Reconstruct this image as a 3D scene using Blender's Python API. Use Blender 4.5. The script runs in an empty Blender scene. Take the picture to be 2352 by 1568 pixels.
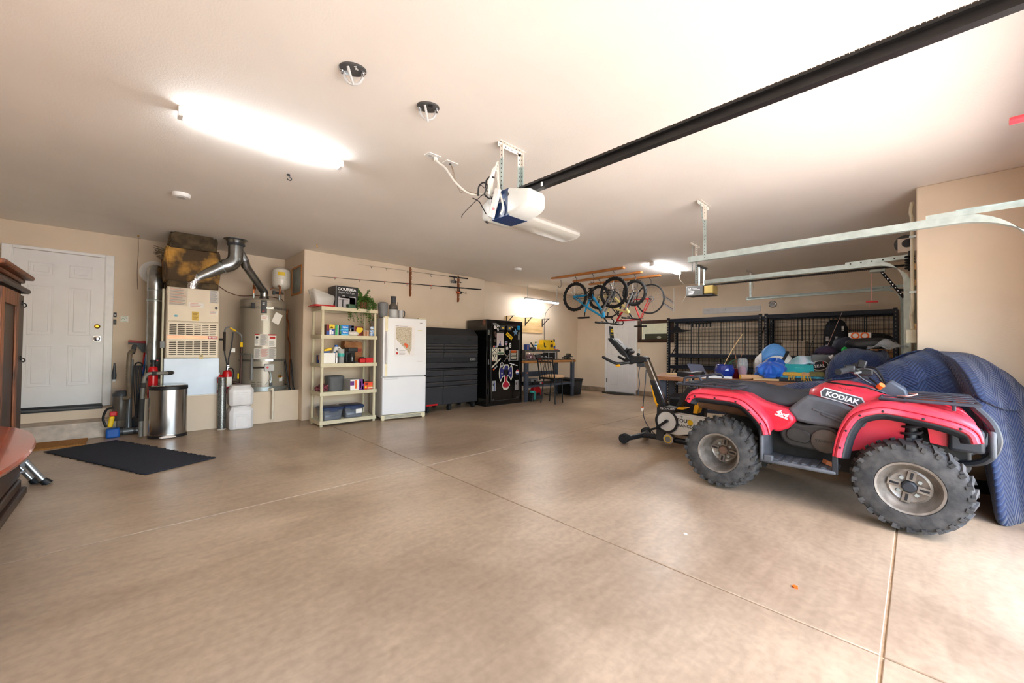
import bpy, math, random
from math import pi, sin, cos, radians as R
from mathutils import Vector as V, Matrix, Euler
random.seed(7)
sc = bpy.context.scene
COL = sc.collection

# ---------------------------------------------------------------- camera
cam_data = bpy.data.cameras.new('camera')
cam_data.sensor_width = 36.0
cam_data.lens = 899.0 * 36.0 / 2352.0
cam_data.clip_start = 0.03
cam_data.clip_end = 400
cam = bpy.data.objects.new('camera', cam_data)
COL.objects.link(cam)
_y, _p, _r = R(45.98), R(0.864), R(0.59)
_f = V((cos(_y) * cos(_p), sin(_y) * cos(_p), sin(_p)))
_x = V((sin(_y), -cos(_y), 0))
_u = _x.cross(_f)
_cx = _x * cos(_r) + _u * sin(_r)
_cu = _u * cos(_r) - _x * sin(_r)
_m = Matrix((( _cx.x, _cu.x, -_f.x, 0), (_cx.y, _cu.y, -_f.y, 0), (_cx.z, _cu.z, -_f.z, 1.2), (0, 0, 0, 1)))
cam.matrix_world = _m
sc.camera = cam

# ---------------------------------------------------------------- world, sun, exposure
world = bpy.data.worlds.new('world')
sc.world = world
world.use_nodes = True
wn = world.node_tree.nodes
bg = wn['Background']
sky = wn.new('ShaderNodeTexSky')
sky.sky_type = 'NISHITA'
sky.sun_disc = False
sky.sun_elevation = R(52)
sky.sun_rotation = R(200)
world.node_tree.links.new(sky.outputs[0], bg.inputs[0])
bg.inputs[1].default_value = 0.9
sun_d = bpy.data.lights.new('sun', 'SUN')
sun_d.energy = 26.0
sun_d.angle = R(0.6)
sun_d.color = (1.0, 0.98, 0.95)
sun = bpy.data.objects.new('sun', sun_d)
COL.objects.link(sun)
sun.rotation_euler = Euler((R(-16), R(8), 0))
portal_d = bpy.data.lights.new('door_portal', 'AREA')
portal_d.shape = 'RECTANGLE'
portal_d.size, portal_d.size_y = 4.9, 2.13
portal_d.cycles.is_portal = True
portal = bpy.data.objects.new('door_portal', portal_d)
COL.objects.link(portal)
portal.location = (2.0, -0.95, 1.065)
portal.rotation_euler = (R(90), 0, 0)
vs = sc.view_settings
vs.view_transform = 'Standard'
vs.look = 'None'
vs.exposure = 0.85
vs.gamma = 1.0
vs.use_curve_mapping = False
sc.cycles.use_denoising = True
sc.cycles.max_bounces = 10
sc.cycles.diffuse_bounces = 6
sc.cycles.transparent_max_bounces = 12
sc.cycles.sample_clamp_indirect = 8.0
sc.cycles.caustics_reflective = False
sc.cycles.caustics_refractive = False

# ---------------------------------------------------------------- helpers
def lin(c):
    c = c / 255.0
    return c / 12.92 if c <= 0.04045 else ((c + 0.055) / 1.055) ** 2.4

MATS = {}
def M(name, rgb=None, rough=0.55, metal=0.0, var=0.08, vs=12.0, bump=0.0, bs=60.0, alpha=1.0, trans=0.0, coat=0.0, emit=None, es=0.0, rgb2=None, stretch=(1, 1, 1), ior=1.45, sheen=0.0):
    """procedural material: base colour mottled by noise, optional second colour, fine bump"""
    if name in MATS:
        return MATS[name]
    m = bpy.data.materials.new(name)
    m.use_nodes = True
    nt = m.node_tree
    b = nt.nodes['Principled BSDF']
    L = nt.links.new
    tc = nt.nodes.new('ShaderNodeTexCoord')
    mp = nt.nodes.new('ShaderNodeMapping')
    mp.inputs['Scale'].default_value = stretch
    L(tc.outputs['Object'], mp.inputs['Vector'])
    c1 = [lin(x) for x in rgb] + [1]
    c2 = [lin(x) for x in rgb2] + [1] if rgb2 else [x * (1 - var) for x in c1[:3]] + [1]
    if not rgb2:
        c1 = [min(1, x * (1 + var * 0.6)) for x in c1[:3]] + [1]
    nz = nt.nodes.new('ShaderNodeTexNoise')
    nz.inputs['Scale'].default_value = vs
    nz.inputs['Detail'].default_value = 4
    L(mp.outputs[0], nz.inputs['Vector'])
    rp = nt.nodes.new('ShaderNodeValToRGB')
    rp.color_ramp.elements[0].position = 0.35
    rp.color_ramp.elements[1].position = 0.65
    rp.color_ramp.elements[0].color = c2
    rp.color_ramp.elements[1].color = c1
    L(nz.outputs['Fac'], rp.inputs['Fac'])
    L(rp.outputs['Color'], b.inputs['Base Color'])
    b.inputs['Roughness'].default_value = rough
    b.inputs['Metallic'].default_value = metal
    b.inputs['IOR'].default_value = ior
    if alpha < 1:
        b.inputs['Alpha'].default_value = alpha
    if trans:
        b.inputs['Transmission Weight'].default_value = trans
    if coat:
        b.inputs['Coat Weight'].default_value = coat
        b.inputs['Coat Roughness'].default_value = 0.08
    if sheen:
        b.inputs['Sheen Weight'].default_value = sheen
    if emit:
        b.inputs['Emission Color'].default_value = [lin(x) for x in emit] + [1]
        b.inputs['Emission Strength'].default_value = es
    if bump:
        n2 = nt.nodes.new('ShaderNodeTexNoise')
        n2.inputs['Scale'].default_value = bs
        n2.inputs['Detail'].default_value = 3
        L(mp.outputs[0], n2.inputs['Vector'])
        bp = nt.nodes.new('ShaderNodeBump')
        bp.inputs['Strength'].default_value = bump
        bp.inputs['Distance'].default_value = 0.01
        L(n2.outputs['Fac'], bp.inputs['Height'])
        L(bp.outputs['Normal'], b.inputs['Normal'])
    MATS[name] = m
    return m

class MB:
    """collects polygons in local coordinates and links them as one mesh object"""
    def __init__(s):
        s.v, s.f, s.mi, s.m = [], [], [], 0
    def mat(s, i):
        s.m = i
        return s
    def add(s, vs_, fs):
        o = len(s.v)
        s.v += [tuple(p) for p in vs_]
        for f in fs:
            s.f.append([i + o for i in f])
            s.mi.append(s.m)
        return s
    def box(s, x0, x1, y0, y1, z0, z1):
        p = [(x, y, z) for z in (z0, z1) for y in (y0, y1) for x in (x0, x1)]
        return s.add(p, [(0, 2, 3, 1), (4, 5, 7, 6), (0, 1, 5, 4), (2, 6, 7, 3), (0, 4, 6, 2), (1, 3, 7, 5)])
    def cb(s, c, d, rot=None):
        """box by centre, size and optional euler rotation in degrees"""
        h = [t / 2 for t in d]
        p = [V((x, y, z)) for z in (-h[2], h[2]) for y in (-h[1], h[1]) for x in (-h[0], h[0])]
        if rot:
            m = Euler([R(t) for t in rot]).to_matrix()
            p = [m @ q for q in p]
        p = [q + V(c) for q in p]
        return s.add(p, [(0, 2, 3, 1), (4, 5, 7, 6), (0, 1, 5, 4), (2, 6, 7, 3), (0, 4, 6, 2), (1, 3, 7, 5)])
    def bar(s, p0, p1, w, t, up=(0, 0, 1)):
        """rectangular bar from p0 to p1, width w across, thickness t along up"""
        p0, p1 = V(p0), V(p1)
        d = (p1 - p0).normalized()
        up = V(up)
        if abs(d.dot(up)) > 0.98:
            up = V((0, 1, 0))
        sx = d.cross(up).normalized()
        sy = sx.cross(d)
        q = []
        for b in (p0, p1):
            for a, c in ((-1, -1), (1, -1), (1, 1), (-1, 1)):
                q.append(b + sx * (a * w / 2) + sy * (c * t / 2))
        return s.add(q, [(3, 2, 1, 0), (4, 5, 6, 7), (0, 1, 5, 4), (1, 2, 6, 5), (2, 3, 7, 6), (3, 0, 4, 7)])
    def ring(s, c, ax, r, n, ph=0.0):
        ax = V(ax).normalized()
        a = ax.orthogonal().normalized() if abs(ax.z) < 0.999 else V((1, 0, 0))
        b = ax.cross(a)
        return [V(c) + (a * cos(2 * pi * i / n + ph) + b * sin(2 * pi * i / n + ph)) * r for i in range(n)]
    def cyl(s, p0, p1, r0, r1=None, n=16, caps=True):
        p0, p1 = V(p0), V(p1)
        r1 = r0 if r1 is None else r1
        ax = p1 - p0
        vv = s.ring(p0, ax, r0, n) + s.ring(p1, ax, r1, n)
        ff = [(i, (i + 1) % n, n + (i + 1) % n, n + i) for i in range(n)]
        if caps:
            ff += [tuple(range(n))[::-1], tuple(range(n, 2 * n))]
        return s.add(vv, ff)
    def lathe(s, prof, o=(0, 0, 0), ax=(0, 0, 1), n=24, sx=1.0, sy=1.0, cap=True):
        """profile of (radius, height) turned about an axis through o"""
        ax = V(ax).normalized()
        a = ax.orthogonal().normalized() if abs(ax.z) < 0.999 else V((1, 0, 0))
        b = ax.cross(a)
        vv, ff = [], []
        for r, h in prof:
            for i in range(n):
                t = 2 * pi * i / n
                vv.append(V(o) + ax * h + a * (cos(t) * r * sx) + b * (sin(t) * r * sy))
        for k in range(len(prof) - 1):
            for i in range(n):
                j = (i + 1) % n
                ff.append((k * n + i, k * n + j, (k + 1) * n + j, (k + 1) * n + i))
        if cap:
            if prof[0][0] > 1e-5:
                ff.append(tuple(range(n))[::-1])
            if prof[-1][0] > 1e-5:
                ff.append(tuple(range((len(prof) - 1) * n, len(prof) * n)))
        return s.add(vv, ff)
    def tube(s, pts, r, n=8, closed=False, caps=True):
        pts = [V(p) for p in pts]
        k = len(pts)
        rr = r if isinstance(r, (list, tuple)) else [r] * k
        vv, ff = [], []
        nrm = None
        for i, p in enumerate(pts):
            if closed:
                d = pts[(i + 1) % k] - pts[i - 1]
            else:
                d = pts[min(i + 1, k - 1)] - pts[max(i - 1, 0)]
            if d.length < 1e-9:
                d = V((0, 0, 1))
            d.normalize()
            if nrm is None:
                nrm = d.orthogonal().normalized()
            nrm = (nrm - d * nrm.dot(d))
            if nrm.length < 1e-6:
                nrm = d.orthogonal()
            nrm.normalize()
            bn = d.cross(nrm)
            for j in range(n):
                t = 2 * pi * j / n
                vv.append(p + (nrm * cos(t) + bn * sin(t)) * rr[i])
        for i in range(k if closed else k - 1):
            i2 = (i + 1) % k
            for j in range(n):
                j2 = (j + 1) % n
                ff.append((i * n + j, i * n + j2, i2 * n + j2, i2 * n + j))
        if caps and not closed:
            ff += [tuple(range(n))[::-1], tuple(range((k - 1) * n, k * n))]
        return s.add(vv, ff)
    def torus(s, c, ax, RR, r, n=32, m=8):
        return s.tube(s.ring(c, ax, RR, n), r, m, closed=True)
    def prism(s, poly, o, U, W, d):
        """2-D polygon (u along U, v along W) extruded by vector d"""
        U, W, d, o = V(U), V(W), V(d), V(o)
        a = [o + U * p[0] + W * p[1] for p in poly]
        b = [p + d for p in a]
        n = len(poly)
        ff = [tuple(range(n))[::-1], tuple(range(n, 2 * n))]
        ff += [(i, (i + 1) % n, n + (i + 1) % n, n + i) for i in range(n)]
        return s.add(a + b, ff)
    def sph(s, c, r, n=16, m=10):
        r = r if isinstance(r, (list, tuple)) else (r, r, r)
        vv, ff = [], []
        for i in range(m + 1):
            t = pi * i / m
            for j in range(n):
                p = 2 * pi * j / n
                vv.append((c[0] + r[0] * sin(t) * cos(p), c[1] + r[1] * sin(t) * sin(p), c[2] - r[2] * cos(t)))
        for i in range(m):
            for j in range(n):
                j2 = (j + 1) % n
                ff.append((i * n + j, i * n + j2, (i + 1) * n + j2, (i + 1) * n + j))
        return s.add(vv, ff)
    def grid(s, fn, nu, nv, wrap=False):
        vv = [fn(i / nu, j / nv) for j in range(nv + 1) for i in range(nu + (0 if wrap else 1))]
        w = nu if wrap else nu + 1
        ff = []
        for j in range(nv):
            for i in range(nu):
                i2 = (i + 1) % w
                ff.append((j * w + i, j * w + i2, (j + 1) * w + i2, (j + 1) * w + i))
        return s.add(vv, ff)
    def build(s, name, mats, parent=None, at=None, rz=0.0, rot=None, bev=0.0, seg=2, ang=38, sub=0, solid=0.0, loft=False):
        me = bpy.data.meshes.new(name)
        me.from_pydata(s.v, [], s.f)
        ms = mats if isinstance(mats, (list, tuple)) else [mats]
        for m in ms:
            me.materials.append(m)
        if len(ms) > 1:
            me.polygons.foreach_set('material_index', s.mi)
        me.polygons.foreach_set('use_smooth', [True] * len(me.polygons))
        me.update()
        import bmesh
        bm = bmesh.new()
        bm.from_mesh(me)
        if loft:
            bmesh.ops.remove_doubles(bm, verts=bm.verts, dist=1e-5)
        bmesh.ops.recalc_face_normals(bm, faces=bm.faces)
        bm.to_mesh(me)
        bm.free()
        me.set_sharp_from_angle(angle=R(ang))
        o = bpy.data.objects.new(name, me)
        COL.objects.link(o)
        if parent:
            o.parent = parent
        if at:
            o.location = at
        if rot:
            o.rotation_euler = [R(t) for t in rot]
        elif rz:
            o.rotation_euler = (0, 0, R(rz))
        if solid:
            q = o.modifiers.new('thickness', 'SOLIDIFY')
            q.thickness = solid
            q.offset = 0
        if bev:
            q = o.modifiers.new('bevel', 'BEVEL')
            q.width = bev
            q.segments = seg
            q.limit_method = 'ANGLE'
            q.angle_limit = R(40)
        if sub:
            q = o.modifiers.new('subdivision', 'SUBSURF')
            q.levels = q.render_levels = sub
        return o

def tag(o, label, cat, group=None):
    o['label'] = label
    o['category'] = cat
    if group:
        o['group'] = group
    return o
def lab(o, label):
    o['label'] = label
    return o
def struct(o):
    o['kind'] = 'structure'
    return o
def thing(name, label, cat, loc=(0, 0, 0), rz=0.0, group=None):
    o = bpy.data.objects.new(name, None)
    o.empty_display_size = 0.1
    COL.objects.link(o)
    o.location = loc
    o.rotation_euler = (0, 0, R(rz))
    return tag(o, label, cat, group)
def dup(root, loc=None, rz=None, label=None):
    r = root.copy()
    COL.objects.link(r)
    if loc is not None:
        r.location = loc
    if rz is not None:
        r.rotation_euler = (0, 0, R(rz))
    if label:
        r['label'] = label
    for ch in list(root.children):
        c = ch.copy()
        COL.objects.link(c)
        c.parent = r
        for g in list(ch.children):
            d = g.copy()
            COL.objects.link(d)
            d.parent = c
    return r
def txt(s, size, mat_, parent=None, loc=(0, 0, 0), rot=(90, 0, 0), name='lettering', ext=0.0006, align='CENTER', sx=1.0, shear=0.0, bold=0.0):
    cu = bpy.data.curves.new(name, 'FONT')
    cu.body = s
    cu.size = size
    cu.align_x = align
    cu.align_y = 'CENTER'
    cu.extrude = ext
    cu.shear = shear
    cu.offset = bold
    cu.resolution_u = 2
    t = bpy.data.objects.new(name, cu)
    COL.objects.link(t)
    dg = bpy.context.evaluated_depsgraph_get()
    me = bpy.data.meshes.new_from_object(t.evaluated_get(dg))
    me.name = name
    bpy.data.objects.remove(t)
    me.materials.clear()
    me.materials.append(mat_)
    o = bpy.data.objects.new(name, me)
    COL.objects.link(o)
    if parent:
        o.parent = parent
    o.location = loc
    o.rotation_euler = [R(a) for a in rot]
    o.scale = (sx, 1, 1)
    return o
def bez(p, n=12):
    """smooth curve through points (Catmull-Rom)"""
    p = [V(a) for a in p]
    out = []
    k = len(p)
    for i in range(k - 1):
        a, b, c, d = p[max(i - 1, 0)], p[i], p[i + 1], p[min(i + 2, k - 1)]
        for j in range(n):
            t = j / n
            out.append(0.5 * ((2 * b) + (c - a) * t + (2 * a - 5 * b + 4 * c - d) * t * t + (3 * b - a - 3 * c + d) * t ** 3))
    out.append(p[-1])
    return out
def rrect(w, h, r, n=5):
    """rounded rectangle polygon centred on 0"""
    q = []
    for cx, cy, a in ((w / 2 - r, h / 2 - r, 0), (-w / 2 + r, h / 2 - r, 90), (-w / 2 + r, -h / 2 + r, 180), (w / 2 - r, -h / 2 + r, 270)):
        for i in range(n + 1):
            t = R(a + 90 * i / n)
            q.append((cx + r * cos(t), cy + r * sin(t)))
    return q
# ---------------------------------------------------------------- shared materials
def floor_mat():
    m = bpy.data.materials.new('polished_concrete')
    m.use_nodes = True
    nt = m.node_tree
    b = nt.nodes['Principled BSDF']
    L = nt.links.new
    N = nt.nodes.new
    tc = N('ShaderNodeTexCoord')
    def noise(scale, detail, st=(1, 1, 1), rz=0.0, dist=0.0):
        mp = N('ShaderNodeMapping')
        mp.inputs['Scale'].default_value = st
        mp.inputs['Rotation'].default_value = (0, 0, rz)
        L(tc.outputs['Object'], mp.inputs['Vector'])
        n = N('ShaderNodeTexNoise')
        n.inputs['Scale'].default_value = scale
        n.inputs['Detail'].default_value = detail
        n.inputs['Distortion'].default_value = dist
        L(mp.outputs[0], n.inputs['Vector'])
        return n.outputs['Fac']
    def ramp(src, a, c0, z, c1):
        r = N('ShaderNodeValToRGB')
        r.color_ramp.elements[0].position, r.color_ramp.elements[1].position = a, z
        r.color_ramp.elements[0].color, r.color_ramp.elements[1].color = c0, c1
        L(src, r.inputs['Fac'])
        return r.outputs['Color']
    def mix(f, a, c, mode='MIX', fac=None):
        x = N('ShaderNodeMix')
        x.data_type = 'RGBA'
        x.blend_type = mode
        if fac is None:
            L(f, x.inputs[0])
        else:
            x.inputs[0].default_value = fac
        L(a, x.inputs[6])
        L(c, x.inputs[7])
        return x.outputs[2]
    def C(r, g, b_):
        return (lin(r), lin(g), lin(b_), 1)
    big = ramp(noise(0.9, 6, dist=0.6), 0.3, C(148, 126, 103), 0.7, C(192, 170, 143))
    swirl = ramp(noise(2.2, 7, (1, 6, 1), R(35), 1.2), 0.36, (0.86, 0.85, 0.84, 1), 0.62, (1.04, 1.03, 1.02, 1))
    c = mix(None, big, swirl, "MULTIPLY", 0.6)
    fine = ramp(noise(26, 8), 0.34, (0.78, 0.77, 0.76, 1), 0.62, (1.05, 1.05, 1.05, 1))
    c = mix(None, c, fine, 'MULTIPLY', 0.55)
    st = ramp(noise(3.2, 9, (1, 1, 1), 0.4, 2.0), 0.60, (1, 1, 1, 1), 0.8, (0.62, 0.55, 0.48, 1))
    c = mix(None, c, st, 'MULTIPLY', 0.3)
    L(c, b.inputs['Base Color'])
    rr = N('ShaderNodeMapRange')
    rr.inputs['To Min'].default_value, rr.inputs['To Max'].default_value = 0.28, 0.42
    L(noise(2.5, 6, (1, 3, 1), R(35), 0.8), rr.inputs['Value'])
    L(rr.outputs[0], b.inputs['Roughness'])
    b.inputs['Specular IOR Level'].default_value = 0.55
    bp = N('ShaderNodeBump')
    bp.inputs['Strength'].default_value = 0.05
    bp.inputs['Distance'].default_value = 0.01
    L(noise(45, 5), bp.inputs['Height'])
    L(bp.outputs[0], b.inputs['Normal'])
    return m
FLOOR = floor_mat()
JOINT = M('joint_filler', (186, 160, 128), 0.8, var=0.15, vs=30)
WALL = M('beige_wall_paint', (217, 200, 178), 0.75, var=0.05, vs=1.6, bump=0.12, bs=120)
CEIL = M('white_ceiling_paint', (238, 232, 225), 0.8, var=0.03, vs=1.2, bump=0.15, bs=90)
CURB = M('bare_concrete', (140, 122, 102), 0.85, var=0.25, vs=6, bump=0.3, bs=50)
CONC = M('painted_concrete_step', (196, 184, 170), 0.8, var=0.22, vs=9, bump=0.25, bs=40)
WHITE = M('white_door_paint', (232, 231, 232), 0.35, var=0.03, vs=4)
WTRIM = M('white_trim_paint', (236, 236, 236), 0.4, var=0.03)
BLACK = M('black_plastic', (22, 22, 24), 0.45, var=0.2)
BLACKG = M('gloss_black', (14, 14, 15), 0.18, var=0.2)
BLKMET = M('black_metal', (26, 27, 30), 0.4, 0.3, var=0.25, vs=20)
RUBBER = M('black_rubber', (30, 30, 31), 0.85, var=0.3, vs=25, bump=0.2)
DGREY = M('dark_grey_plastic', (58, 60, 64), 0.5, var=0.12)
GREY = M('grey_plastic', (120, 122, 124), 0.5, var=0.1)
LGREY = M('light_grey_plastic', (190, 190, 190), 0.45, var=0.06)
GALV = M('galvanised_steel', (176, 186, 186), 0.34, 0.85, var=0.14, vs=18)
GALVL = M('galvanised_track', (186, 200, 198), 0.42, 0.6, var=0.12, vs=14)
DUCT = M('galvanised_duct', (168, 172, 172), 0.26, 0.95, var=0.18, vs=10, bump=0.05, bs=8)
STEEL = M('brushed_steel', (190, 188, 184), 0.2, 1.0, var=0.08, vs=4, stretch=(30, 30, 1))
CHROME = M('chrome', (205, 205, 208), 0.14, 1.0, var=0.03)
BRASS = M('brass', (214, 164, 62), 0.25, 1.0, var=0.06)
COPPER = M('copper', (196, 118, 74), 0.3, 1.0, var=0.2, vs=12)
RED = M('red_plastic', (196, 24, 30), 0.35, var=0.08)
REDP = M('red_enamel', (190, 20, 26), 0.25, var=0.06)
BLUE = M('blue_plastic', (28, 90, 172), 0.38, var=0.08)
YELLOW = M('yellow_plastic', (240, 196, 24), 0.4, var=0.06)
ORANGE = M('orange_plastic', (240, 104, 32), 0.42, var=0.07)
GREEN = M('green_plastic', (30, 120, 62), 0.4, var=0.08)
TEAL = M('teal_plastic', (60, 170, 160), 0.45, var=0.08)
WPLAS = M('white_plastic', (230, 230, 228), 0.4, var=0.04)
PAPER = M('white_paper', (236, 234, 228), 0.7, var=0.03)
WOOD = M('pine_wood', (198, 140, 78), 0.5, rgb2=(160, 100, 50), vs=6, stretch=(1, 12, 12))
WOODY = M('pine_wood_lengthwise', (196, 130, 66), 0.5, rgb2=(158, 96, 46), vs=6, stretch=(12, 1, 12))
PLY = M('plywood', (222, 190, 140), 0.6, rgb2=(200, 164, 112), vs=3, stretch=(1, 6, 6))
BEIGEP = M('beige_shelf_plastic', (205, 196, 166), 0.5, var=0.05)
CLEAR = M('clear_plastic', (225, 225, 222), 0.12, var=0.02, alpha=0.35)
GLASSM = M('window_glass', (240, 245, 242), 0.03, var=0.01, trans=1.0, ior=1.02)
INK = M('black_ink', (18, 18, 20), 0.6, var=0.1)
INKR = M('red_ink', (190, 40, 40), 0.6, var=0.1)
INKG = M('grey_ink', (130, 130, 132), 0.7, var=0.1)
WINK = M('white_ink', (238, 238, 238), 0.5, var=0.02)
YINK = M('yellow_ink', (236, 200, 40), 0.5, var=0.05)
BINK = M('blue_ink', (36, 70, 150), 0.5, var=0.05)
WPIPE = M('white_cord', (232, 230, 224), 0.5, var=0.03)

# ---------------------------------------------------------------- the setting
H = 2.733
fl = struct(MB().box(-1.4, 9.6, -0.95, 8.1, -0.12, -0.008).build('floor', JOINT))
xs = [-1.25, 2.14, 5.32, 9.4]
ys = [-0.95, 0.1, 3.44, 6.95]
g = 0.005
for i in range(3):
    for j in range(3):
        a, b_ = xs[i] + (g if i else 0), xs[i + 1] - (g if i < 2 else 0)
        c, d = ys[j] + (g if j else 0), ys[j + 1] - (g if j < 2 else 0)
        if j == 2 and i == 0:
            d = 7.9
        if i == 2 and j == 0:
            c = 0.0
            a, b_, c, d = a, b_, -0.1, 0.1 - g
        MB().box(a, b_, c, d, -0.06, 0.0).build('slab', FLOOR, fl, bev=0.004)

struct(MB().box(-1.4, 9.6, -0.95, 8.1, H, H + 0.2).build('ceiling', CEIL))
struct(MB().box(-1.45, -1.25, -0.95, 8.1, 0, H).build('wall_left', WALL))
wb = struct(MB().box(-1.25, 1.93, 7.9, 8.1, 0, H).build('wall_back', WALL))
struct(MB().box(1.93, 5.68, 6.78, 8.1, 0, H).build('wall_middle', WALL, bev=0.012))
struct(MB().box(5.68, 9.4, 6.95, 8.1, 0, H).build('wall_bench', WALL))
# far wall with a window opening and a door
wf = MB()
wf.box(9.4, 9.6, -0.15, 4.12, 0, H).box(9.4, 9.6, 5.0, 8.1, 1.90, H).box(9.4, 9.6, 4.12, 5.0, 0, 1.40).box(9.4, 9.6, 4.12, 5.0, 1.88, H)
wf.box(9.4, 9.6, 5.0, 5.1, 0, 1.9).box(9.4, 9.6, 5.96, 8.1, 0, 1.9)
struct(wf.build('wall_far', WALL))
struct(MB().box(5.23, 5.42, -0.95, 0.0, 0, H).build('wall_pier', WALL, bev=0.008))
struct(MB().box(5.42, 5.95, -0.2, 0.0, 0, H).box(8.62, 9.6, -0.2, 0, 0, H).box(5.95, 8.62, -0.2, 0, 2.13, H).build('wall_third_bay', WALL))
gd = struct(MB().box(5.95, 8.62, -0.16, -0.1, 0, 2.13).build('door_3', WTRIM))
for k in range(4):
    MB().box(5.97, 8.6, -0.105, -0.085, 0.02 + k * 0.53, 0.52 + k * 0.53).build('section_panel', WTRIM, gd, bev=0.006)
struct(MB().box(-1.4, -0.45, -0.95, -0.75, 0, H).box(4.45, 5.3, -0.95, -0.75, 0, H).box(-0.45, 4.45, -0.95, -0.75, 2.13, H).build('wall_front', WALL))
DRIVE = M('driveway_concrete', (205, 196, 184), 0.8, var=0.12, vs=2, bump=0.2, bs=30)
struct(MB().box(-30, 40, -45, -0.95, -0.2, -0.03).build('driveway', DRIVE))
# concrete curb under the far walls
cu = struct(MB().box(5.7, 9.385, 6.9, 6.95, 0, 0.12).build('baseboard_bench', CURB, bev=0.01))
struct(MB().box(9.355, 9.4, 5.99, 6.9, 0, 0.12).box(9.355, 9.4, 0.05, 5.06, 0, 0.12).build('baseboard_far', CURB, bev=0.01))
# step below the house door
struct(MB().box(-1.25, -0.19, 7.22, 7.62, 0, 0.205).build('trim_1', CONC, bev=0.012))
struct(MB().box(-1.25, -0.15, 7.6, 7.9, 0, 0.325).build('trim_2', WALL, bev=0.004))
# raised platform that carries furnace and water heater
struct(MB().box(0.11, 1.93, 6.94, 7.9, 0, 0.485).build('trim_3', WALL, bev=0.008))

# house door (six panels) in the back wall
def panel_door(name, x0, x1, z0, z1, cols, rows, parent=None, y=0.0, t=0.04):
    """door leaf with raised panels standing in recesses; front faces -y"""
    d = MB()
    d.box(x0, x1, y, y + t, z0, z1)
    o = d.build(name, WHITE, parent, bev=0.003)
    for (a, b_) in cols:
        for (c, e) in rows:
            f = MB()
            w = 0.018
            f.box(a, b_, y - 0.006, y + 0.002, c, c + w).box(a, b_, y - 0.006, y + 0.002, e - w, e)
            f.box(a, a + w, y - 0.006, y + 0.002, c + w, e - w).box(b_ - w, b_, y - 0.006, y + 0.002, c + w, e - w)
            f.box(a + 0.045, b_ - 0.045, y - 0.009, y + 0.002, c + 0.045, e - 0.045)
            f.build('panel', WHITE, o, bev=0.005)
    return o
d1 = thing('door_1', 'white six-panel house door with brass deadbolt', 'door', (0, 7.9, 0))
del d1['category'], d1['label']
struct(d1)
panel_door('door_leaf', -1.11, -0.305, 0.365, 2.385, ((-0.985, -0.765), (-0.635, -0.42)), ((2.07, 2.245), (1.30, 1.945), (0.63, 1.165)), d1, -0.028)
c = MB()
for a, b_, e, f in ((-1.2, -1.115, 0.33, 2.43), (-0.3, -0.215, 0.33, 2.43), (-1.115, -0.3, 2.39, 2.43)):
    c.box(a, b_, -0.045, 0, e, f)
c.box(-1.12, -1.105, -0.035, 0, 0.36, 2.4).box(-0.31, -0.295, -0.035, 0, 0.36, 2.4)
c.build('door_casing', WTRIM, d1, bev=0.008)
MB().box(-1.12, -0.295, -0.31, 0, 0.326, 0.345).build('threshold', BLACK, d1)
MB().box(-1.11, -0.305, -0.035, 0.01, 0.345, 0.368).build('door_sweep', BLACK, d1)
MB().lathe([(0.03, 0), (0.03, 0.008), (0.018, 0.014), (0.016, 0.022), (0, 0.022)], (-0.366, -0.028, 1.43), (0, -1, 0)).build('deadbolt', BRASS, d1)
MB().prism(rrect(0.075, 0.075, 0.012), (-0.366, -0.028, 1.262), (1, 0, 0), (0, 0, 1), (0, -0.006, 0)).lathe([(0.014, 0), (0.014, 0.03), (0.03, 0.04), (0.033, 0.055), (0.022, 0.066), (0, 0.068)], (-0.366, -0.03, 1.262), (0, -1, 0)).build('door_knob', CHROME, d1)

# side door and window in the far wall (local x runs towards the camera's right)
d2 = thing('door_2', 'x', 'x', (9.4, 5.96, 0), -90)
del d2['category'], d2['label']
struct(d2)
panel_door('door_leaf', 0.02, 0.84, 0.03, 1.90, ((0.12, 0.36), (0.48, 0.72)), ((1.72, 1.86), (0.98, 1.63), (0.22, 0.78)), d2, 0.004)
MB().box(-0.055, 0.015, -0.015, 0.05, 0, 1.98).box(0.845, 0.91, -0.015, 0.05, 0, 1.98).box(0.015, 0.845, -0.015, 0.05, 1.905, 1.98).build('door_casing', WTRIM, d2, bev=0.006)
MB().box(0.015, 0.845, -0.03, 0.03, 0.005, 0.03).build('threshold', GALV, d2)
MB().box(0.0, 0.02, -0.02, 0.0, 0.28, 0.38).build('hinge', CHROME, d2)
BRONZE = M('bronze_window_frame', (62, 42, 30), 0.4, 0.4, var=0.15)
w1 = thing('window_1', 'x', 'x', (9.4, 5.0, 1.40), -90)
del w1['category'], w1['label']
struct(w1)
MB().box(-0.03, 0.91, -0.02, 0.06, -0.04, 0.04).box(-0.03, 0.91, -0.02, 0.06, 0.44, 0.52).box(-0.03, 0.05, -0.02, 0.06, 0.04, 0.44).box(0.83, 0.91, -0.02, 0.06, 0.04, 0.44).box(-0.02, 0.9, -0.035, 0.0, -0.015, 0.015).build('window_frame', BRONZE, w1, bev=0.005)
MB().box(0.05, 0.83, 0.03, 0.036, 0.04, 0.44).build('pane', GLASSM, w1)
# neighbour's pale wall and a grey box outside the window
struct(MB().box(11.4, 11.6, 1.5, 8.5, -0.1, 3.2).build('wall_neighbour', M('neighbour_stucco', (212, 206, 186), 0.8, var=0.06, bump=0.2)))
struct(MB().box(9.6, 12.2, -3, 10, 2.95, 3.1).build('passage_sun_blocker', CEIL))  # added unseen slab, blocks the sun so the window view is dimmer
struct(MB().box(9.6, 30, -0.9, 10, -0.2, -0.03).build('trim_4', CONC))
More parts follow.
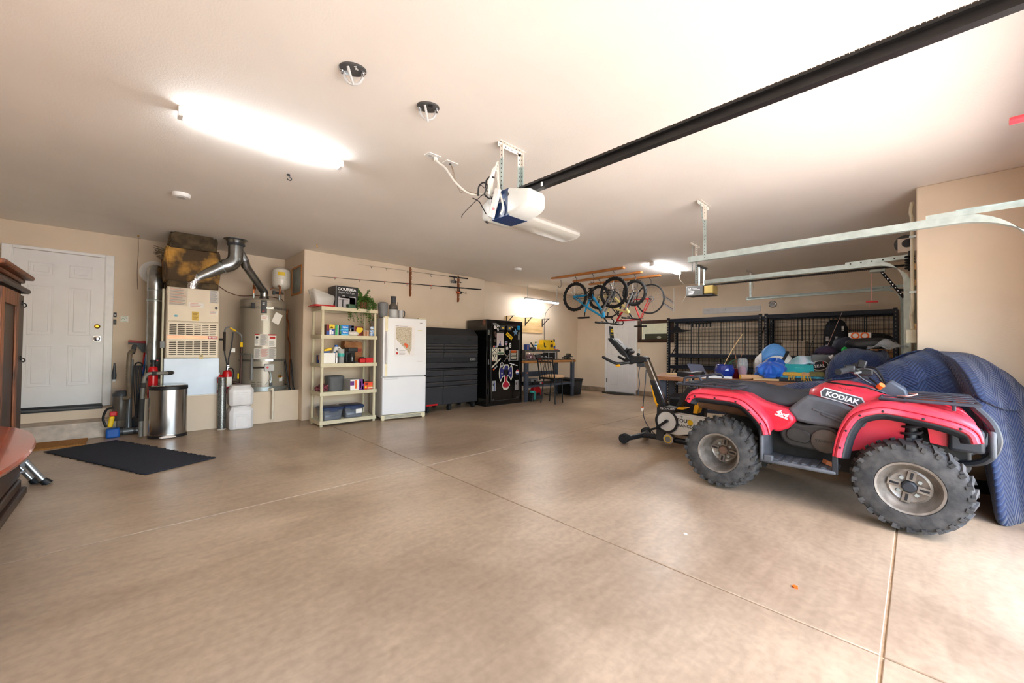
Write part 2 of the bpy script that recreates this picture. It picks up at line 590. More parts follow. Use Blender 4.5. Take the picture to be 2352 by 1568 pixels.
# ---------------------------------------------------------------- ceiling lamps, openers and door tracks
LAMP = M('lit_lamp_lens', (255, 252, 246), 0.4, var=0.01, emit=(246, 250, 255), es=50.0)
LAMP2 = M('lit_lamp_lens_far', (255, 250, 246), 0.4, var=0.01, emit=(250, 250, 252), es=60.0)
LENS = M('frosted_lens', (226, 224, 216), 0.35, var=0.03, vs=3)
def strip_lamp(name, label, x0, x1, y, m, w=0.075):
    t = thing(name, label, 'ceiling light', ((x0 + x1) / 2, y, H), 0)
    h = (x1 - x0) / 2
    MB().box(-h + 0.03, h - 0.03, -w / 2 + 0.015, w / 2 - 0.015, -0.03, 0).build('housing', WPLAS, t, bev=0.004)
    prof = [(-w / 2, -0.028), (-w / 2, -0.045), (-w / 2 + 0.015, -0.058), (w / 2 - 0.015, -0.058), (w / 2, -0.045), (w / 2, -0.028)]
    MB().prism(prof, (-h + 0.025, 0, 0), (0, 1, 0), (0, 0, 1), (2 * h - 0.05, 0, 0)).build('diffuser', m, t)
    for s in (-1, 1):
        MB().prism(rrect(w + 0.008, 0.064, 0.012), (s * h - (0.025 if s > 0 else 0), 0, -0.03), (0, 1, 0), (0, 0, 1), (0.025, 0, 0)).build('end_cap', WPLAS, t)
    return t
strip_lamp('strip_light', 'long lit white strip light on the ceiling above the house door side', 0.18, 1.22, 3.33, LAMP)
strip_lamp('strip_light', 'lit white strip light on the ceiling beside the hanging bicycles', 6.58, 7.74, 3.27, LAMP2)
t = thing('wraparound_fixture', 'unlit wide flat ceiling light with a frosted lens behind the garage door opener', 'ceiling light', (3.62, 3.27, H))
MB().box(-0.6, 0.6, -0.15, 0.15, -0.03, 0).build('housing', WPLAS, t, bev=0.004)
MB().prism([(-0.16, -0.02), (-0.165, -0.045), (-0.12, -0.075), (0.12, -0.075), (0.165, -0.045), (0.16, -0.02)], (-0.6, 0, 0), (0, 1, 0), (0, 0, 1), (1.2, 0, 0)).build('lens', LENS, t)
for s in (-0.608, 0.6):
    MB().prism([(-0.165, 0), (-0.17, -0.045), (-0.12, -0.08), (0.12, -0.08), (0.17, -0.045), (0.165, 0)], (s, 0, 0), (0, 1, 0), (0, 0, 1), (0.008, 0, 0)).build('end_cap', WPLAS, t)
# hanging shop light over the workbench
t = thing('hanging_shop_light', 'lit slim shop light hanging on chains above the workbench', 'hanging light', (7.36, 6.52, 2.37))
MB().prism([(-0.055, 0.0), (-0.03, 0.035), (0.03, 0.035), (0.055, 0.0)], (-0.62, 0, 0), (0, 1, 0), (0, 0, 1), (1.24, 0, 0)).build('reflector', LGREY, t)
MB().cyl((-0.6, 0, -0.012), (0.6, 0, -0.012), 0.016).build('lamp_tube', LAMP2, t)
for x in (-0.55, 0.55):
    b = MB()
    for k in range(12):
        b.torus((x, 0, 0.045 + k * 0.028), (1, 0, 0) if k % 2 else (0, 1, 0), 0.012, 0.0035, 8, 4)
    b.cyl((x, 0, 0.03), (x, 0, 0.363), 0.0025, n=5)
    b.build('chain', GALV, t)
MB().tube(bez([(0.6, 0.02, 0.02), (0.56, 0.3, -0.15), (0.55, 0.415, -0.4), (0.55, 0.415, -1.1), (0.56, 0.415, -1.7)]), 0.006, 6).build('power_cord', DGREY, t)

# smoke and carbon monoxide detectors
for (x, y, l) in ((0.324, 5.215, 'round white detector on the ceiling left of the furnace'), (5.33, 5.37, 'small round white detector on the ceiling above the black safe')):
    t = thing('smoke_detector', l, 'detector', (x, y, H))
    MB().lathe([(0.075, 0), (0.075, -0.018), (0.068, -0.036), (0.05, -0.042), (0, -0.042)], n=32).build('housing', WPLAS, t)
    MB().lathe([(0.04, -0.041), (0.036, -0.045), (0, -0.045)], n=20).build('grille', LGREY, t)
# small S-hook by the strip light, ceiling string, small cup hook
tag(MB().cyl((0, 0, 0), (0, 0, -0.012), 0.012, n=12).tube(bez([(0, 0, -0.01), (0.004, 0, -0.02), (0.022, 0, -0.03), (0.02, 0, -0.05), (0, 0, -0.052), (-0.012, 0, -0.04)]), 0.004, 6).build('ceiling_hook', BLACK, at=(0.973, 3.915, H)), 'small black hook screwed into the ceiling near the strip light', 'hook')
t = thing('ceiling_string', 'thin cord with small brass eye hanging from ceiling beside the house door', 'cord', (0.02, 7.69, H))
MB().lathe([(0.012, 0), (0.012, -0.008), (0.004, -0.012), (0.004, -0.02), (0, -0.02)], n=12).build('eye', BRASS, t)
MB().tube(bez([(0, 0, -0.02), (0.004, 0, -0.25), (-0.002, 0, -0.5), (0.006, 0, -0.76)]), 0.004, 6).build('string', M('grey_string', (130, 112, 92), 0.8), t)
tag(MB().cyl((0, 0, 0), (0, 0, -0.015), 0.008, n=10).tube([(0, 0, -0.015), (0.012, 0, -0.025), (0.01, 0, -0.04), (-0.004, 0, -0.045)], 0.003, 6).build('cup_hook', BRASS, at=(1.98, 6.35, H)), 'tiny brass cup hook in the ceiling above the picture', 'hook')

# two suspension anchors
PLATE = M('anchor_plate', (92, 92, 92), 0.4, 0.5, var=0.06)
for x, y, l, k in ((0.845, 2.165, 'grey oval ceiling anchor plate with bent bar, the one nearer the strip light', 0), (1.325, 2.165, 'grey oval ceiling anchor plate with bent bar and small black tag, nearer the opener', 1)):
    t = thing('suspension_anchor', l, 'anchor', (x, y, H), -32, 'ceiling anchors')
    MB().lathe([(0.075, 0), (0.075, -0.008), (0.07, -0.011), (0, -0.011)], n=32, sx=0.95, sy=0.72).build('plate', PLATE, t)
    for s in (-1, 1):
        MB().cyl((s * 0.055, 0, -0.01), (s * 0.055, 0, -0.02), 0.011, n=6).cyl((s * 0.055, 0, -0.02), (s * 0.055, 0, -0.034), 0.006, n=8).build('bolt', CHROME, t)
    MB().tube(bez([(-0.05, 0.012, -0.01), (-0.045, 0.02, -0.04), (-0.02, 0.026, -0.066), (0.02, 0.026, -0.066), (0.045, 0.02, -0.04), (0.05, 0.012, -0.01)]), 0.0075, 8).build('bar', LGREY, t)
    MB().tube(bez([(-0.02, -0.03, -0.01), (-0.01, -0.01, -0.045), (0.0, 0.026, -0.07 - 0.012 * k)]), 0.0075, 8).build('strut', LGREY, t)
    if k:
        MB().box(0.0, 0.028, -0.038, -0.016, -0.014, -0.011).build('tag', BLACK, t)
    else:
        txt('Rep', 0.022, WINK, t, (0.024, -0.026, -0.0125), (180, 0, 70))

# ceiling outlets with plug and low-voltage wires
for x, y, l in ((1.70, 2.70, 'white ceiling outlet plate with the white plug'), (1.876, 2.705, 'white ceiling plate with the loose wires')):
    t = thing('ceiling_plate', l, 'outlet', (x, y, H))
    MB().prism(rrect(0.115, 0.075, 0.006), (0, 0, -0.006), (1, 0, 0), (0, 1, 0), (0, 0, 0.006)).build('cover', WPLAS, t)
    if x < 1.8:
        for s in (-1, 1):
            MB().cyl((s * 0.022, 0, -0.006), (s * 0.022, 0, -0.008), 0.017, n=16).build('socket', LGREY, t)
    else:
        MB().cyl((0, 0, -0.006), (0, 0, -0.01), 0.01, n=10).build('wire_hole', DGREY, t)
# ---- garage door opener 1
t = thing('garage_door_opener', 'blue and white garage door opener with long black rail under the ceiling', 'door opener', (2.02, 2.14, 2.15))
NAVY = M('navy_enamel', (26, 54, 102), 0.3, var=0.06)
FROST = M('frosted_white_lens', (222, 226, 224), 0.3, var=0.03)
hd = MB().box(-0.1, 0.1, -0.10, 0.08, 0.0, 0.2).build('motor_housing', NAVY, t, bev=0.004)
MB().box(-0.101, -0.1, -0.06, 0.06, 0.11, 0.165).build('name_plate', M('pale_blue_enamel', (96, 120, 164), 0.4), hd)
txt('GUARDIAN', 0.026, WINK, hd, (-0.103, 0.0, 0.12), (90, 0, -90))
for s in (-1, 1):
    b = MB()
    secs = [(0.0, 0.105, 0.0, 0.205), (0.05, 0.107, 0.0, 0.19), (0.1, 0.106, 0.01, 0.172), (0.15, 0.1, 0.02, 0.163), (0.18, 0.088, 0.03, 0.155), (0.192, 0.06, 0.05, 0.14)]
    def lens(u, v, s=s, secs=secs):
        k = min(int(v * (len(secs) - 1) + 1e-6), len(secs) - 1)
        d, hw, z0, z1 = secs[k]
        p = rrect(2 * hw, z1 - z0, 0.03)
        q = p[int(u * len(p) + 1e-6) % len(p)]
        return (q[0], s * d * (1.0 if s < 0 else 0.7) + (0.08 if s > 0 else -0.10), (z0 + z1) / 2 + q[1])
    n = len(rrect(1, 1, 0.1))
    b.grid(lens, n, 5, wrap=True)
    b.f.append(list(range(5 * n, 6 * n)))
    b.mi.append(0)
    le = b.build('lens', FROST, t)
    sl = MB()
    for k in range(8):
        sl.cb((-0.075 + 0.0 * k, s * (0.10 + k * 0.011), 0.0095 + k * 0.0008), (0.045, 0.004, 0.004), (0, 0, 20))
    sl.build('vent_slots', DGREY, le)
MB().cyl((-0.106, -0.1, 0.15), (-0.1, -0.1, 0.15), 0.013, n=12).build('lens_knob', DGREY, t)
RAIL = M('black_rail', (44, 42, 42), 0.42, 0.5, var=0.15, stretch=(4, 1, 4))
MB().box(-0.006, 0.006, -2.84, 0.05, 0.16, 0.2).box(-0.028, 0.028, -2.84, 0.05, 0.2, 0.212).box(-0.02, 0.02, -2.84, 0.05, 0.153, 0.161).build('rail', RAIL, t)
CHAIN = M('drive_chain', (74, 62, 48), 0.4, 0.7, var=0.3, vs=60)
b = MB()
for k in range(190):
    y = 0.0 - k * 0.0149
    b.box(-0.016 - (k % 2) * 0.003, -0.008, y - 0.0065, y + 0.0065, 0.213, 0.222)
b.box(-0.014, -0.01, -2.83, 0.0, 0.215, 0.219)
b.build('chain', CHAIN, t)
MB().cyl((-0.02, -0.35, 0.16), (-0.02, -0.35, 0.19), 0.008, n=8).build('rail_bolt', WPLAS, t)
# emergency release handle
MB().tube([(0, -2.41, 0.15), (0, -2.41, -0.2)], 0.004, 6).build('release_cord', RED, t)
MB().cyl((0, -2.47, -0.205), (0, -2.35, -0.205), 0.012, n=10).build('release_handle', M('red_release_handle', (236, 60, 72), 0.4), t)
def perf(b, p0, p1, w, nrm, t_=0.003, hole=0.0085, step=0.032):
    """perforated steel strip: bar with dark square holes standing on both faces"""
    p0, p1, nrm = V(p0), V(p1), V(nrm).normalized()
    b.mat(0).bar(p0, p1, w, t_, up=nrm)
    d = (p1 - p0)
    n = int(d.length / step)
    d.normalize()
    sd = d.cross(nrm)
    b.mat(1)
    for k in range(n):
        c = p0 + d * (step * (k + 0.5))
        for s in (-1, 1):
            q = c + nrm * (s * (t_ / 2 + 0.0004))
            a = hole / 2
            b.add([q - d * a - sd * a, q + d * a - sd * a, q + d * a + sd * a, q - d * a + sd * a], [(0, 1, 2, 3)])
    return b.mat(0)
HOLE = M('dark_hole', (52, 52, 52), 0.8)
WSTEEL = M('white_overspray_steel', (232, 226, 216), 0.6, var=0.05)
def angle_iron(name, parent, p0, p1, n1, n2, m, w=0.032):
    p0, p1, n1, n2 = V(p0), V(p1), V(n1), V(n2)
    b = MB()
    perf(b, p0 + n2 * (w / 2), p1 + n2 * (w / 2), w, n1)
    perf(b, p0 + n1 * (w / 2), p1 + n1 * (w / 2), w, n2)
    return b.build(name, [m, HOLE], parent)
t = thing('opener_hanger', 'perforated steel frame hanging the blue and white opener from the ceiling', 'bracket', (2.05, 2.16, H))
angle_iron('ceiling_bar', t, (-0.13, 0, -0.002), (0.14, 0, -0.002), (0, 0, -1), (0, -1, 0), WSTEEL)
for x in (-0.105, 0.112):
    angle_iron('upright_top', t, (x, 0, -0.02), (x, 0, -0.12), (0, -1, 0), (1, 0, 0) if x < 0 else (-1, 0, 0), WSTEEL)
    angle_iron('upright', t, (x, 0, -0.12), (x, 0, -0.375), (0, -1, 0), (1, 0, 0) if x < 0 else (-1, 0, 0), GALVL)
# power strip and cords on the opener
t = thing('power_strip', 'white power strip hanging against the opener side with a red switch', 'power strip', (1.895, 2.16, 2.17))
MB().cb((0, 0, 0.09), (0.028, 0.052, 0.21), (22, 0, 0)).build('body', WPLAS, t, bev=0.006)
MB().cb((-0.016, -0.006, 0.045), (0.003, 0.022, 0.016), (22, 0, 0)).build('switch', RED, t)
for k in range(2):
    MB().cb((-0.015, 0.03 + k * 0.022, 0.11 + k * 0.045), (0.002, 0.024, 0.026), (22, 0, 0)).build('socket', LGREY, t)
WC, BC = WPIPE, BLACK
tag(MB().tube(bez([(1.73, 2.70, 2.726), (1.735, 2.68, 2.69), (1.77, 2.62, 2.63), (1.79, 2.52, 2.5), (1.83, 2.42, 2.40), (1.86, 2.33, 2.36), (1.89, 2.24, 2.36)]), 0.008, 8).cyl((1.725, 2.7, 2.728), (1.73, 2.695, 2.70), 0.016, n=10).build('white_power_cord', WC), 'thick white power cord looping from the ceiling outlet to the opener', 'cord')
b = MB()
for k in range(4):
    o = 0.012 * k
    b.tube(bez([(1.89 + o, 2.22, 2.34), (1.87 + o, 2.2, 2.42), (1.90 + o * 0.6, 2.19, 2.50 + o), (1.93 + o * 0.5, 2.18, 2.52 + o * 2), (1.935 + o * 0.5, 2.17, 2.44), (1.915 + o * 0.6, 2.16, 2.36), (1.89 + o, 2.18, 2.32)]), 0.006, 7)
b.tube(bez([(1.87, 2.2, 2.33), (1.9, 2.2, 2.5), (1.925, 2.19, 2.545), (1.94, 2.19, 2.5), (1.92, 2.13, 2.34), (1.905, 2.08, 2.22), (1.9, 2.1, 2.165)]), 0.008, 8)
tag(b.build('coiled_white_cord', WC), 'coil of white cord tied beside the opener hanger', 'cord')
b = MB()
b.tube(bez([(1.85, 2.3, 2.34), (1.84, 2.28, 2.40), (1.86, 2.25, 2.43), (1.875, 2.22, 2.40), (1.865, 2.24, 2.34), (1.89, 2.2, 2.3)]), 0.006, 7)
b.tube(bez([(1.87, 2.24, 2.39), (1.865, 2.22, 2.44), (1.885, 2.2, 2.465), (1.91, 2.18, 2.46)]), 0.006, 7)
b.tube(bez([(1.87, 2.26, 2.35), (1.82, 2.32, 2.28), (1.77, 2.38, 2.2), (1.765, 2.385, 2.175)]), 0.003, 6)
b.tube(bez([(1.84, 2.27, 2.42), (1.88, 2.22, 2.36), (1.9, 2.2, 2.3)]), 0.0025, 5)
b.tube(bez([(1.83, 2.34, 2.33), (1.86, 2.3, 2.3), (1.87, 2.27, 2.25), (1.89, 2.25, 2.2)]), 0.004, 5)
tag(b.build('black_wire_tangle', BC), 'tangle of black wires and ties on the left of the opener', 'cord')
b = MB()
for k in range(3):
    b.tube(bez([(1.876, 2.70, 2.725), (1.87 + 0.006 * k, 2.67, 2.67), (1.84 + 0.012 * k, 2.6, 2.57 - 0.02 * k), (1.82 + 0.01 * k, 2.5, 2.46 - 0.02 * k), (1.84, 2.36, 2.38), (1.88, 2.27, 2.34)]), 0.002, 5)
tag(b.build('low_voltage_wires', M('thin_wire', (150, 136, 118), 0.6)), 'thin bell wires running from ceiling plate to the opener', 'cord')
# ---- door tracks: C-section swept along the door path
def track(name, label, X, y0, ya, r, zt, zb, hw=0.027, side=1, group=None):
    t = thing(name, label, 'door track', (X, ya - r, 0), 0, group)
    yv = ya - r
    path = [(y0, zt)] + [(ya - r * sin(R(a)), zt - r + r * cos(R(a))) for a in range(0, 91, 9)] + [(yv, zb)]
    prof = [(0, hw), (side * 0.045, hw), (side * 0.045, hw - 0.009), (side * 0.003, hw - 0.004), (side * 0.003, -hw + 0.004), (side * 0.045, -hw + 0.009), (side * 0.045, -hw), (0, -hw)]
    vv, ff = [], []
    for i, (y, z) in enumerate(path):
        a = path[max(i - 1, 0)]
        c = path[min(i + 1, len(path) - 1)]
        d = V((c[0] - a[0], c[1] - a[1])).normalized()
        if i == 0:
            d = V((-1, 0))
        if i == len(path) - 1:
            d = V((0, -1))
        n = V((-d[1], d[0])) * -1
        for px, pn in prof:
            vv.append((px, y + n[0] * -pn - yv, z + n[1] * pn * -1 * -1))
    k = len(prof)
    for i in range(len(path) - 1):
        for j in range(k):
            j2 = (j + 1) % k
            ff.append((i * k + j, i * k + j2, (i + 1) * k + j2, (i + 1) * k + j))
    MB().add(vv, ff).build('track_rail', GALVL, t)
    return t
nt_ = track('garage_door_track', 'galvanised track of the near garage door curving down at the right edge', 4.29, 1.72, -0.2, 0.4, 2.166, 0.02, hw=0.03)
MB().box(-0.004, 0.002, 0.05, 0.55, 2.185, 2.225).box(-0.03, 0.002, 0.02, 0.4, 2.222, 2.226).build('rear_angle', GALVL, nt_)
l3 = track('garage_door_track', 'galvanised track left of the third bay, curving down beside the pier', 5.87, 2.12, 0.32, 0.25, 2.166, 0.02)
b = MB()
perf(b, (0, 0.5, 2.19), (0, -0.05, 2.205), 0.045, (1, 0, 0), 0.003, 0.014, 0.09)
b.build('rear_angle', [GALVL, HOLE], l3)
r3 = track('garage_door_track', 'galvanised track on the far side of the third bay near the wall', 8.67, 2.33, 0.40, 0.25, 2.2, 0.02, side=-1)
b = MB()
perf(b, (0, 0.45, 2.225), (0, -0.1, 2.235), 0.045, (1, 0, 0), 0.003, 0.014, 0.09)
b.build('rear_angle', [GALVL, HOLE], r3)
# track hangers
def hanger(label, X, Y, zt, lean, w=0.15, dark=False):
    t = thing('track_hanger', label, 'bracket', (X, Y, H), 0, 'perforated steel hangers')
    angle_iron('ceiling_bar', t, (-w, 0, -0.002), (w, 0, -0.002), (0, 0, -1), (0, -1, 0), WSTEEL)
    zb = zt - H
    angle_iron('upright_top', t, (0, 0, -0.02), (0, 0, zb * 0.3), (0, -1, 0), (1, 0, 0), WSTEEL)
    angle_iron('upright', t, (0, 0, zb * 0.3), (0, 0, zb - 0.02), (0, -1, 0), (1, 0, 0), GALVL)
    q = MB()
    perf(q, (lean[0], lean[1] * 0.1, -0.02), (lean[0] * 0.2, lean[1] * 0.7, zb * 0.72), 0.03, (0, 1, 0))
    q.build('brace', [GALVL, HOLE], t)
    return t
hanger('perforated hanger holding the end of the near door track', 4.29, 1.56, 2.166, (-0.09, -0.05))
hanger('perforated hanger holding the end of the left third-bay track', 5.86, 2.24, 2.166, (-0.1, 0.05), 0.17)
hanger('perforated hanger on the far third-bay track near the wall', 8.67, 2.28, 2.2, (0.1, -0.1), 0.24)
# ---- garage door opener 3 (third bay)
t = thing('garage_door_opener', 'grey garage door opener with yellowed lens and thin black rail in the third bay', 'door opener', (7.5, 2.80, 2.18))
hd = MB().box(-0.14, 0.14, -0.12, 0.18, 0.0, 0.18).build('motor_housing', M('opener_grey', (92, 92, 90), 0.5, var=0.05), t, bev=0.006)
MB().box(-0.13, 0.13, -0.28, -0.1, -0.005, 0.01).build('light_tray', DGREY, t)
MB().box(-0.12, 0.12, -0.29, -0.122, 0.02, 0.17).build('lens', M('yellowed_lens', (212, 188, 112), 0.35, var=0.06), t, bev=0.02, seg=3)
txt('Lift Master', 0.042, WINK, hd, (-0.1425, 0.05, 0.135), (90, 0, -90), sx=0.9)
for k, (w, z) in enumerate(((0.2, 0.105), (0.1, 0.075), (0.09, 0.05), (0.08, 0.03))):
    MB().box(-0.1425, -0.14, 0.13 - w, 0.13, z, z + 0.012 - 0.004 * (k == 0)).build('print_line', WINK, hd)
MB().box(-0.015, 0.015, -2.72, -0.1, 0.175, 0.2).build('rail', RAIL, t)
b = MB()
for k in range(110):
    b.box(-0.024, -0.017, -0.4 - k * 0.021, -0.389 - k * 0.021, 0.165, 0.177)
b.build('chain', CHAIN, t)
MB().box(-0.035, 0.035, -2.50, -2.34, 0.13, 0.17).build('trolley', GALVL, t, bev=0.005)
b = MB()
perf(b, (0, -2.46, 0.13), (0, -2.68, -0.25), 0.035, (1, 0, 0), 0.004, 0.012, 0.05)
b.bar((0, -2.62, -0.14), (0, -2.76, -0.16), 0.035, 0.004, (1, 0, 0))
b.build('door_arm', [BLKMET, CHROME], t)
MB().tube(bez([(0, -2.36, 0.13), (0, -2.355, -0.15), (0, -2.36, -0.27)]), 0.005, 6).tube(bez([(0, -2.36, -0.29), (0, -2.34, -0.31), (0, -2.33, -0.36)]), 0.005, 6).build('release_cord', M('pink_cord', (236, 186, 176), 0.7), t)
MB().cb((0, -2.36, -0.28), (0.025, 0.13, 0.025), (4, 0, 0)).build('release_handle', M('red_release_handle', (236, 60, 72), 0.4), t, bev=0.006)
t = thing('opener_hanger', 'grey steel frame hanging the third-bay opener from the ceiling', 'bracket', (7.54, 2.77, H))
angle_iron('ceiling_bar', t, (-0.24, 0, -0.002), (0.24, 0, -0.002), (0, 0, -1), (0, -1, 0), GREY)
for x in (-0.15, 0.09):
    angle_iron('upright', t, (x, 0, -0.03), (x, 0, -0.37), (0, -1, 0), (1, 0, 0), GALVL)
tag(MB().tube(bez([(7.3, 3.1, 2.728), (7.32, 3.08, 2.6), (7.28, 3.05, 2.48), (7.36, 3.0, 2.40), (7.42, 2.98, 2.37)]), 0.006, 6).tube(bez([(7.36, 2.97, 2.2), (7.33, 3.02, 2.1), (7.32, 3.04, 2.04)]), 0.003, 5).build('bell_wire', M('dusty_cord', (170, 160, 146), 0.7)), 'thin pale cord dropping from ceiling to the third-bay opener', 'cord')
# torsion hardware and wiring beside the pier
t = thing('torsion_bearing', 'white steel end bearing plate of the third-bay torsion shaft beside the pier', 'bearing plate', (5.87, 0.06, 2.33))
MB().box(-0.006, 0.0, -0.06, 0.08, -0.07, 0.07).box(-0.006, 0.03, -0.06, 0.08, -0.075, -0.069).build('plate', WSTEEL, t)
MB().lathe([(0.045, 0), (0.04, 0.012), (0.02, 0.02), (0, 0.02)], (-0.006, 0.005, 0.015), (-1, 0, 0), 20).build('bearing', DGREY, t)
MB().lathe([(0.09, 0.0), (0.09, 0.05), (0.06, 0.055), (0.0, 0.055)], (0.02, 0.02, 0.02), (1, 0, 0), 24).build('cable_drum', DGREY, t)
b = MB()
for z in (-0.25, -0.22, -0.19, -0.16, -0.13):
    b.torus((0.0, -0.01, z), (0, 0, 1), 0.032, 0.01, 16, 6)
b.cyl((0, -0.01, -0.28), (0, -0.01, -0.07), 0.014)
b.build('spring_bumper', BLACK, t)
t = thing('wall_conduit', 'painted metal conduit running down the pier edge into a small box', 'conduit', (5.40, 0.028, 1.34))
MB().tube(bez([(0, 0, 0.08), (0, 0.01, 0.2), (-0.04, 0, 0.3), (-0.04, 0, 0.7), (-0.04, 0, 1.1), (-0.03, 0.01, 1.2), (-0.02, 0.0, 1.3)]), 0.014, 8).build('pipe', M('beige_painted_metal', (204, 200, 178), 0.5), t)
MB().box(-0.03, 0.03, -0.025, 0.045, -0.06, 0.07).build('junction_box', M('beige_painted_metal'), t, bev=0.004)
for z in (0.42, 0.95):
    MB().box(-0.06, -0.02, -0.027, 0.02, z, z + 0.02).build('clip', GALV, t)
b = MB()
for z in (1.30, 1.42, 1.62, 1.9, 2.08):
    b.box(5.6, 5.75, 0.002, 0.04, z, z + 0.07)
o = thing('track_brackets', 'row of small wood blocks and jamb brackets behind the third-bay track', 'bracket', (5.68, 0.0, 0))
for z in (1.30, 1.42, 1.86, 2.02):
    MB().box(-0.08, 0.08, 0.002, 0.045, z, z + 0.06).build('wood_block', PLY, o)
MB().box(-0.05, 0.02, 0.002, 0.018, 0.05, 2.1).build('jamb_strip', M('olive_steel', (112, 116, 100), 0.5), o)
# ---------------------------------------------------------------- house-door side: mats, armoire, table, vacuums, furnace, water heater
def floor_mat_rug():
    MAT = M('charcoal_mat', (44, 47, 56), 0.95, var=0.35, vs=160, bump=0.9, bs=240)
    b = MB()
    n = 60
    def f(u, v):
        x = -0.30 + 0.6 * u
        y = -0.95 + 1.9 * v
        e = 0.010 * sin(v * 150) * (1 if u in (0, 1) else 0) + 0.008 * sin(u * 40) * (1 if v in (0, 1) else 0)
        z = 0.007 + 0.004 * sin(v * 9 + u * 2) * (0.4 + u * 0.6) * 0.5 + 0.003 * sin(v * 70) * (abs(u - 0.5) * 2) ** 6
        return (x + e, y, max(z, 0.003))
    b.grid(f, 12, n)
    o = b.build('floor_mat', MAT, at=(-0.02, 5.88, 0), rz=24.0, solid=0.008)
    return tag(o, 'dark charcoal ribbed mat lying on the floor below the house door', 'mat')
floor_mat_rug()
tag(MB().prism(rrect(0.42, 0.42, 0.02), (0, 0, 0), (1, 0, 0), (0, 1, 0), (0, 0, 0.018)).build('coir_doormat', M('coir', (176, 124, 62), 0.95, rgb2=(140, 92, 40), vs=90, bump=0.6, bs=200), at=(-0.60, 7.0, 0)), 'tan coir doormat at the foot of the house step', 'mat')

# armoire against the left wall, front facing +x
DWOOD = M('dark_stained_wood', (62, 38, 26), 0.38, rgb2=(30, 17, 12), vs=5, stretch=(8, 8, 0.6))
DWOODH = M('dark_stained_wood_edge', (140, 82, 48), 0.45, rgb2=(62, 36, 24), vs=7, stretch=(6, 6, 0.8))
t = thing('armoire', 'tall dark stained wooden armoire with heavy cornice at the left edge', 'armoire', (-0.64, 4.43, 0))
MB().box(-0.56, 0.0, -0.43, 0.43, 0.12, 1.66).build('cabinet_body', DWOOD, t, bev=0.004)
MB().box(-0.59, 0.05, -0.47, 0.50, 0, 0.06).box(-0.575, 0.025, -0.45, 0.465, 0.06, 0.13).build('plinth', DWOOD, t, bev=0.01)
MB().box(-0.575, 0.02, -0.45, 0.45, 1.66, 1.69).box(-0.59, 0.06, -0.47, 0.50, 1.69, 1.725).build('cornice', DWOODH, t, bev=0.012)
MB().tube([(-0.57, 0.455, 1.6), (0.03, 0.455, 1.6), (0.03, -0.45, 1.6)], 0.02, 8).build('moulding', DWOOD, t)
d = MB().box(0.0, 0.022, -0.40, 0.13, 0.5, 1.56).build('door', DWOOD, t, bev=0.004)
MB().box(0.022, 0.034, -0.4, -0.31, 0.5, 1.56).box(0.022, 0.034, 0.05, 0.13, 0.5, 1.56).box(0.022, 0.034, -0.31, 0.05, 1.46, 1.56).box(0.022, 0.034, -0.31, 0.05, 0.5, 0.6).build('door_frame', DWOODH, d, bev=0.004)
MB().box(0.0, 0.02, 0.15, 0.40, 0.5, 1.56).build('side_stile', DWOOD, t, bev=0.004)
dr = MB().box(0.0, 0.024, -0.4, 0.4, 0.16, 0.46).box(0.024, 0.032, -0.34, 0.34, 0.21, 0.41).build('drawer', DWOOD, t, bev=0.005)
MB().sph((0.05, 0.2, 0.33), 0.018, 10, 8).build('knob', BLKMET, dr)
for z in (1.08, 1.5):
    MB().tube(bez([(0.02, 0.33, z), (0.035, 0.33, z - 0.003), (0.042, 0.33, z - 0.018), (0.034, 0.33, z - 0.03), (0.026, 0.33, z - 0.024)]), 0.004, 6).cyl((0.018, 0.33, z), (0.026, 0.33, z), 0.018, n=10).build('hook', BLKMET, t)
# oval mahogany table beside it
MAHOG = M('mahogany_top', (168, 74, 46), 0.22, rgb2=(126, 50, 30), vs=4, stretch=(8, 1, 1), coat=0.5)
t = thing('oval_table', 'glossy reddish mahogany oval table top at the left edge beside the armoire', 'table', (-0.785, 2.85, 0))
MB().lathe([(0, 0.665), (0.97, 0.665), (0.99, 0.672), (1.0, 0.686), (0.99, 0.698), (0.97, 0.70), (0, 0.70)], n=96, sx=0.45, sy=1.12).build('table_top', MAHOG, t)
MB().lathe([(0.85, 0.60), (0.85, 0.668), (0.8, 0.668)], n=64, sx=0.42, sy=1.05, cap=False).build('apron', DWOOD, t, solid=0.02)
for sx_ in (-1, 1):
    for sy_ in (-1, 1):
        MB().lathe([(0.022, 0), (0.03, 0.05), (0.02, 0.12), (0.035, 0.3), (0.025, 0.45), (0.04, 0.5), (0.04, 0.62), (0, 0.62)], (sx_ * 0.2, sy_ * 0.66, 0), n=14).build('leg', DWOOD, t)
# folded aluminium ladder whose feet show beside the armoire
ALU = M('aluminium', (176, 180, 184), 0.32, 0.9, var=0.08)
t = thing('folding_ladder', 'aluminium ladder legs with black rubber feet sticking out beside the armoire', 'ladder', (-0.53, 5.16, 0))
for (dx, dy) in ((-0.06, 0.07), (0.01, -0.02)):
    MB().tube([(dx, dy, 0.02), (dx - 0.28, dy + 0.03, 0.50)], 0.022, 10).build('leg', ALU, t)
    MB().tube([(dx + 0.02, dy - 0.004, 0.0), (dx - 0.012, dy + 0.0, 0.04)], [0.034, 0.026], 10).build('foot', BLACK, t)
MB().bar((-0.15, 0.09, 0.22), (-0.1, -0.03, 0.2), 0.05, 0.05).build('hinge_block', GREY, t)
MB().tube([(-0.10, 0.05, 0.12), (-0.3, 0.0, 0.08)], 0.012, 8).build('brace', ALU, t)
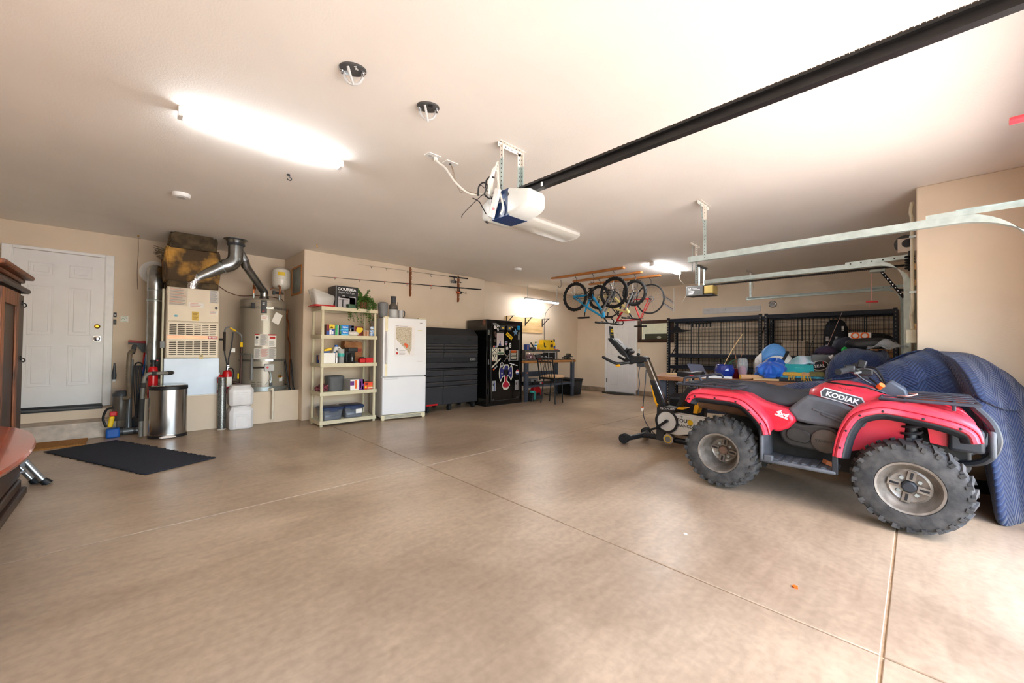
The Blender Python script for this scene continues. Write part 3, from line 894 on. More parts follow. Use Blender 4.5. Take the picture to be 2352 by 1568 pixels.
# switches and note by the door
t = thing('wall_switch', 'small black two-button opener switch on wall beside the house door', 'switch', (-0.197, 7.9, 1.55))
MB().box(-0.016, 0.016, -0.014, 0, 0.02, 0.085).box(-0.016, 0.016, -0.014, 0, -0.085, -0.012).build('case', BLACK, t, bev=0.003)
MB().box(-0.007, 0.007, -0.018, -0.013, 0.04, 0.06).build('button', LGREY, t)
MB().box(-0.007, 0.007, -0.018, -0.013, -0.06, -0.04).build('button', DGREY, t)
t = thing('wall_note', 'small white note with green scribble pinned beside the house door', 'note', (-0.10, 7.897, 1.55))
MB().box(-0.04, 0.04, 0, 0.002, -0.045, 0.045).build('sheet', PAPER, t)
MB().tube(bez([(-0.03, -0.001, -0.01), (-0.015, -0.001, 0.015), (0, -0.001, -0.005), (0.012, -0.001, 0.02), (0.025, -0.001, 0.0)]), 0.0022, 5).box(-0.03, 0.02, -0.001, 0, -0.032, -0.029).box(-0.03, 0.026, -0.001, 0, 0.03, 0.033).build('scribble', M('green_ink', (60, 150, 100), 0.6), t)

# ---- vacuum cleaner and floor tools leaning on the wall
t = thing('upright_vacuum', 'grey and black upright vacuum cleaner with ribbed hose by the step', 'vacuum cleaner', (-0.03, 7.24, 0))
SMOKE = M('smoked_plastic', (92, 84, 76), 0.3, var=0.1, alpha=0.85)
GUN = M('gunmetal_plastic', (110, 114, 116), 0.3, 0.4, var=0.12)
MB().cyl((-0.15, 0, 0.045), (0.15, 0, 0.045), 0.042, n=16).cyl((-0.16, 0, 0.04), (-0.12, 0, 0.04), 0.035, n=12).box(-0.14, 0.14, 0.0, 0.16, 0.012, 0.07).build('floor_head', GUN, t)
for x in (-0.155, -0.06, 0.06, 0.14):
    MB().cyl((x - 0.012, 0, 0.048), (x + 0.012, 0, 0.048), 0.047, n=16).build('head_band', DGREY, t)
MB().tube([(0.0, 0.06, 0.06), (0.0, 0.1, 0.3), (0.01, 0.16, 0.62), (0.015, 0.2, 0.98)], [0.035, 0.032, 0.022, 0.02], 12).build('spine_tube', GUN, t)
MB().lathe([(0.07, 0.18), (0.08, 0.22), (0.08, 0.5), (0.06, 0.54), (0, 0.54)], (-0.08, 0.14, 0), n=20).build('dust_bin', SMOKE, t)
MB().lathe([(0.082, 0.5), (0.08, 0.53), (0.05, 0.57), (0, 0.575)], (-0.08, 0.14, 0), n=20).build('bin_lid', DGREY, t)
MB().lathe([(0, 0.08), (0.09, 0.09), (0.1, 0.16), (0.075, 0.2), (0, 0.2)], (0.11, 0.12, 0), n=20).build('motor_cover', DGREY, t)
pts = bez([(-0.05, 0.07, 0.47), (0.0, 0.04, 0.5), (-0.01, 0.1, 0.7), (-0.01, 0.13, 0.95), (0.0, 0.16, 1.07), (0.03, 0.18, 1.11)], 14)
MB().tube(pts, [0.026 + 0.003 * (i % 2) for i in range(len(pts))], 10).build('hose', M('ribbed_hose', (112, 98, 80), 0.5, var=0.15), t)
MB().cb((0.03, 0.19, 1.12), (0.05, 0.06, 0.13), (15, 10, 0)).build('handle', DGREY, t, bev=0.015)
MB().lathe([(0.022, 0), (0.024, 0.06), (0.012, 0.16), (0.008, 0.22), (0, 0.22)], (-0.15, 0.2, 0.72), n=12).build('crevice_tool', DGREY, t)
MB().lathe([(0.022, 0), (0.022, 0.05)], (-0.15, 0.2, 0.69), n=12).build('tool_socket', LGREY, t)
b = MB()
for k in range(9):
    x = 0.04 + 0.009 * k
    b.tube(bez([(x, 0.15, 0.9), (x + 0.014 * sin(k), 0.11, 0.65), (x + 0.02, 0.12, 0.3), (x + 0.03 * cos(k), 0.12, 0.16)]), 0.006, 5)
b.torus((0.085, 0.16, 0.9), (0.3, 1, 0), 0.04, 0.01, 14, 6)
b.build('wound_cord', BLACK, t)
t = thing('hand_vacuum', 'small blue and yellow hand vacuum standing beside the upright vacuum', 'vacuum cleaner', (-0.20, 7.12, 0))
MB().cb((0.03, 0, 0.06), (0.13, 0.1, 0.12)).build('base', BLUE, t, bev=0.02)
MB().cb((0.01, 0.02, 0.2), (0.05, 0.06, 0.14), (0, 8, 0)).build('cup', YELLOW, t, bev=0.015)
MB().cb((0.03, 0.02, 0.3), (0.07, 0.06, 0.06)).build('cap', RED, t, bev=0.012)
MB().tube(bez([(-0.03, 0, 0.14), (-0.06, 0, 0.25), (-0.03, 0, 0.36), (0.03, 0, 0.38)]), 0.013, 8).build('handle', BLACK, t)
def stick(name, label, cat, base, top, m, r=0.012):
    t = thing(name, label, cat, base)
    d = V(top) - V(base)
    MB().tube([(0, 0, 0.01), tuple(d)], r, 8).build('pole', m, t)
    return t, d
s, d = stick('floor_squeegee', 'red squeegee head on a red pole leaning against the big vent pipe', 'squeegee', (0.06, 7.68, 0.02), (0.12, 7.74, 1.18), RED)
MB().cb((d.x, d.y - 0.02, d.z + 0.04), (0.35, 0.03, 0.035), (0, 4, 0)).build('head', M('squeegee_red', (150, 24, 30), 0.5), s, bev=0.006)
MB().cb((d.x, d.y - 0.02, d.z + 0.012), (0.35, 0.012, 0.03), (0, 4, 0)).build('blade', BLACK, s)
MB().prism([(-0.11, 0), (0.11, 0), (0.03, -0.13), (-0.03, -0.13)], (d.x, d.y - 0.03, d.z + 0.02), (1, 0, 0), (0, 0, 1), (0, 0.02, 0)).build('bracket', BLACK, s)
s, d = stick('blue_mop', 'bright blue mop pole with white grip leaning beside the squeegee', 'mop', (0.02, 7.58, 0.02), (0.15, 7.64, 1.19), BLUE)
MB().tube([tuple(d * 0.96), tuple(d * 1.04)], 0.017, 8).build('grip', LGREY, s)
MB().tube([tuple(d * 1.03), tuple(d * 1.07)], 0.014, 8).build('hanging_cap', NAVY, s)
MB().cb((-0.0, 0, 0.012), (0.26, 0.09, 0.022)).build('mop_head', DGREY, s)
s, d = stick('blue_broom', 'blue broom pole leaning furthest right behind the vacuum', 'broom', (0.10, 7.72, 0.02), (0.29, 7.79, 1.1), BLUE, 0.013)
MB().cb((0, 0, 0.05), (0.3, 0.05, 0.09)).build('bristle_head', BLACK, s, bev=0.006)
s, d = stick('red_pole', 'short red pole leaning behind the vacuum cords', 'pole', (0.02, 7.72, 0.02), (0.16, 7.8, 0.8), RED, 0.011)

# ---- furnace
TAUPE = M('furnace_enamel', (196, 182, 160), 0.38, 0.1, var=0.05, vs=5)
TAUPED = M('furnace_enamel_dark', (120, 108, 92), 0.5, var=0.1)
t = thing('furnace', 'taupe upright gas furnace with louvred front standing on the platform', 'furnace', (0.592, 6.96, 0.485))
sh = MB().box(-0.30, 0.295, 0, 0.66, 0, 0.52).build('return_box', M('sheet_metal', (150, 156, 164), 0.42, 0.6, var=0.08, vs=3, bump=0.03, bs=6), t, bev=0.003)
MB().box(-0.30, 0.295, -0.014, 0.0, 0.0, 0.012).build('bottom_flange', WSTEEL, sh)
MB().box(-0.285, 0.285, 0, 0.66, 0.52, 1.485).build('cabinet', TAUPE, t, bev=0.004)
up = MB().box(-0.275, 0.275, -0.02, 0, 1.025, 1.48).build('upper_panel', TAUPE, t, bev=0.004)
gr = MB().box(-0.275, 0.275, -0.016, 0, 0.53, 1.015).build('grille_panel', TAUPE, t, bev=0.004)
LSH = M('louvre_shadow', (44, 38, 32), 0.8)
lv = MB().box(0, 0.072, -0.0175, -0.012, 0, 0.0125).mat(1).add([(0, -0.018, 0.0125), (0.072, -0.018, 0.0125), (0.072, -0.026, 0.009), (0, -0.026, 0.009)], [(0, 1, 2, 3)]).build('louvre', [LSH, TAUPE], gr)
first = True
for c0 in range(6):
    for (z0, n) in ((0.845, 6), (0.57, 8)):
        for r_ in range(n):
            o = lv if first else lv.copy()
            if not first:
                COL.objects.link(o)
            first = False
            o.location = (-0.252 + c0 * 0.086, 0, z0 + r_ * 0.0255)
st = MB().box(-0.27, 0.27, -0.02, -0.014, 0.785, 0.83).build('trim_strip', M('copper_strip', (186, 126, 98), 0.35, 0.5, var=0.2, vs=8, stretch=(1, 1, 10)), t)
MB().box(0.16, 0.265, -0.023, -0.018, 0.787, 0.829).build('badge', M('badge_red', (168, 26, 34), 0.4), st)
txt('bryant', 0.034, WINK, st, (0.212, -0.024, 0.812), bold=0.0004)
def doc(parent, x0, x1, z0, z1, y, base, lines, inks=(INKG,), name='label', n=8, mx=0.1):
    o = MB().box(x0, x1, y - 0.0015, y, z0, z1).build(name, base, parent)
    w, h = x1 - x0, z1 - z0
    for k, ink in enumerate(inks):
        b = MB()
        for i in range(n):
            if i % len(inks) != k:
                continue
            zz = z1 - h * (i + 0.7) / (n + 0.4)
            ln = w * (1 - 2 * mx) * (0.65 + 0.35 * ((i * 37) % 10) / 10)
            b.box(x0 + w * mx, x0 + w * mx + ln, y - 0.0022, y - 0.0014, zz, zz + h / (n + 1) * 0.42)
        b.build('print', ink, o)
    return o
TAUPEL = M('label_taupe', (206, 194, 176), 0.6, var=0.03)
doc(up, -0.265, -0.075, 1.24, 1.475, -0.02, TAUPEL, 8, (INKG, M('faded_red_ink', (206, 130, 116), 0.7), INKG), n=16, mx=0.03)
doc(up, -0.06, 0.105, 1.225, 1.285, -0.02, PAPER, 3, (M('faded_red_ink'),), n=3)
doc(up, 0.17, 0.268, 1.30, 1.475, -0.02, M('grey_paper', (206, 202, 196), 0.7), 10, (INKG,), n=12, mx=0.06)
doc(up, 0.17, 0.262, 1.14, 1.185, -0.02, PAPER, 3, (M('faded_red_ink'), INKG), n=3)
doc(up, -0.022, 0.055, 1.04, 1.165, -0.02, M('yellow_label', (222, 190, 92), 0.6, var=0.05), 5, (M('brown_ink', (150, 110, 50), 0.7),), n=7)
MB().prism([(0.016 * cos(a / 8 * pi) * 1.2, 0.016 * sin(a / 8 * pi)) for a in range(16)], (-0.19, -0.02, 1.095), (1, 0, 0), (0, 0, 1), (0, -0.002, 0)).build('sticker', M('blue_sticker', (120, 176, 196), 0.6), up)
MB().lathe([(0.018, 0), (0.016, 0.006), (0, 0.006)], (0.245, -0.02, 1.23), (0, -1, 0), 16).build('sight_port', DGREY, up)
doc(t, 0.07, 0.11, 0.51, 0.57, -0.02, M('manila_tag', (226, 206, 150), 0.7), 2, (INKG,), 'hang_tag', n=3)
# insulated plenum
def fib():
    m = M('fibreglass_insulation', (214, 160, 74), 0.95, rgb2=(78, 62, 44), vs=3.2, bump=1.0, bs=26)
    r = [n for n in m.node_tree.nodes if n.type == 'VALTORGB'][0]
    r.color_ramp.elements[0].position, r.color_ramp.elements[1].position = 0.46, 0.66
    return m
FIB = fib()
FIBD = M('fibreglass_dirty', (96, 80, 58), 0.95, rgb2=(62, 52, 38), vs=9, bump=1.0, bs=40)
def wrap(name, x0, x1, y0, y1, z0, z1, m, am=0.02, seed=0):
    b = MB()
    n = 56
    P = rrect(x1 - x0, y1 - y0, 0.05, 13)
    n = len(P)
    rnd = random.Random(seed)
    ph = [rnd.uniform(0, 6) for _ in range(8)]
    def f(u, v):
        q = P[int(u * n + 1e-6) % n]
        a = u * 2 * pi
        s = 1 + am * (sin(3 * a + ph[0]) * 0.5 + sin(7 * a + 9 * v + ph[1]) * 0.35 + sin(13 * a - 5 * v + ph[2]) * 0.3) * 1.4
        s *= 1 - 0.12 * max(0, abs(v - 0.5) * 2 - 0.75) * 4 * 0.3
        return ((x0 + x1) / 2 + q[0] * s, (y0 + y1) / 2 + q[1] * s, z0 + (z1 - z0) * v + 0.012 * sin(5 * a + ph[3]) * (1 if v > 0.05 else 0))
    b.grid(f, n, 12, wrap=True)
    b.f.append(list(range(n))[::-1]); b.mi.append(0)
    b.f.append(list(range(12 * n, 13 * n))); b.mi.append(0)
    return b.build(name, m, pl, ang=60)
pl = thing('insulated_plenum', 'duct plenum wrapped in yellow and brown fibreglass above the furnace', 'duct', (0.592, 6.96, 1.97))
wrap('duct_collar', -0.285, 0.275, 0.02, 0.62, 0.0, 0.12, FIBD, 0.008, 1)
wrap('insulation_wrap', -0.32, 0.29, -0.02, 0.66, 0.09, 0.54, FIB, 0.022, 2)
wrap('insulation_top', -0.27, 0.25, 0.04, 0.6, 0.52, 0.745, FIBD, 0.03, 3)
b = MB()
for k in range(40):
    rnd = random.Random(k)
    a = (-0.31, 0.0 + rnd.uniform(0, 0.15), 0.42 + rnd.uniform(-0.06, 0.08))
    b.tube([a, (a[0] - rnd.uniform(0.03, 0.12), a[1] + rnd.uniform(-0.03, 0.03), a[2] + rnd.uniform(-0.03, 0.05))], 0.004, 4)
b.build('loose_fibres', FIBD, pl)['kind'] = 'stuff'
# ---- flue pipes
t = thing('flue_pipe', 'galvanised flue with ceiling collar branching to furnace and water heater', 'flue pipe', (1.05, 6.92, H))
MB().lathe([(0.15, 0), (0.15, -0.006), (0.12, -0.02), (0.105, -0.05), (0.1, -0.07), (0, -0.07)], n=32).build('ceiling_collar', DUCT, t)
MB().lathe([(0.104, -0.055), (0.112, -0.065), (0.112, -0.085), (0.1, -0.095), (0.09, -0.095)], n=32, cap=False).build('storm_ring', DGREY, t)
MB().cyl((0, 0, -0.06), (0, 0, -0.25), 0.092, n=28).build('riser', DUCT, t)
f1 = bez([(0, 0, -0.24), (-0.01, 0, -0.3), (-0.06, 0.0, -0.37), (-0.14, 0.01, -0.41)], 5)
MB().tube(f1, 0.094, 24).build('elbow', DUCT, t, ang=20)
MB().tube([(-0.13, 0.01, -0.405), (-0.43, 0.09, -0.61)], 0.08, 24).build('furnace_branch', DUCT, t)
MB().tube(bez([(-0.41, 0.085, -0.60), (-0.455, 0.10, -0.64), (-0.475, 0.11, -0.70), (-0.478, 0.115, -0.765)], 5), 0.082, 24).build('foil_elbow', M('crumpled_foil', (214, 214, 216), 0.18, 1.0, var=0.1, bump=0.8, bs=40), t)
for k in (0.05, 0.9):
    p = V((-0.13, 0.01, -0.405)).lerp(V((-0.43, 0.09, -0.61)), k)
    q = V((-0.13, 0.01, -0.405)).lerp(V((-0.43, 0.09, -0.61)), k + 0.05)
    MB().tube([p, q], 0.084, 24).build('joint_band', GALV, t)
MB().tube([(0.03, 0.03, -0.12), (0.12, 0.08, -0.27)], 0.058, 20).tube([(0.12, 0.08, -0.27), (0.15, 0.12, -0.36)], 0.061, 20).build('wye_branch', DUCT, t)
MB().tube([(0.14, 0.11, -0.34), (0.41, 0.33, -0.66)], 0.056, 20).build('heater_branch', DUCT, t)
MB().tube(bez([(0.40, 0.32, -0.645), (0.435, 0.345, -0.69), (0.44, 0.35, -0.78)], 5), 0.058, 20).build('heater_elbow', DUCT, t)
MB().lathe([(0.085, -0.825), (0.075, -0.80), (0.058, -0.76), (0.0, -0.76)], (0.44, 0.35, 0), n=24).build('draft_hood', DUCT, t)
# ---- big return pipe
t = thing('vent_pipe', 'large galvanised vent pipe rising beside the furnace to a white wall collar', 'vent pipe', (0.206, 7.37, 0.485))
MB().cyl((0, 0, 0.3), (0, 0, 1.45), 0.086, n=28).build('pipe', DUCT, t)
MB().tube(bez([(0, 0, 1.44), (0, 0.005, 1.60), (0.0, 0.06, 1.71), (0, 0.16, 1.75), (0, 0.3, 1.76)], 4), 0.089, 24).build('elbow', DUCT, t, ang=18)
for z in (1.30, 1.44):
    MB().lathe([(0.086, 0), (0.09, 0.006), (0.09, 0.02), (0.086, 0.026)], (0, 0, z), n=28, cap=False).build('joint_band', GALV, t)
MB().tube(bez([(0, 0, 0.32), (0.0, -0.01, 0.24), (0.04, -0.03, 0.18), (0.12, -0.06, 0.16)], 4), 0.085, 24).build('lower_elbow', DUCT, t, ang=18)
MB().lathe([(0.17, 0), (0.17, 0.02), (0.155, 0.03), (0.1, 0.03)], (0.0, 0.529, 1.77), (0, -1, 0), 40).build('wall_collar', WPLAS, t)
MB().cyl((0, 0.28, 1.76), (0, 0.5, 1.765), 0.09, n=24).build('wall_sleeve', DUCT, t)
# furnace conduit and drain line
t = thing('furnace_conduit', 'thin painted conduit with grey box on the furnace left side', 'conduit', (0.285, 6.985, 0.485))
MB().cyl((-0.012, 0, 0.0), (-0.012, 0, 1.45), 0.012, n=10).build('pipe', M('beige_painted_metal'), t)
MB().box(-0.035, 0.012, -0.02, 0.03, 0.66, 0.75).build('switch_box', GREY, t, bev=0.004)
t = thing('condensate_pipe', 'grey drain pipe with black foam sleeves bending down left of the trash can', 'drain pipe', (0.10, 6.86, 0.0))
pp = bez([(0.285, 0.08, 0.815), (0.2, 0.0, 0.815), (0.1, 0, 0.815), (0.04, 0, 0.81), (0.01, 0, 0.77), (0.0, 0, 0.7), (-0.01, 0, 0.5), (-0.015, 0, 0.25), (-0.015, 0.0, 0.02)], 8)
MB().tube(pp, 0.022, 12).build('pipe', M('grey_pvc', (120, 116, 108), 0.4, var=0.15), t)
for a, b_ in ((2, 7), (14, 20), (40, 44), (48, 58)):
    MB().tube(pp[a:b_], 0.027, 12).build('foam_sleeve', M('foam_sleeve', (52, 50, 48), 0.8, var=0.2), t)
t = thing('red_gas_cylinder', 'slim red fire extinguisher with black top behind the trash can', 'fire extinguisher', (0.19, 7.02, 0.485))
MB().lathe([(0.05, 0), (0.052, 0.01), (0.052, 0.36), (0.045, 0.4), (0.025, 0.42), (0, 0.42)], n=24).build('bottle', REDP, t)
MB().lathe([(0.03, 0.4), (0.032, 0.43), (0.024, 0.45), (0.032, 0.48), (0.034, 0.5), (0, 0.5)], n=16).build('valve', BLACK, t)
MB().box(0.0, 0.05, -0.012, 0.012, 0.485, 0.5).build('trigger', RED, t, bev=0.004)
# ---- stainless trash can (D-shaped)
t = thing('trash_can', 'stainless steel step trash can with black rim in front of the furnace platform', 'trash can', (0.338, 6.76, 0), -3)
def dsh(k):
    return [(0.19 * k * cos(R(a)), -0.14 * k * sin(R(a)) * 1.0) for a in range(0, 181, 10)] + [(-0.19 * k, 0.10 * k), (-0.17 * k, 0.125 * k), (0.17 * k, 0.125 * k), (0.19 * k, 0.10 * k)]
MB().prism(dsh(1), (0, 0, 0.035), (1, 0, 0), (0, 1, 0), (0, 0, 0.575)).build('body', STEEL, t)
MB().prism(dsh(1.02), (0, 0, 0), (1, 0, 0), (0, 1, 0), (0, 0, 0.037)).build('base_ring', BLACK, t)
MB().prism(dsh(1.03), (0, 0, 0.61), (1, 0, 0), (0, 1, 0), (0, 0, 0.045)).build('rim', BLACK, t, bev=0.006)
MB().prism(dsh(0.93), (0, 0, 0.648), (1, 0, 0), (0, 1, 0), (0, 0, 0.02)).build('lid', STEEL, t, bev=0.01)
MB().prism([(x * 0.09, y * 0.02) for x, y in ((-1, 0), (-0.6, 0.8), (0, 1.1), (0.6, 0.8), (1, 0), (0.6, -0.7), (-0.6, -0.7))], (0.0, -0.175, 0.022), (1, 0, 0), (0, 0.3, 1), (0, 0.05, 0)).build('pedal', STEEL, t, bev=0.004)
# ---- bollard, buckets
t = thing('steel_bollard', 'galvanised steel bollard standing in front of the furnace platform', 'bollard', (0.912, 6.84, 0))
MB().lathe([(0.05, 0.0), (0.05, 0.725), (0.046, 0.735), (0, 0.738)], n=28).build('post', M('spangled_galvanised', (150, 150, 146), 0.35, 0.8, rgb2=(96, 96, 94), vs=60, bump=0.2, bs=70), t)
MB().lathe([(0.056, 0), (0.054, 0.012), (0.05, 0.014)], n=28).build('base', CONC, t)
BUCK = M('white_bucket_plastic', (226, 224, 224), 0.42, var=0.04)
def bucket(label, z, h, rz):
    t = thing('pet_food_bucket', label, 'bucket', (1.12, 6.775, z), rz, 'stacked white buckets')
    b = MB()
    secs = [(0.0, 0.9), (0.02, 0.98), (h * 0.75, 1.0), (h * 0.78, 0.98), (h * 0.93, 0.78), (h * 0.94, 0.72)]
    P = [(x * 0.147, y * 0.125) for x, y in ((-0.72, -1), (0.72, -1), (1, -0.7), (1, 0.7), (0.72, 1), (-0.72, 1), (-1, 0.7), (-1, -0.7))]
    n = 8
    vv = [(p[0] * s, p[1] * s, zz) for zz, s in secs for p in P]
    ff = [(k * n + i, k * n + (i + 1) % n, (k + 1) * n + (i + 1) % n, (k + 1) * n + i) for k in range(len(secs) - 1) for i in range(n)]
    ff += [tuple(range(n))[::-1], tuple(range((len(secs) - 1) * n, len(secs) * n))]
    b.add(vv, ff)
    b.build('body', BUCK, t, bev=0.006)
    MB().lathe([(0.1, h * 0.935), (0.115, h * 0.94), (0.115, h * 0.985), (0.1, h), (0, h)], n=28, sx=1.05, sy=0.92).build('screw_lid', BUCK, t)
    MB().box(-0.075, 0.075, -0.13, -0.122, h * 0.62, h * 0.66).build('handle_ridge', BUCK, t, bev=0.003)
    MB().box(-0.07, 0.07, -0.13, -0.122, h * 0.55, h * 0.57).build('handle_ridge', BUCK, t, bev=0.002)
    if z == 0:
        MB().prism(rrect(0.15, 0.15, 0.02), (0, -0.1235, h * 0.28), (1, 0, 0), (0, 0, 1), (0, -0.003, 0)).build('embossed_panel', BUCK, t, bev=0.002)
    return t
bucket('white plastic bucket, the lower one of the stack beside the bollard', 0, 0.335, 2)
bucket('white plastic bucket, the upper one of the stack beside the bollard', 0.337, 0.285, -1)
# ---- extinguishers behind the bollard
def extinguisher(label, x, y, z, s):
    t = thing('fire_extinguisher', label, 'fire extinguisher', (x, y, z), 0, 'red extinguishers on the platform')
    MB().lathe([(0.055 * s, 0), (0.06 * s, 0.01), (0.06 * s, 0.28 * s), (0.05 * s, 0.32 * s), (0.022 * s, 0.34 * s), (0, 0.34 * s)], n=24).build('bottle', REDP, t)
    MB().lathe([(0.018 * s, 0.335 * s), (0.02 * s, 0.38 * s), (0, 0.38 * s)], n=12).box(-0.01, 0.01, -0.07 * s, 0.01, 0.375 * s, 0.385 * s).box(-0.01, 0.01, -0.065 * s, 0.01, 0.4 * s, 0.41 * s).build('valve', CHROME, t)
    MB().lathe([(0.0604 * s, 0.1 * s), (0.0606 * s, 0.24 * s)], n=24, cap=False).build('label_wrap', PAPER, t)
    MB().lathe([(0.061 * s, 0.07 * s), (0.061 * s, 0.082 * s)], n=24, cap=False).build('band', BLACK, t)
    MB().cb((-0.02 * s, -0.0595 * s, 0.19 * s), (0.018 * s, 0.006, 0.09 * s)).build('yellow_strip', YINK, t)
    MB().tube(bez([(0.01, 0, 0.36 * s), (0.06 * s, 0, 0.36 * s), (0.075 * s, 0, 0.28 * s), (0.066 * s, 0, 0.2 * s)]), 0.007, 8).build('hose', BLACK, t)
extinguisher('larger red fire extinguisher with chrome valve right of the bollard', 0.995, 7.03, 0.485, 1.0)
t = thing('fire_extinguisher', 'small red fire extinguisher half hidden behind the bollard on its left', 'fire extinguisher', (0.895, 7.0, 0.485), 0, 'red extinguishers on the platform')
MB().lathe([(0.045, 0), (0.048, 0.01), (0.048, 0.24), (0.035, 0.27), (0.016, 0.28), (0, 0.28)], n=20).build('bottle', REDP, t)
MB().lathe([(0.014, 0.275), (0.016, 0.31), (0, 0.31)], n=10).build('valve', CHROME, t)
MB().lathe([(0.0485, 0.06), (0.0485, 0.16)], n=20, cap=False).build('label_wrap', PAPER, t)

# ---- water heater
HEATG = M('heater_enamel', (150, 142, 128), 0.3, 0.15, var=0.03, vs=3, coat=0.3)
t = thing('water_heater', 'tall grey gas water heater strapped to the wall, standing in a metal pan', 'water heater', (1.49, 7.28, 0.485))
MB().lathe([(0.33, 0.0), (0.345, 0.002), (0.352, 0.07), (0.346, 0.07), (0.34, 0.006), (0, 0.006)], n=56).build('drain_pan', GALV, t)
MB().lathe([(0, 0.03), (0.3, 0.03), (0.3, 0.045), (0.312, 0.05), (0.312, 1.365), (0.316, 1.37), (0.316, 1.40), (0.3, 1.425), (0.1, 1.435), (0, 1.435)], n=64).build('tank_jacket', HEATG, t, ang=30)
for z in (1.27, 0.46):
    MB().lathe([(0.313, z), (0.318, z), (0.318, z + 0.035), (0.313, z + 0.035)], n=64).build('strap', M('strap_steel', (134, 132, 124), 0.4, 0.7, var=0.25, vs=50), t)
MB().cb((0.02, -0.325, 1.285), (0.1, 0.016, 0.03)).cyl((-0.02, -0.33, 1.285), (0.1, -0.33, 1.285), 0.008, n=8).build('strap_tensioner', CHROME, t)
MB().cb((0.02, -0.325, 0.477), (0.1, 0.016, 0.025)).build('strap_tensioner', CHROME, t)
def curved(parent, name, a0, a1, z0, z1, m, r=0.3135, n=6):
    """label wrapped round the tank; angles in degrees from the front, positive to the right"""
    b = MB()
    b.grid(lambda u, v: (r * sin(R(a0 + (a1 - a0) * u)), -r * cos(R(a0 + (a1 - a0) * u)), z0 + (z1 - z0) * v), n, 1)
    return b.build(name, m, parent)
def clines(parent, a0, a1, z0, z1, n, ink, r=0.3142):
    b = MB()
    for i in range(n):
        zz = z0 + (z1 - z0) * (i + 0.35) / n
        e = a0 + (a1 - a0) * (0.7 + 0.3 * ((i * 7) % 5) / 5)
        h = (z1 - z0) / n * 0.4
        b.grid(lambda u, v: (r * sin(R(a0 + (e - a0) * u)), -r * cos(R(a0 + (e - a0) * u)), zz + h * v), 3, 1)
    b.build('print', ink, parent)
o = 10.0
bl = curved(t, 'brand_label', -8 - o, 6 - o, 1.20, 1.40, BLACK, 0.3182)
clines(bl, -5 - o, 3 - o, 1.33, 1.37, 2, WINK, 0.3192); clines(bl, -5 - o, 3 - o, 1.22, 1.25, 2, INKR, 0.3192)
wl = curved(t, 'white_label', -7 - o, 10 - o, 1.09, 1.17, PAPER); clines(wl, -5 - o, 8 - o, 1.11, 1.15, 3, M('faded_red_ink'))
p1 = curved(t, 'warning_label', -22 - o, -10 - o, 0.70, 0.88, PAPER); clines(p1, -21 - o, -12 - o, 0.72, 0.80, 6, INKG); curved(p1, 'red_header', -22 - o, -10 - o, 0.86, 0.88, INKR, 0.3145); curved(p1, 'pictogram', -19 - o, -13 - o, 0.81, 0.845, INK, 0.3145)
p2 = curved(t, 'rating_label', -10 - o, 10 - o, 0.70, 0.88, M('grey_paper')); clines(p2, -8 - o, 8 - o, 0.71, 0.87, 12, INKG)
p3 = curved(t, 'warning_label', 11 - o, 32 - o, 0.68, 0.88, PAPER); clines(p3, 13 - o, 29 - o, 0.69, 0.78, 7, INKG); curved(p3, 'red_header', 11 - o, 32 - o, 0.86, 0.88, INKR, 0.3145); curved(p3, 'pictogram', 14 - o, 29 - o, 0.81, 0.845, INKR, 0.3145)
p4 = curved(t, 'lighting_instructions', -23 - o, 33 - o, 0.50, 0.66, M('grey_paper')); clines(p4, -21 - o, -8 - o, 0.515, 0.65, 9, INKG); clines(p4, -6 - o, 12 - o, 0.53, 0.65, 8, M('faded_red_ink')); clines(p4, 14 - o, 31 - o, 0.515, 0.65, 9, INKG)
MB().cb((0.12, -0.306, 1.13), (0.12, 0.004, 0.17), (0, 24, 18)).build('manual_pouch', PAPER, t)
MB().box(-0.05, 0.085, -0.372, -0.31, 0.31, 0.42).build('gas_valve', LGREY, t, bev=0.012)
MB().cyl((-0.01, -0.375, 0.37), (-0.01, -0.365, 0.37), 0.016, n=14).build('gas_knob', RED, t)
MB().tube([(-0.05, -0.345, 0.37), (-0.2, -0.345, 0.37)], 0.013, 8).build('gas_nipple', M('black_iron', (48, 40, 36), 0.5, 0.4), t)
MB().tube([(-0.21, -0.345, 0.18), (-0.21, -0.345, 0.52)], 0.018, 10).build('drip_leg', GREY, t)
MB().tube(bez([(-0.21, -0.345, 0.5), (-0.22, -0.34, 0.57), (-0.29, -0.27, 0.575), (-0.34, -0.2, 0.57)]), 0.011, 8).build('gas_tube', GALV, t)
MB().tube(bez([(0.03, -0.34, 0.32), (0.05, -0.335, 0.2), (0.04, -0.335, 0.12)]), 0.007, 6).tube(bez([(0.0, -0.34, 0.32), (0.05, -0.34, 0.26), (0.03, -0.335, 0.17), (-0.02, -0.33, 0.1)]), 0.004, 6).build('pilot_tubes', GALV, t)
MB().box(0.03, 0.065, -0.345, -0.31, 0.08, 0.13).build('igniter', BLACK, t)
MB().cyl((0.175, -0.262, 0.22), (0.19, -0.285, 0.22), 0.02, n=12).build('drain_valve', BRASS, t)
lb = curved(t, 'small_label', 44 - o, 58 - o, 0.14, 0.22, PAPER); curved(lb, 'orange_header', 44 - o, 58 - o, 0.205, 0.22, ORANGE, 0.3145)
for a0 in (-28 - o, 62 - o):
    for k in range(4):
        curved(t, 'air_slot', a0, a0 + (9 if k % 2 else 11), 0.055 + 0.028 * k, 0.065 + 0.028 * k, BLACK)
        curved(t, 'air_slot', a0 + 14, a0 + 25, 0.055 + 0.028 * k, 0.065 + 0.028 * k, BLACK)
MB().cb((-0.195, -0.265, 1.31), (0.05, 0.03, 0.09), (0, 0, -30)).build('strap_bracket', DGREY, t, bev=0.01)
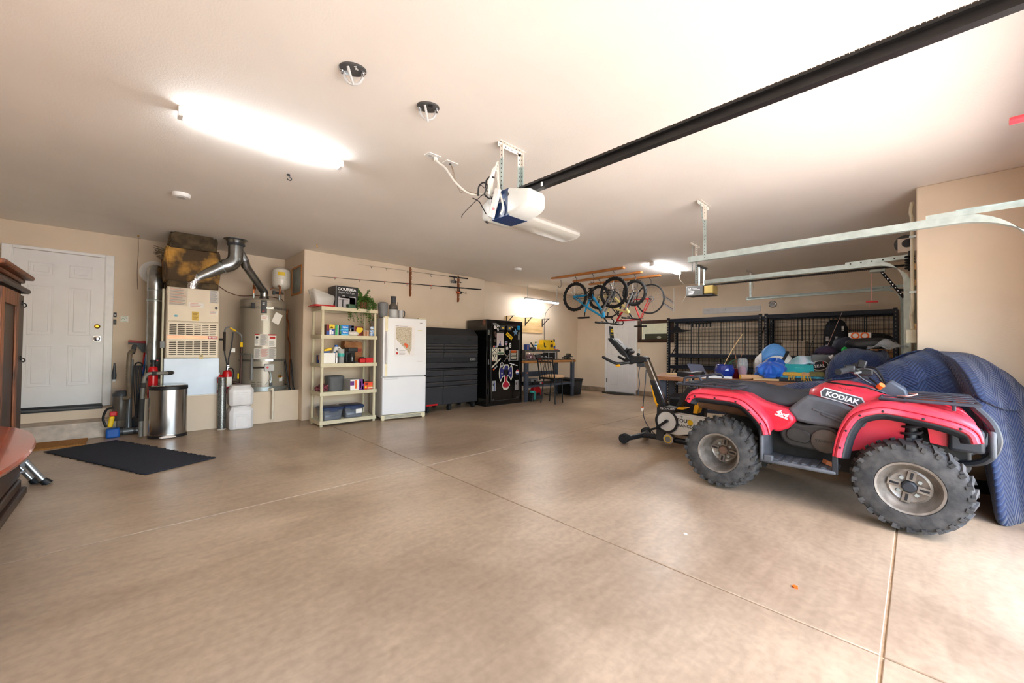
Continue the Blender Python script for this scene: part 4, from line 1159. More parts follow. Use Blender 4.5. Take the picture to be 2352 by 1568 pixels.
MB().tube(bez([(0.02, -0.352, 0.03), (0.04, -0.4, 0.03), (0.06, -0.41, 0.0), (0.06, -0.41, -0.42)]), 0.018, 10).build('pan_drain', M('white_pvc', (222, 212, 192), 0.4), t)
# copper connections and expansion tank
t = thing('copper_pipes', 'copper supply pipes with shutoff valve looping above the water heater', 'pipes', (1.49, 7.28, 1.92))
for x, y in ((-0.12, 0.1), (0.22, 0.0)):
    MB().cyl((x, y, 0), (x, y, 0.1), 0.017, n=12).build('nipple', GALV, t)
MB().tube(bez([(-0.12, 0.1, 0.1), (-0.12, 0.1, 0.2), (-0.1, 0.2, 0.27), (-0.04, 0.35, 0.27), (-0.02, 0.6, 0.2)]), 0.013, 10).tube(bez([(0.22, 0, 0.1), (0.22, 0.0, 0.24), (0.22, 0.2, 0.26), (0.22, 0.6, 0.26)]), 0.013, 10).build('copper_line', COPPER, t)
MB().cyl((0.14, -0.02, 0.13), (0.2, 0, 0.13), 0.02, n=10).cb((0.13, -0.03, 0.13), (0.03, 0.06, 0.06)).build('shutoff_valve', DGREY, t)
MB().tube(bez([(0.22, 0, 0.13), (0.27, 0.05, 0.13), (0.3, 0.12, 0.14), (0.29, 0.16, 0.2)]), 0.014, 10).build('tank_branch', CHROME, t)
t = thing('expansion_tank', 'white expansion tank with yellow label above the water heater', 'expansion tank', (1.775, 7.46, 2.13))
MB().lathe([(0.0, 0.0), (0.03, 0.0), (0.08, 0.015), (0.125, 0.05), (0.136, 0.09), (0.136, 0.28), (0.125, 0.33), (0.08, 0.365), (0.0, 0.38)], n=36).build('shell', M('cream_enamel', (226, 220, 206), 0.3, coat=0.3, var=0.02), t)
MB().lathe([(0.1365, 0.16), (0.139, 0.165), (0.1365, 0.17)], n=36, cap=False).build('weld_seam', M('cream_enamel'), t)
MB().grid(lambda u, v: (0.1375 * sin(R(-36 + 45 * u)), -0.1375 * cos(R(-36 + 45 * u)), 0.225 + 0.06 * v), 6, 1).build('label_patch', YINK, t)
MB().tube(bez([(0, 0, 0.0), (0, 0, -0.04), (-0.01, -0.01, -0.06)]), 0.02, 10).build('nozzle', CHROME, t)
tag(MB().tube(bez([(0.86, 7.2, 2.09), (1.05, 7.5, 2.02), (1.25, 7.7, 2.0), (1.5, 7.75, 2.03), (1.7, 7.7, 2.02), (1.82, 7.6, 1.98), (1.86, 7.52, 1.88)]), 0.006, 6).build('control_wire', M('brown_wire', (104, 62, 44), 0.6)), 'thin brown wire sagging from furnace to water heater', 'wire')
# gas line between furnace and heater
t = thing('gas_line', 'gas piping with yellow flexible connector between furnace and water heater', 'pipes', (1.02, 7.12, 0.485))
MB().tube([(-0.14, 0.0, 0.79), (-0.05, 0.0, 0.79)], 0.014, 8).tube([(-0.055, 0, 0.62), (-0.055, 0, 0.9)], 0.016, 8).build('black_pipe', M('black_iron'), t)
MB().tube([(0.155, 0, 0.12), (0.155, 0, 0.70)], 0.017, 10).tube([(0.155, 0, 0.12), (0.03, 0.0, 0.16)], 0.02, 10).build('riser', M('iron_riser', (70, 46, 40), 0.5, 0.3), t)
MB().tube(bez([(-0.055, 0, 0.9), (-0.04, 0, 0.96), (0.02, 0, 0.97), (0.08, 0, 0.92), (0.15, 0, 0.85), (0.155, 0, 0.72)]), 0.01, 8).build('flex_connector', GREY, t)
MB().tube([(0.01, -0.002, 0.965), (0.085, -0.002, 0.915)], 0.013, 8).cyl((0.155, 0, 0.68), (0.155, 0, 0.75), 0.02, n=8).cyl((0.12, -0.01, 0.2), (0.12, -0.01, 0.28), 0.012, n=8).build('yellow_fitting', YELLOW, t)
MB().tube(bez([(-0.055, 0.01, 0.86), (-0.05, 0, 0.6), (-0.02, 0, 0.42), (-0.03, -0.02, 0.3)]), 0.009, 8).tube(bez([(0.05, 0.01, 0.9), (0.03, 0, 0.68), (0.0, 0, 0.5), (-0.005, -0.02, 0.3)]), 0.009, 8).build('power_cord', DGREY, t)
MB().box(0.02, 0.08, 0.005, 0.02, 0.60, 0.66).build('cord_tag', PAPER, t)
t = thing('copper_riser', 'copper pipe with bend running down the alcove side wall', 'pipe', (1.915, 7.45, 0.485))
MB().tube(bez([(0.0, 0.15, 1.33), (-0.01, 0.15, 1.2), (0, 0.08, 1.08), (0, 0.08, 0.85), (0, 0.0, 0.72), (0, -0.02, 0.4), (0, -0.02, 0.0)], 6), 0.012, 8).build('tube', COPPER, t)
MB().tube([(-0.01, 0.15, 1.30), (-0.05, 0.16, 1.31)], 0.015, 8).build('valve', CHROME, t)
for x, l in ((1.80, 'black rubber pipe leaning at the right foot of the water heater'), (1.86, 'thinner black pipe leaning beside it against alcove wall')):
    tag(MB().tube([(0, -0.05, 0.0), (-0.03 if x < 1.82 else 0.0, 0.12, 0.48)], 0.014 if x < 1.82 else 0.011, 8).cyl((0, -0.055, 0.0), (0, -0.05, 0.03), 0.018, n=8).build('black_pipe', BLACK, at=(x, 7.02, 0.485)), l, 'pipe')
# framed picture on the alcove wall
t = thing('framed_picture', 'small framed dim print on the alcove side wall beside the white tank', 'picture', (1.93, 7.15, 2.27), -90)
MB().box(-0.27, 0.27, -0.014, 0, -0.235, -0.205).box(-0.27, 0.27, -0.014, 0, 0.205, 0.235).box(-0.27, -0.245, -0.014, 0, -0.205, 0.205).box(0.245, 0.27, -0.014, 0, -0.205, 0.205).build('frame', WOODY, t, bev=0.003)
MB().box(-0.245, 0.245, -0.006, 0, -0.205, 0.205).build('print', M('dim_print', (112, 122, 116), 0.3, rgb2=(82, 90, 84), vs=8), t)
# ---------------------------------------------------------------- plastic shelf unit and everything on it
SH = [0.087, 0.51, 0.933, 1.357, 1.78]
t = thing('plastic_shelf_unit', 'beige five-tier plastic shelf unit standing left of the white refrigerator', 'shelf unit', (2.40, 6.29, 0))
hw, hd_ = 0.43, 0.23
for z in SH:
    s_ = MB().box(-hw, hw, -hd_, -hd_ + 0.02, z - 0.055, z).box(-hw, hw, hd_ - 0.02, hd_, z - 0.055, z).box(-hw, -hw + 0.02, -hd_ + 0.02, hd_ - 0.02, z - 0.055, z).box(hw - 0.02, hw, -hd_ + 0.02, hd_ - 0.02, z - 0.055, z)
    for k in range(18):
        x = -hw + 0.035 + k * (2 * hw - 0.07) / 17
        s_.box(x - 0.01, x + 0.01, -hd_ + 0.02, hd_ - 0.02, z - 0.012, z - 0.003)
    for k in range(8):
        y = -hd_ + 0.04 + k * (2 * hd_ - 0.08) / 7
        s_.box(-hw + 0.02, hw - 0.02, y - 0.01, y + 0.01, z - 0.012, z - 0.0035)
    s_.build('shelf', BEIGEP, t)
for sx_ in (-1, 1):
    for sy_ in (-1, 1):
        b = MB()
        zs = [0.0] + SH
        for k in range(5):
            z0 = 0.0 if k == 0 else SH[k - 1] + 0.0005
            z1 = SH[k] - 0.0555
            b.cyl((sx_ * (hw - 0.03), sy_ * (hd_ - 0.03), z0), (sx_ * (hw - 0.03), sy_ * (hd_ - 0.03), z1), 0.022, n=14)
        b.build('post', BEIGEP, t)
def px(p):
    return 1.975 + (p - 737) * 0.00672
def carton(name, label, cat, x0, x1, z, h, y0, d, front, side, deco=(), group=None, rz=0):
    """printed carton: coloured faces plus printed patches (fx0,fx1,fz0,fz1,material) as fractions of the front"""
    w = x1 - x0
    t = thing(name, label, cat, ((x0 + x1) / 2, y0 + d / 2, z), rz, group)
    b = MB().mat(1).box(-w / 2, w / 2, -d / 2, d / 2, 0, h)
    b.build('box', [side, side], t, bev=0.0015)
    MB().box(-w / 2, w / 2, -d / 2 - 0.0008, -d / 2, 0, h).build('front_face', front, t)
    for k, (a, e, f, g_, m) in enumerate(deco):
        MB().box(-w / 2 + a * w, -w / 2 + e * w, -d / 2 - 0.0016, -d / 2 - 0.0006, f * h, g_ * h).build('print', m, t)
    return t
PURP = M('purple_print', (104, 40, 122), 0.5)
DRED = M('dark_red_print', (120, 24, 24), 0.5)
CYAN = M('cyan_print', (30, 130, 210), 0.45)
DBLUE = M('dark_blue_print', (28, 44, 96), 0.45)
BOXG = M('box_charcoal', (58, 56, 56), 0.5)
Z = SH[4] + 0.001
t = carton('air_fryer_box', 'black air fryer carton on the top shelf behind the clear bin', 'box', 2.19, 2.53, Z, 0.335, 6.13, 0.33, BLACK, BOXG, ((0.0, 0.04, 0, 1, GREY), (0.12, 0.92, 0.02, 0.5, M('silver_print', (170, 168, 172), 0.4)), (0.2, 0.62, 0.45, 0.72, INK), (0.3, 0.34, 0.05, 0.36, GREY), (0.1, 0.55, 0.36, 0.38, GREY), (0.62, 0.9, 0.04, 0.54, LGREY)))
txt('GOURMIA', 0.062, WINK, t, (0.0, -0.1665, 0.285), bold=0.0014)
txt('Digital Air Fryer', 0.038, LGREY, t, (0.0, -0.1665, 0.235))
txt('360', 0.03, WINK, t, (-0.05, -0.168, 0.185))
t = thing('clear_storage_bin', 'upturned clear plastic bin standing on a red lid on the top shelf', 'storage bin', (2.05, 6.26, Z))
MB().prism(rrect(0.34, 0.3, 0.04), (0, 0, 0.0), (1, 0, 0), (0, 1, 0), (0, 0, 0.012)).prism(rrect(0.30, 0.26, 0.03), (0, 0, 0.012), (1, 0, 0), (0, 1, 0), (0, 0, 0.014)).build('red_lid', RED, t, bev=0.004)
def loft(name, parent, secs, m, solid=0.0, cap0=True, cap1=True, **k):
    """secs: list of polygons (lists of 3-D points, equal length)"""
    n = len(secs[0])
    b = MB()
    vv = [p for s_ in secs for p in s_]
    ff = [(q * n + i, q * n + (i + 1) % n, (q + 1) * n + (i + 1) % n, (q + 1) * n + i) for q in range(len(secs) - 1) for i in range(n)]
    if cap0:
        ff.append(tuple(range(n))[::-1])
    if cap1:
        ff.append(tuple(range((len(secs) - 1) * n, len(secs) * n)))
    return b.add(vv, ff).build(name, m, parent, solid=solid, **k)
def rr3(w, d, z, r, cx=0, cy=0, tilt=0.0, n=4):
    return [(cx + x, cy + y, z + tilt * x) for x, y in rrect(w, d, r, n)]
loft('clear_shell', t, [rr3(0.25, 0.22, 0.028, 0.03), rr3(0.29, 0.25, 0.12, 0.03), rr3(0.31, 0.27, 0.21, 0.03, -0.02, tilt=-0.3)], CLEAR, cap0=True, cap1=False, solid=0.003)
tag(loft('green_container', None, [rr3(0.11, 0.09, 0.0, 0.012), rr3(0.12, 0.1, 0.055, 0.012)], M('dark_green_plastic', (44, 84, 56), 0.4, alpha=0.9), at=(2.405, 6.08 + 0.0, Z)), 'small dark green tub at the front of the top shelf', 'container')
# trailing plant in a brown pot
def plant():
    t = thing('trailing_plant', 'trailing green leafy plant in a brown pot on the top shelf right end', 'plant', (2.66, 6.21, Z))
    MB().lathe([(0.05, 0), (0.075, 0.10), (0.08, 0.12), (0.07, 0.12), (0.06, 0.1), (0, 0.1)], n=20).build('pot', M('terracotta', (130, 82, 54), 0.7, var=0.12), t)
    LEAF = M('leaf_green', (84, 138, 44), 0.5, rgb2=(48, 96, 28), vs=14)
    LEAFY = M('leaf_brown', (96, 72, 44), 0.6, rgb2=(70, 84, 36), vs=14)
    rnd = random.Random(11)
    stems, lv, lf = MB(), [], []
    leaves = MB()
    for k in range(46):
        a = rnd.uniform(0, 2 * pi)
        if cos(a) * 0.3 + sin(a) > 0.75:
            a += pi
        up = k < 12
        r_ = rnd.uniform(0.08, 0.19)
        drop = rnd.uniform(0.05, 0.38) if not up else 0
        p0 = V((0.02 * cos(a), 0.02 * sin(a), 0.11))
        if up:
            p1 = p0 + V((cos(a) * r_ * 0.4, sin(a) * r_ * 0.4, rnd.uniform(0.06, 0.22)))
            pts = bez([p0, (p0 + p1) / 2 + V((0, 0, 0.03)), p1 + V((cos(a) * 0.03, sin(a) * 0.03, 0.02))], 8)
        else:
            p1 = p0 + V((cos(a) * r_, sin(a) * r_ * 0.85, rnd.uniform(0.0, 0.06)))
            p2 = p1 + V((cos(a) * 0.04, sin(a) * 0.02, -drop))
            if p2.y > 0.15:
                p2.y = 0.15
            pts = bez([p0, p0 + V((cos(a) * r_ * 0.5, sin(a) * r_ * 0.5, 0.07)), p1, (p1 + p2) / 2 + V((cos(a) * 0.03, 0, 0)), p2], 6)
        pts = [V((p.x, min(p.y, 0.2), p.z)) for p in pts]
        stems.tube(pts, 0.0016, 4, caps=False)
        for i in range(2, len(pts)):
            for s in range(3):
                c = pts[i] + V((rnd.uniform(-0.02, 0.02), rnd.uniform(-0.02, 0.02), rnd.uniform(-0.02, 0.02)))
                w = rnd.uniform(0.008, 0.015)
                d1_ = V((rnd.uniform(-1, 1), rnd.uniform(-1, 1), rnd.uniform(-1, 0.4))).normalized()
                d2_ = d1_.orthogonal().normalized()
                nn = d1_.cross(d2_) * w * 0.25
                leaves.mat(1 if rnd.random() < 0.12 else 0)
                leaves.add([c - d1_ * w, c - d1_ * 0.3 * w + d2_ * 0.75 * w, c + d1_ * 0.5 * w + d2_ * 0.5 * w + nn, c + d1_ * w, c + d1_ * 0.5 * w - d2_ * 0.5 * w + nn, c - d1_ * 0.3 * w - d2_ * 0.75 * w], [(0, 1, 2, 3), (0, 3, 4, 5)])
    stems.build('stems', LEAFY, t)
    leaves.build('leaves', [LEAF, LEAFY], t)['kind'] = 'stuff'
plant()
# second shelf
Z = SH[3] + 0.001
carton('cleaner_carton', 'yellow, red and navy carton at the left of the second shelf', 'box', 2.055, 2.175, Z, 0.155, 6.1, 0.16, BINK, M('brown_print', (90, 56, 40), 0.5), ((0.35, 1, 0.62, 1, YINK), (0.0, 0.35, 0.4, 1, DRED), (0.38, 0.62, 0.05, 0.5, WINK), (0.7, 0.85, 0.08, 0.4, WINK), (0.5, 0.8, 0.68, 0.8, INKR)))
carton('green_carton', 'narrow bright green carton leaning on the second shelf', 'box', 2.182, 2.228, Z, 0.15, 6.09, 0.17, M('bright_green', (40, 168, 92), 0.45), PAPER, ((0.7, 1, 0, 1, PAPER),))
for k in range(2):
    t = carton('sandwich_bag_box', ('lower' if k == 0 else 'upper') + ' blue sandwich bag box of the stacked pair on the second shelf', 'box', 2.238, 2.372, Z + 0.0775 * k, 0.0765, 6.08, 0.2, CYAN, DBLUE, ((0.0, 1, 0.0, 0.25, M('light_cyan_print', (90, 190, 230), 0.45)), (0.0, 0.2, 0.1, 0.9, GREEN)), 'stacked sandwich bag boxes')
    txt('Ziploc', 0.03, WINK, t, (0.02, -0.1022, 0.046), bold=0.0006)
carton('grey_carton', 'dark blue and grey carton behind the white bag on the second shelf', 'box', 2.40, 2.505, Z, 0.16, 6.2, 0.14, DGREY, DGREY, ((0, 1, 0.8, 1, DBLUE), (0.45, 0.95, 0.3, 0.7, LGREY), (0.6, 1, 0.0, 1, DBLUE)))
def blob(name, label, cat, loc, size, m, seed=0, n=24, k=12, amp=0.12, rz=0, group=None, flat=0.0, freq=3.0):
    """soft lumpy shape resting on its base: superellipsoid with folds"""
    rnd = random.Random(seed)
    ph = [rnd.uniform(0, 6.28) for _ in range(10)]
    b = MB()
    def f(u, v):
        a = u * 2 * pi
        t_ = v * pi
        x, y, z = sin(t_) * cos(a), sin(t_) * sin(a), -cos(t_)
        s = 1 + amp * (sin(freq * a + ph[0] + 2 * z) + 0.6 * sin(2 * freq * a + ph[1] - 3 * z) + 0.5 * sin(freq * 3.1 * x + ph[2] + 4 * y) + 0.4 * sin(freq * 4.7 * y + ph[3] - 5 * z)) * 0.5
        e = lambda q: math.copysign(abs(q) ** 0.8, q)
        zz = e(z)
        zz = max(zz, -0.85)
        return (e(x) * size[0] / 2 * s, e(y) * size[1] / 2 * s, (zz + 0.85) / 1.85 * size[2] * (1 + 0.4 * amp * sin(3 * a + ph[4])))
    b.grid(f, n, k, wrap=True)
    o = b.build(name, m, at=loc, rz=rz, ang=75, loft=True)
    if label:
        tag(o, label, cat, group)
    return o
blob('white_bag', 'crumpled white bag lying at the front of the second shelf', 'bag', (2.455, 6.12, Z), (0.17, 0.1, 0.065), M('white_bag_paper', (226, 220, 214), 0.6, bump=0.4, bs=40), 3, amp=0.14)
t = thing('snack_bag', 'yellow and dark red snack bag standing on the second shelf', 'bag', (2.58, 6.19, Z))
loft('pouch', t, [[(x * 0.07, y * 0.035, z * 0.15) for x, y in ((-1, 0), (-0.6, -s_), (0.6, -s_), (1, 0), (0.6, s_), (-0.6, s_))] for z, s_ in ((0, 0.9), (0.3, 1.0), (0.7, 0.8), (0.92, 0.25), (1, 0.12))], DRED)
MB().prism([(-0.055, 0.10), (-0.04, 0.125), (0.04, 0.125), (0.055, 0.10), (0.03, 0.06), (-0.005, 0.03), (-0.055, 0.05)], (0, -0.037, 0.005), (1, 0, 0), (0, 0, 1), (0, 0.004, 0)).build('yellow_print', YINK, t)
for x, l in ((2.64, 'left one of two small orange jars on the second shelf'), (2.69, 'right one of two small orange jars on the second shelf')):
    t = thing('small_jar', l, 'jar', (x, 6.115, Z), 0, 'two small jars')
    MB().lathe([(0.024, 0), (0.024, 0.075), (0, 0.075)], n=16).build('glass', M('orange_contents', (176, 128, 96), 0.3), t)
    MB().lathe([(0.025, 0.07), (0.025, 0.09), (0, 0.09)], n=16).build('lid', M('tan_lid', (176, 150, 130), 0.4), t)
for k in range(3):
    t = thing('food_can', ('bottom', 'middle', 'top')[k] + ' blue food can of the stack at the right of the second shelf', 'can', (2.755 + 0.004 * k, 6.115, Z + 0.052 * k), 40 * k, 'stacked blue cans')
    MB().lathe([(0.036, 0), (0.037, 0.002), (0.037, 0.048), (0.036, 0.0515), (0, 0.0515)], n=24).build('tin', CHROME, t)
    MB().lathe([(0.0375, 0.006), (0.0375, 0.045)], n=24, cap=False).build('paper_label', M('can_blue', (30, 110, 190), 0.4, rgb2=(206, 220, 230), vs=30), t)
# third shelf
Z = SH[2] + 0.001
carton('blue_pouch', 'small navy and orange pouch at the far left of the third shelf', 'pouch', 1.995, 2.05, Z, 0.12, 6.28, 0.05, DBLUE, DBLUE, ((0.2, 0.9, 0.4, 0.95, M('orange_print', (214, 140, 50), 0.5)),))
t = carton('white_tissue_box', 'plain white open box on the third shelf holding small cleaning things', 'box', 2.005, 2.185, Z, 0.155, 6.085, 0.15, PAPER, PAPER)
t = thing('spray_trigger', 'yellow and blue spray trigger sticking out of the white box', 'spray bottle', (2.09, 6.16, Z + 0.157))
MB().cb((0.02, 0, 0.05), (0.09, 0.04, 0.04), (0, -15, 0)).cb((-0.03, 0, 0.03), (0.03, 0.03, 0.05)).build('trigger_head', YELLOW, t, bev=0.008)
MB().cb((-0.02, 0, 0.012), (0.11, 0.05, 0.022)).build('collar', BLUE, t, bev=0.006)
t = thing('bleach_jug', 'white plastic jug with blue cap on the third shelf', 'jug', (2.245, 6.22, Z))
loft('body', t, [rr3(0.1, 0.09, 0, 0.03), rr3(0.11, 0.095, 0.02, 0.035), rr3(0.11, 0.095, 0.16, 0.035), rr3(0.07, 0.07, 0.22, 0.03), rr3(0.04, 0.04, 0.25, 0.015)], WPLAS)
MB().lathe([(0.024, 0.248), (0.024, 0.275), (0, 0.275)], n=16).build('cap', BLUE, t)
MB().tube(bez([(0.025, 0, 0.24), (0.06, 0, 0.23), (0.068, 0, 0.17), (0.05, 0, 0.12)]), 0.01, 8).build('handle', WPLAS, t)
MB().box(-0.045, 0.045, -0.0495, -0.047, 0.1, 0.17).build('paper_label', CYAN, t)
t = thing('spray_can', 'slim silver spray can beside the white box on the third shelf', 'spray can', (2.212, 6.105, Z))
MB().lathe([(0.022, 0), (0.022, 0.15), (0.015, 0.165), (0, 0.165)], n=18).build('can_body', STEEL, t)
MB().lathe([(0.014, 0.162), (0.013, 0.19), (0, 0.19)], n=14).build('cap', DGREY, t)
t = thing('clear_canister', 'clear plastic canister with blue label on the third shelf', 'canister', (2.283, 6.115, Z))
MB().lathe([(0.04, 0), (0.045, 0.21), (0.047, 0.215)], n=22, cap=False).build('wall', CLEAR, t, solid=0.003)
MB().lathe([(0.038, 0.002), (0.041, 0.1), (0, 0.1)], n=22).build('contents', DBLUE, t)
MB().lathe([(0.0455, 0.1), (0.0465, 0.15)], n=22, cap=False).build('teal_band', TEAL, t)
t = thing('coffee_maker', 'black drip coffee maker on the third shelf in front of the paper bag', 'coffee maker', (2.44, 6.19, Z))
MB().box(-0.06, 0.09, 0.0, 0.12, 0, 0.235).box(-0.06, 0.09, -0.1, 0.0, 0.17, 0.235).box(-0.06, 0.09, -0.1, 0, 0, 0.02).build('body', BLACK, t, bev=0.012)
MB().lathe([(0.045, 0.022), (0.05, 0.1), (0.035, 0.15), (0, 0.15)], (0.015, -0.05, 0), n=20).build('carafe', M('smoked_glass', (40, 38, 36), 0.1, alpha=0.8), t)
MB().tube(bez([(-0.065, -0.05, 0.22), (-0.1, -0.05, 0.2), (-0.1, -0.05, 0.06), (-0.065, -0.05, 0.03)]), 0.006, 6).build('cord_loop', BLACK, t)
MB().box(0.05, 0.088, -0.104, -0.1, 0.005, 0.016).build('control_strip', CHROME, t)
t = thing('paper_bag', 'wrinkled brown paper grocery bag standing at the back of the third shelf', 'bag', (2.55, 6.375, Z))
loft('sack', t, [[(x * 0.14 + 0.01 * sin(9 * z + x * 3), y * 0.075 + 0.008 * sin(11 * z + y * 2 + x * 4), z * 0.33 + 0.01 * sin(5 * x)) for x, y in ((-1, -1), (-0.3, -1.06), (0.3, -0.94), (1, -1), (1.03, 0), (1, 1), (0.2, 0.96), (-1, 1), (-0.96, 0))] for z in (0, 0.2, 0.4, 0.6, 0.8, 1.0)], M('kraft_paper', (168, 118, 76), 0.8, rgb2=(140, 92, 56), vs=9, bump=0.7, bs=16), cap1=False)
MB().box(-0.02, 0.12, -0.086, -0.083, 0.17, 0.22).build('print', M('faded_print', (150, 60, 48), 0.7), t)
t = thing('red_tool_case', 'small red toolbox-like unit with dark top on the third shelf', 'tool', (2.605, 6.12, Z))
MB().box(-0.045, 0.045, -0.05, 0.05, 0, 0.07).build('body', RED, t, bev=0.01)
MB().box(-0.03, 0.03, -0.03, 0.03, 0.0702, 0.09).build('top', BLACK, t, bev=0.006)
carton('red_carton', 'plain red carton at the right end of the third shelf', 'box', 2.67, 2.79, Z, 0.075, 6.1, 0.12, RED, RED)
# fourth shelf
Z = SH[1] + 0.001
ROPE = M('red_rope', (150, 74, 84), 0.7, rgb2=(104, 44, 54), vs=60)
b = MB()
rnd = random.Random(5)
for k in range(15):
    rx, ry = rnd.uniform(0.06, 0.115), rnd.uniform(0.05, 0.085)
    cx, cy, cz = rnd.uniform(-0.02, 0.02), rnd.uniform(-0.01, 0.01), rnd.uniform(0.012, 0.09)
    tl = rnd.uniform(-0.5, 0.5)
    b.tube([(cx + rx * cos(a / 14 * 2 * pi), cy + ry * sin(a / 14 * 2 * pi), max(0.007, cz + tl * rx * 0.6 * cos(a / 14 * 2 * pi + k) + 0.01 * sin(3 * a))) for a in range(14)], 0.006, 6, closed=True)
tag(b.build('coiled_extension_cord', ROPE, at=(2.07, 6.22, Z)), 'heap of dark red coiled cord at the left of the fourth shelf', 'cord')
t = thing('grey_bin', 'charcoal grey plastic bin with lid on the fourth shelf', 'bin', (2.225, 6.22, Z))
loft('body', t, [rr3(0.22, 0.2, 0, 0.05), rr3(0.235, 0.215, 0.19, 0.05)], M('charcoal_plastic', (78, 80, 82), 0.5), ang=50)
loft('lid', t, [rr3(0.245, 0.225, 0.186, 0.05), rr3(0.245, 0.225, 0.215, 0.05), rr3(0.225, 0.205, 0.228, 0.05)], M('charcoal_plastic'))
carton('wipes_carton', 'white, purple and orange carton on the fourth shelf', 'box', 2.415, 2.63, Z, 0.165, 6.08, 0.25, PAPER, LGREY, ((0.62, 1.0, 0, 1, PURP), (0.9, 1.0, 0.55, 1, ORANGE), (0.0, 0.28, 0.45, 0.85, PURP), (0.34, 0.48, 0.12, 0.92, ORANGE), (0.86, 0.96, 0.04, 0.3, PAPER), (0.7, 0.78, 0.2, 0.8, WINK)))
carton('orange_carton', 'orange-red carton at the right end of the fourth shelf', 'box', 2.645, 2.795, Z, 0.11, 6.1, 0.2, M('orange_red_print', (226, 70, 34), 0.5), M('dark_orange', (150, 50, 30), 0.5), ((0.1, 0.4, 0.6, 0.9, DRED), (0.05, 0.25, 0.15, 0.4, YINK), (0.35, 0.9, 0.1, 0.25, PAPER), (0.4, 0.95, 0.3, 0.5, M('orange_print'))))
# bottom shelf: two clear tubs with navy lids
NLID = M('navy_lid', (34, 50, 84), 0.4)
TUB = M('smoky_clear_plastic', (120, 126, 136), 0.15, var=0.04, alpha=0.55)
Z = SH[0] + 0.001
for x, y, rz, l in ((2.165, 6.22, 2, 'clear tub with navy lid at the left of the bottom shelf'), (2.50, 6.24, -3, 'clear tub with navy lid and paper label at the right of the bottom shelf')):
    t = thing('storage_tub', l, 'storage tub', (x, y, Z), rz, 'navy-lidded tubs')
    loft('tub', t, [rr3(0.25, 0.26, 0, 0.03), rr3(0.29, 0.3, 0.16, 0.03)], TUB, cap1=False, solid=0.003)
    loft('lid', t, [rr3(0.31, 0.32, 0.15, 0.03), rr3(0.315, 0.325, 0.178, 0.03), rr3(0.29, 0.3, 0.188, 0.03)], NLID, bev=0.003)
    MB().box(-0.06, 0.06, -0.172, -0.155, 0.13, 0.165).build('latch', NLID, t, bev=0.004)
    for k in range(4):
        MB().box(-0.11, 0.1, -0.1, 0.1, 0.006 + 0.03 * k, 0.028 + 0.03 * k).build('folded_contents', (LGREY, DBLUE, GREY, DGREY)[k], t)
    if x > 2.3:
        MB().box(0.02, 0.11, -0.152, -0.149, 0.06, 0.125).box(0.0, 0.0, 0, 0, 0, 0).build('paper_label', PAPER, t)

# ---------------------------------------------------------------- refrigerator
FW = M('fridge_white', (226, 227, 230), 0.3, var=0.02, vs=3)
FYEL = M('yellowed_plastic', (224, 214, 180), 0.4, var=0.08)
t = thing('refrigerator', 'white bottom-freezer refrigerator with a map taped on its door', 'refrigerator', (2.873, 5.95, 0), -8.6)
MB().box(0.0, 0.74, 0.06, 0.71, 0.04, 1.66).build('cabinet', M('fridge_side', (196, 196, 196), 0.45, var=0.04), t, bev=0.006)
d1_ = MB().box(0.0, 0.74, 0.0, 0.055, 0.71, 1.665).build('upper_door', FW, t, bev=0.012)
d2_ = MB().box(0.0, 0.74, 0.0, 0.055, 0.09, 0.695).build('freezer_door', FW, t, bev=0.012)
MB().box(0.0, 0.74, 0.02, 0.06, 0.02, 0.08).build('kick_grille', FYEL, t)
for k in range(5):
    MB().box(0.05, 0.66, 0.016, 0.021, 0.03 + 0.009 * k, 0.034 + 0.009 * k).build('grille_slot', GREY, t)
MB().box(0.01, 0.05, 0.03, 0.1, 0.0, 0.03).box(0.69, 0.74, 0.03, 0.1, 0.0, 0.04).box(0.05, 0.09, 0.6, 0.66, 0, 0.04).box(0.65, 0.69, 0.6, 0.66, 0, 0.04).build('feet', FYEL, t)
MB().box(0.035, 0.075, -0.006, 0.0, 0.71, 0.93).box(0.035, 0.075, -0.006, 0.0, 1.43, 1.665).build('handle_trim', FYEL, d1_)
MB().tube(bez([(0.055, -0.005, 0.92), (0.05, -0.045, 0.97), (0.05, -0.055, 1.18), (0.05, -0.045, 1.38), (0.055, -0.005, 1.44)], 6), 0.014, 8).build('door_handle', FW, d1_)
MB().box(0.03, 0.26, -0.022, 0.0, 0.665, 0.69).build('door_handle', FW, d2_, bev=0.008)
MB().box(0.62, 0.66, -0.002, 0.0, 1.592, 1.6).build('badge', DGREY, d1_)
MB().box(0.6, 0.72, 0.0, 0.08, 1.665, 1.68).box(0.02, 0.1, 0.0, 0.08, 1.665, 1.68).build('hinge_cover', FYEL, t, bev=0.004)
MB().box(0.58, 0.66, -0.0015, 0.0, 1.46, 1.475).build('tape_residue', FYEL, d1_)
MB().box(0.58, 0.68, -0.0015, 0.0, 0.945, 0.953).build('tape_residue', M('brown_tape', (190, 164, 120), 0.6), d1_)
mp_ = thing('wall_map', 'paper map of a state with one orange area taped on refrigerator door', 'map', (2.873, 5.95, 0), -8.6)
MB().box(0.19, 0.53, -0.003, -0.0012, 1.035, 1.545).build('sheet', M('map_paper', (226, 222, 222), 0.6, var=0.03), mp_)
MAPC = M('map_print', (206, 198, 178), 0.6, rgb2=(160, 142, 118), vs=95)
sx0, sz0 = 0.212, 1.512
MB().prism([(0.0, 0.0), (0.265, 0.0), (0.265, -0.345), (0.255, -0.385), (0.235, -0.40), (0.24, -0.44), (0.232, -0.448), (0.185, -0.385), (0.0, -0.195)], (sx0, -0.0035, sz0), (1, 0, 0), (0, 0, 1), (0, 0.001, 0)).build('state_outline', MAPC, mp_)
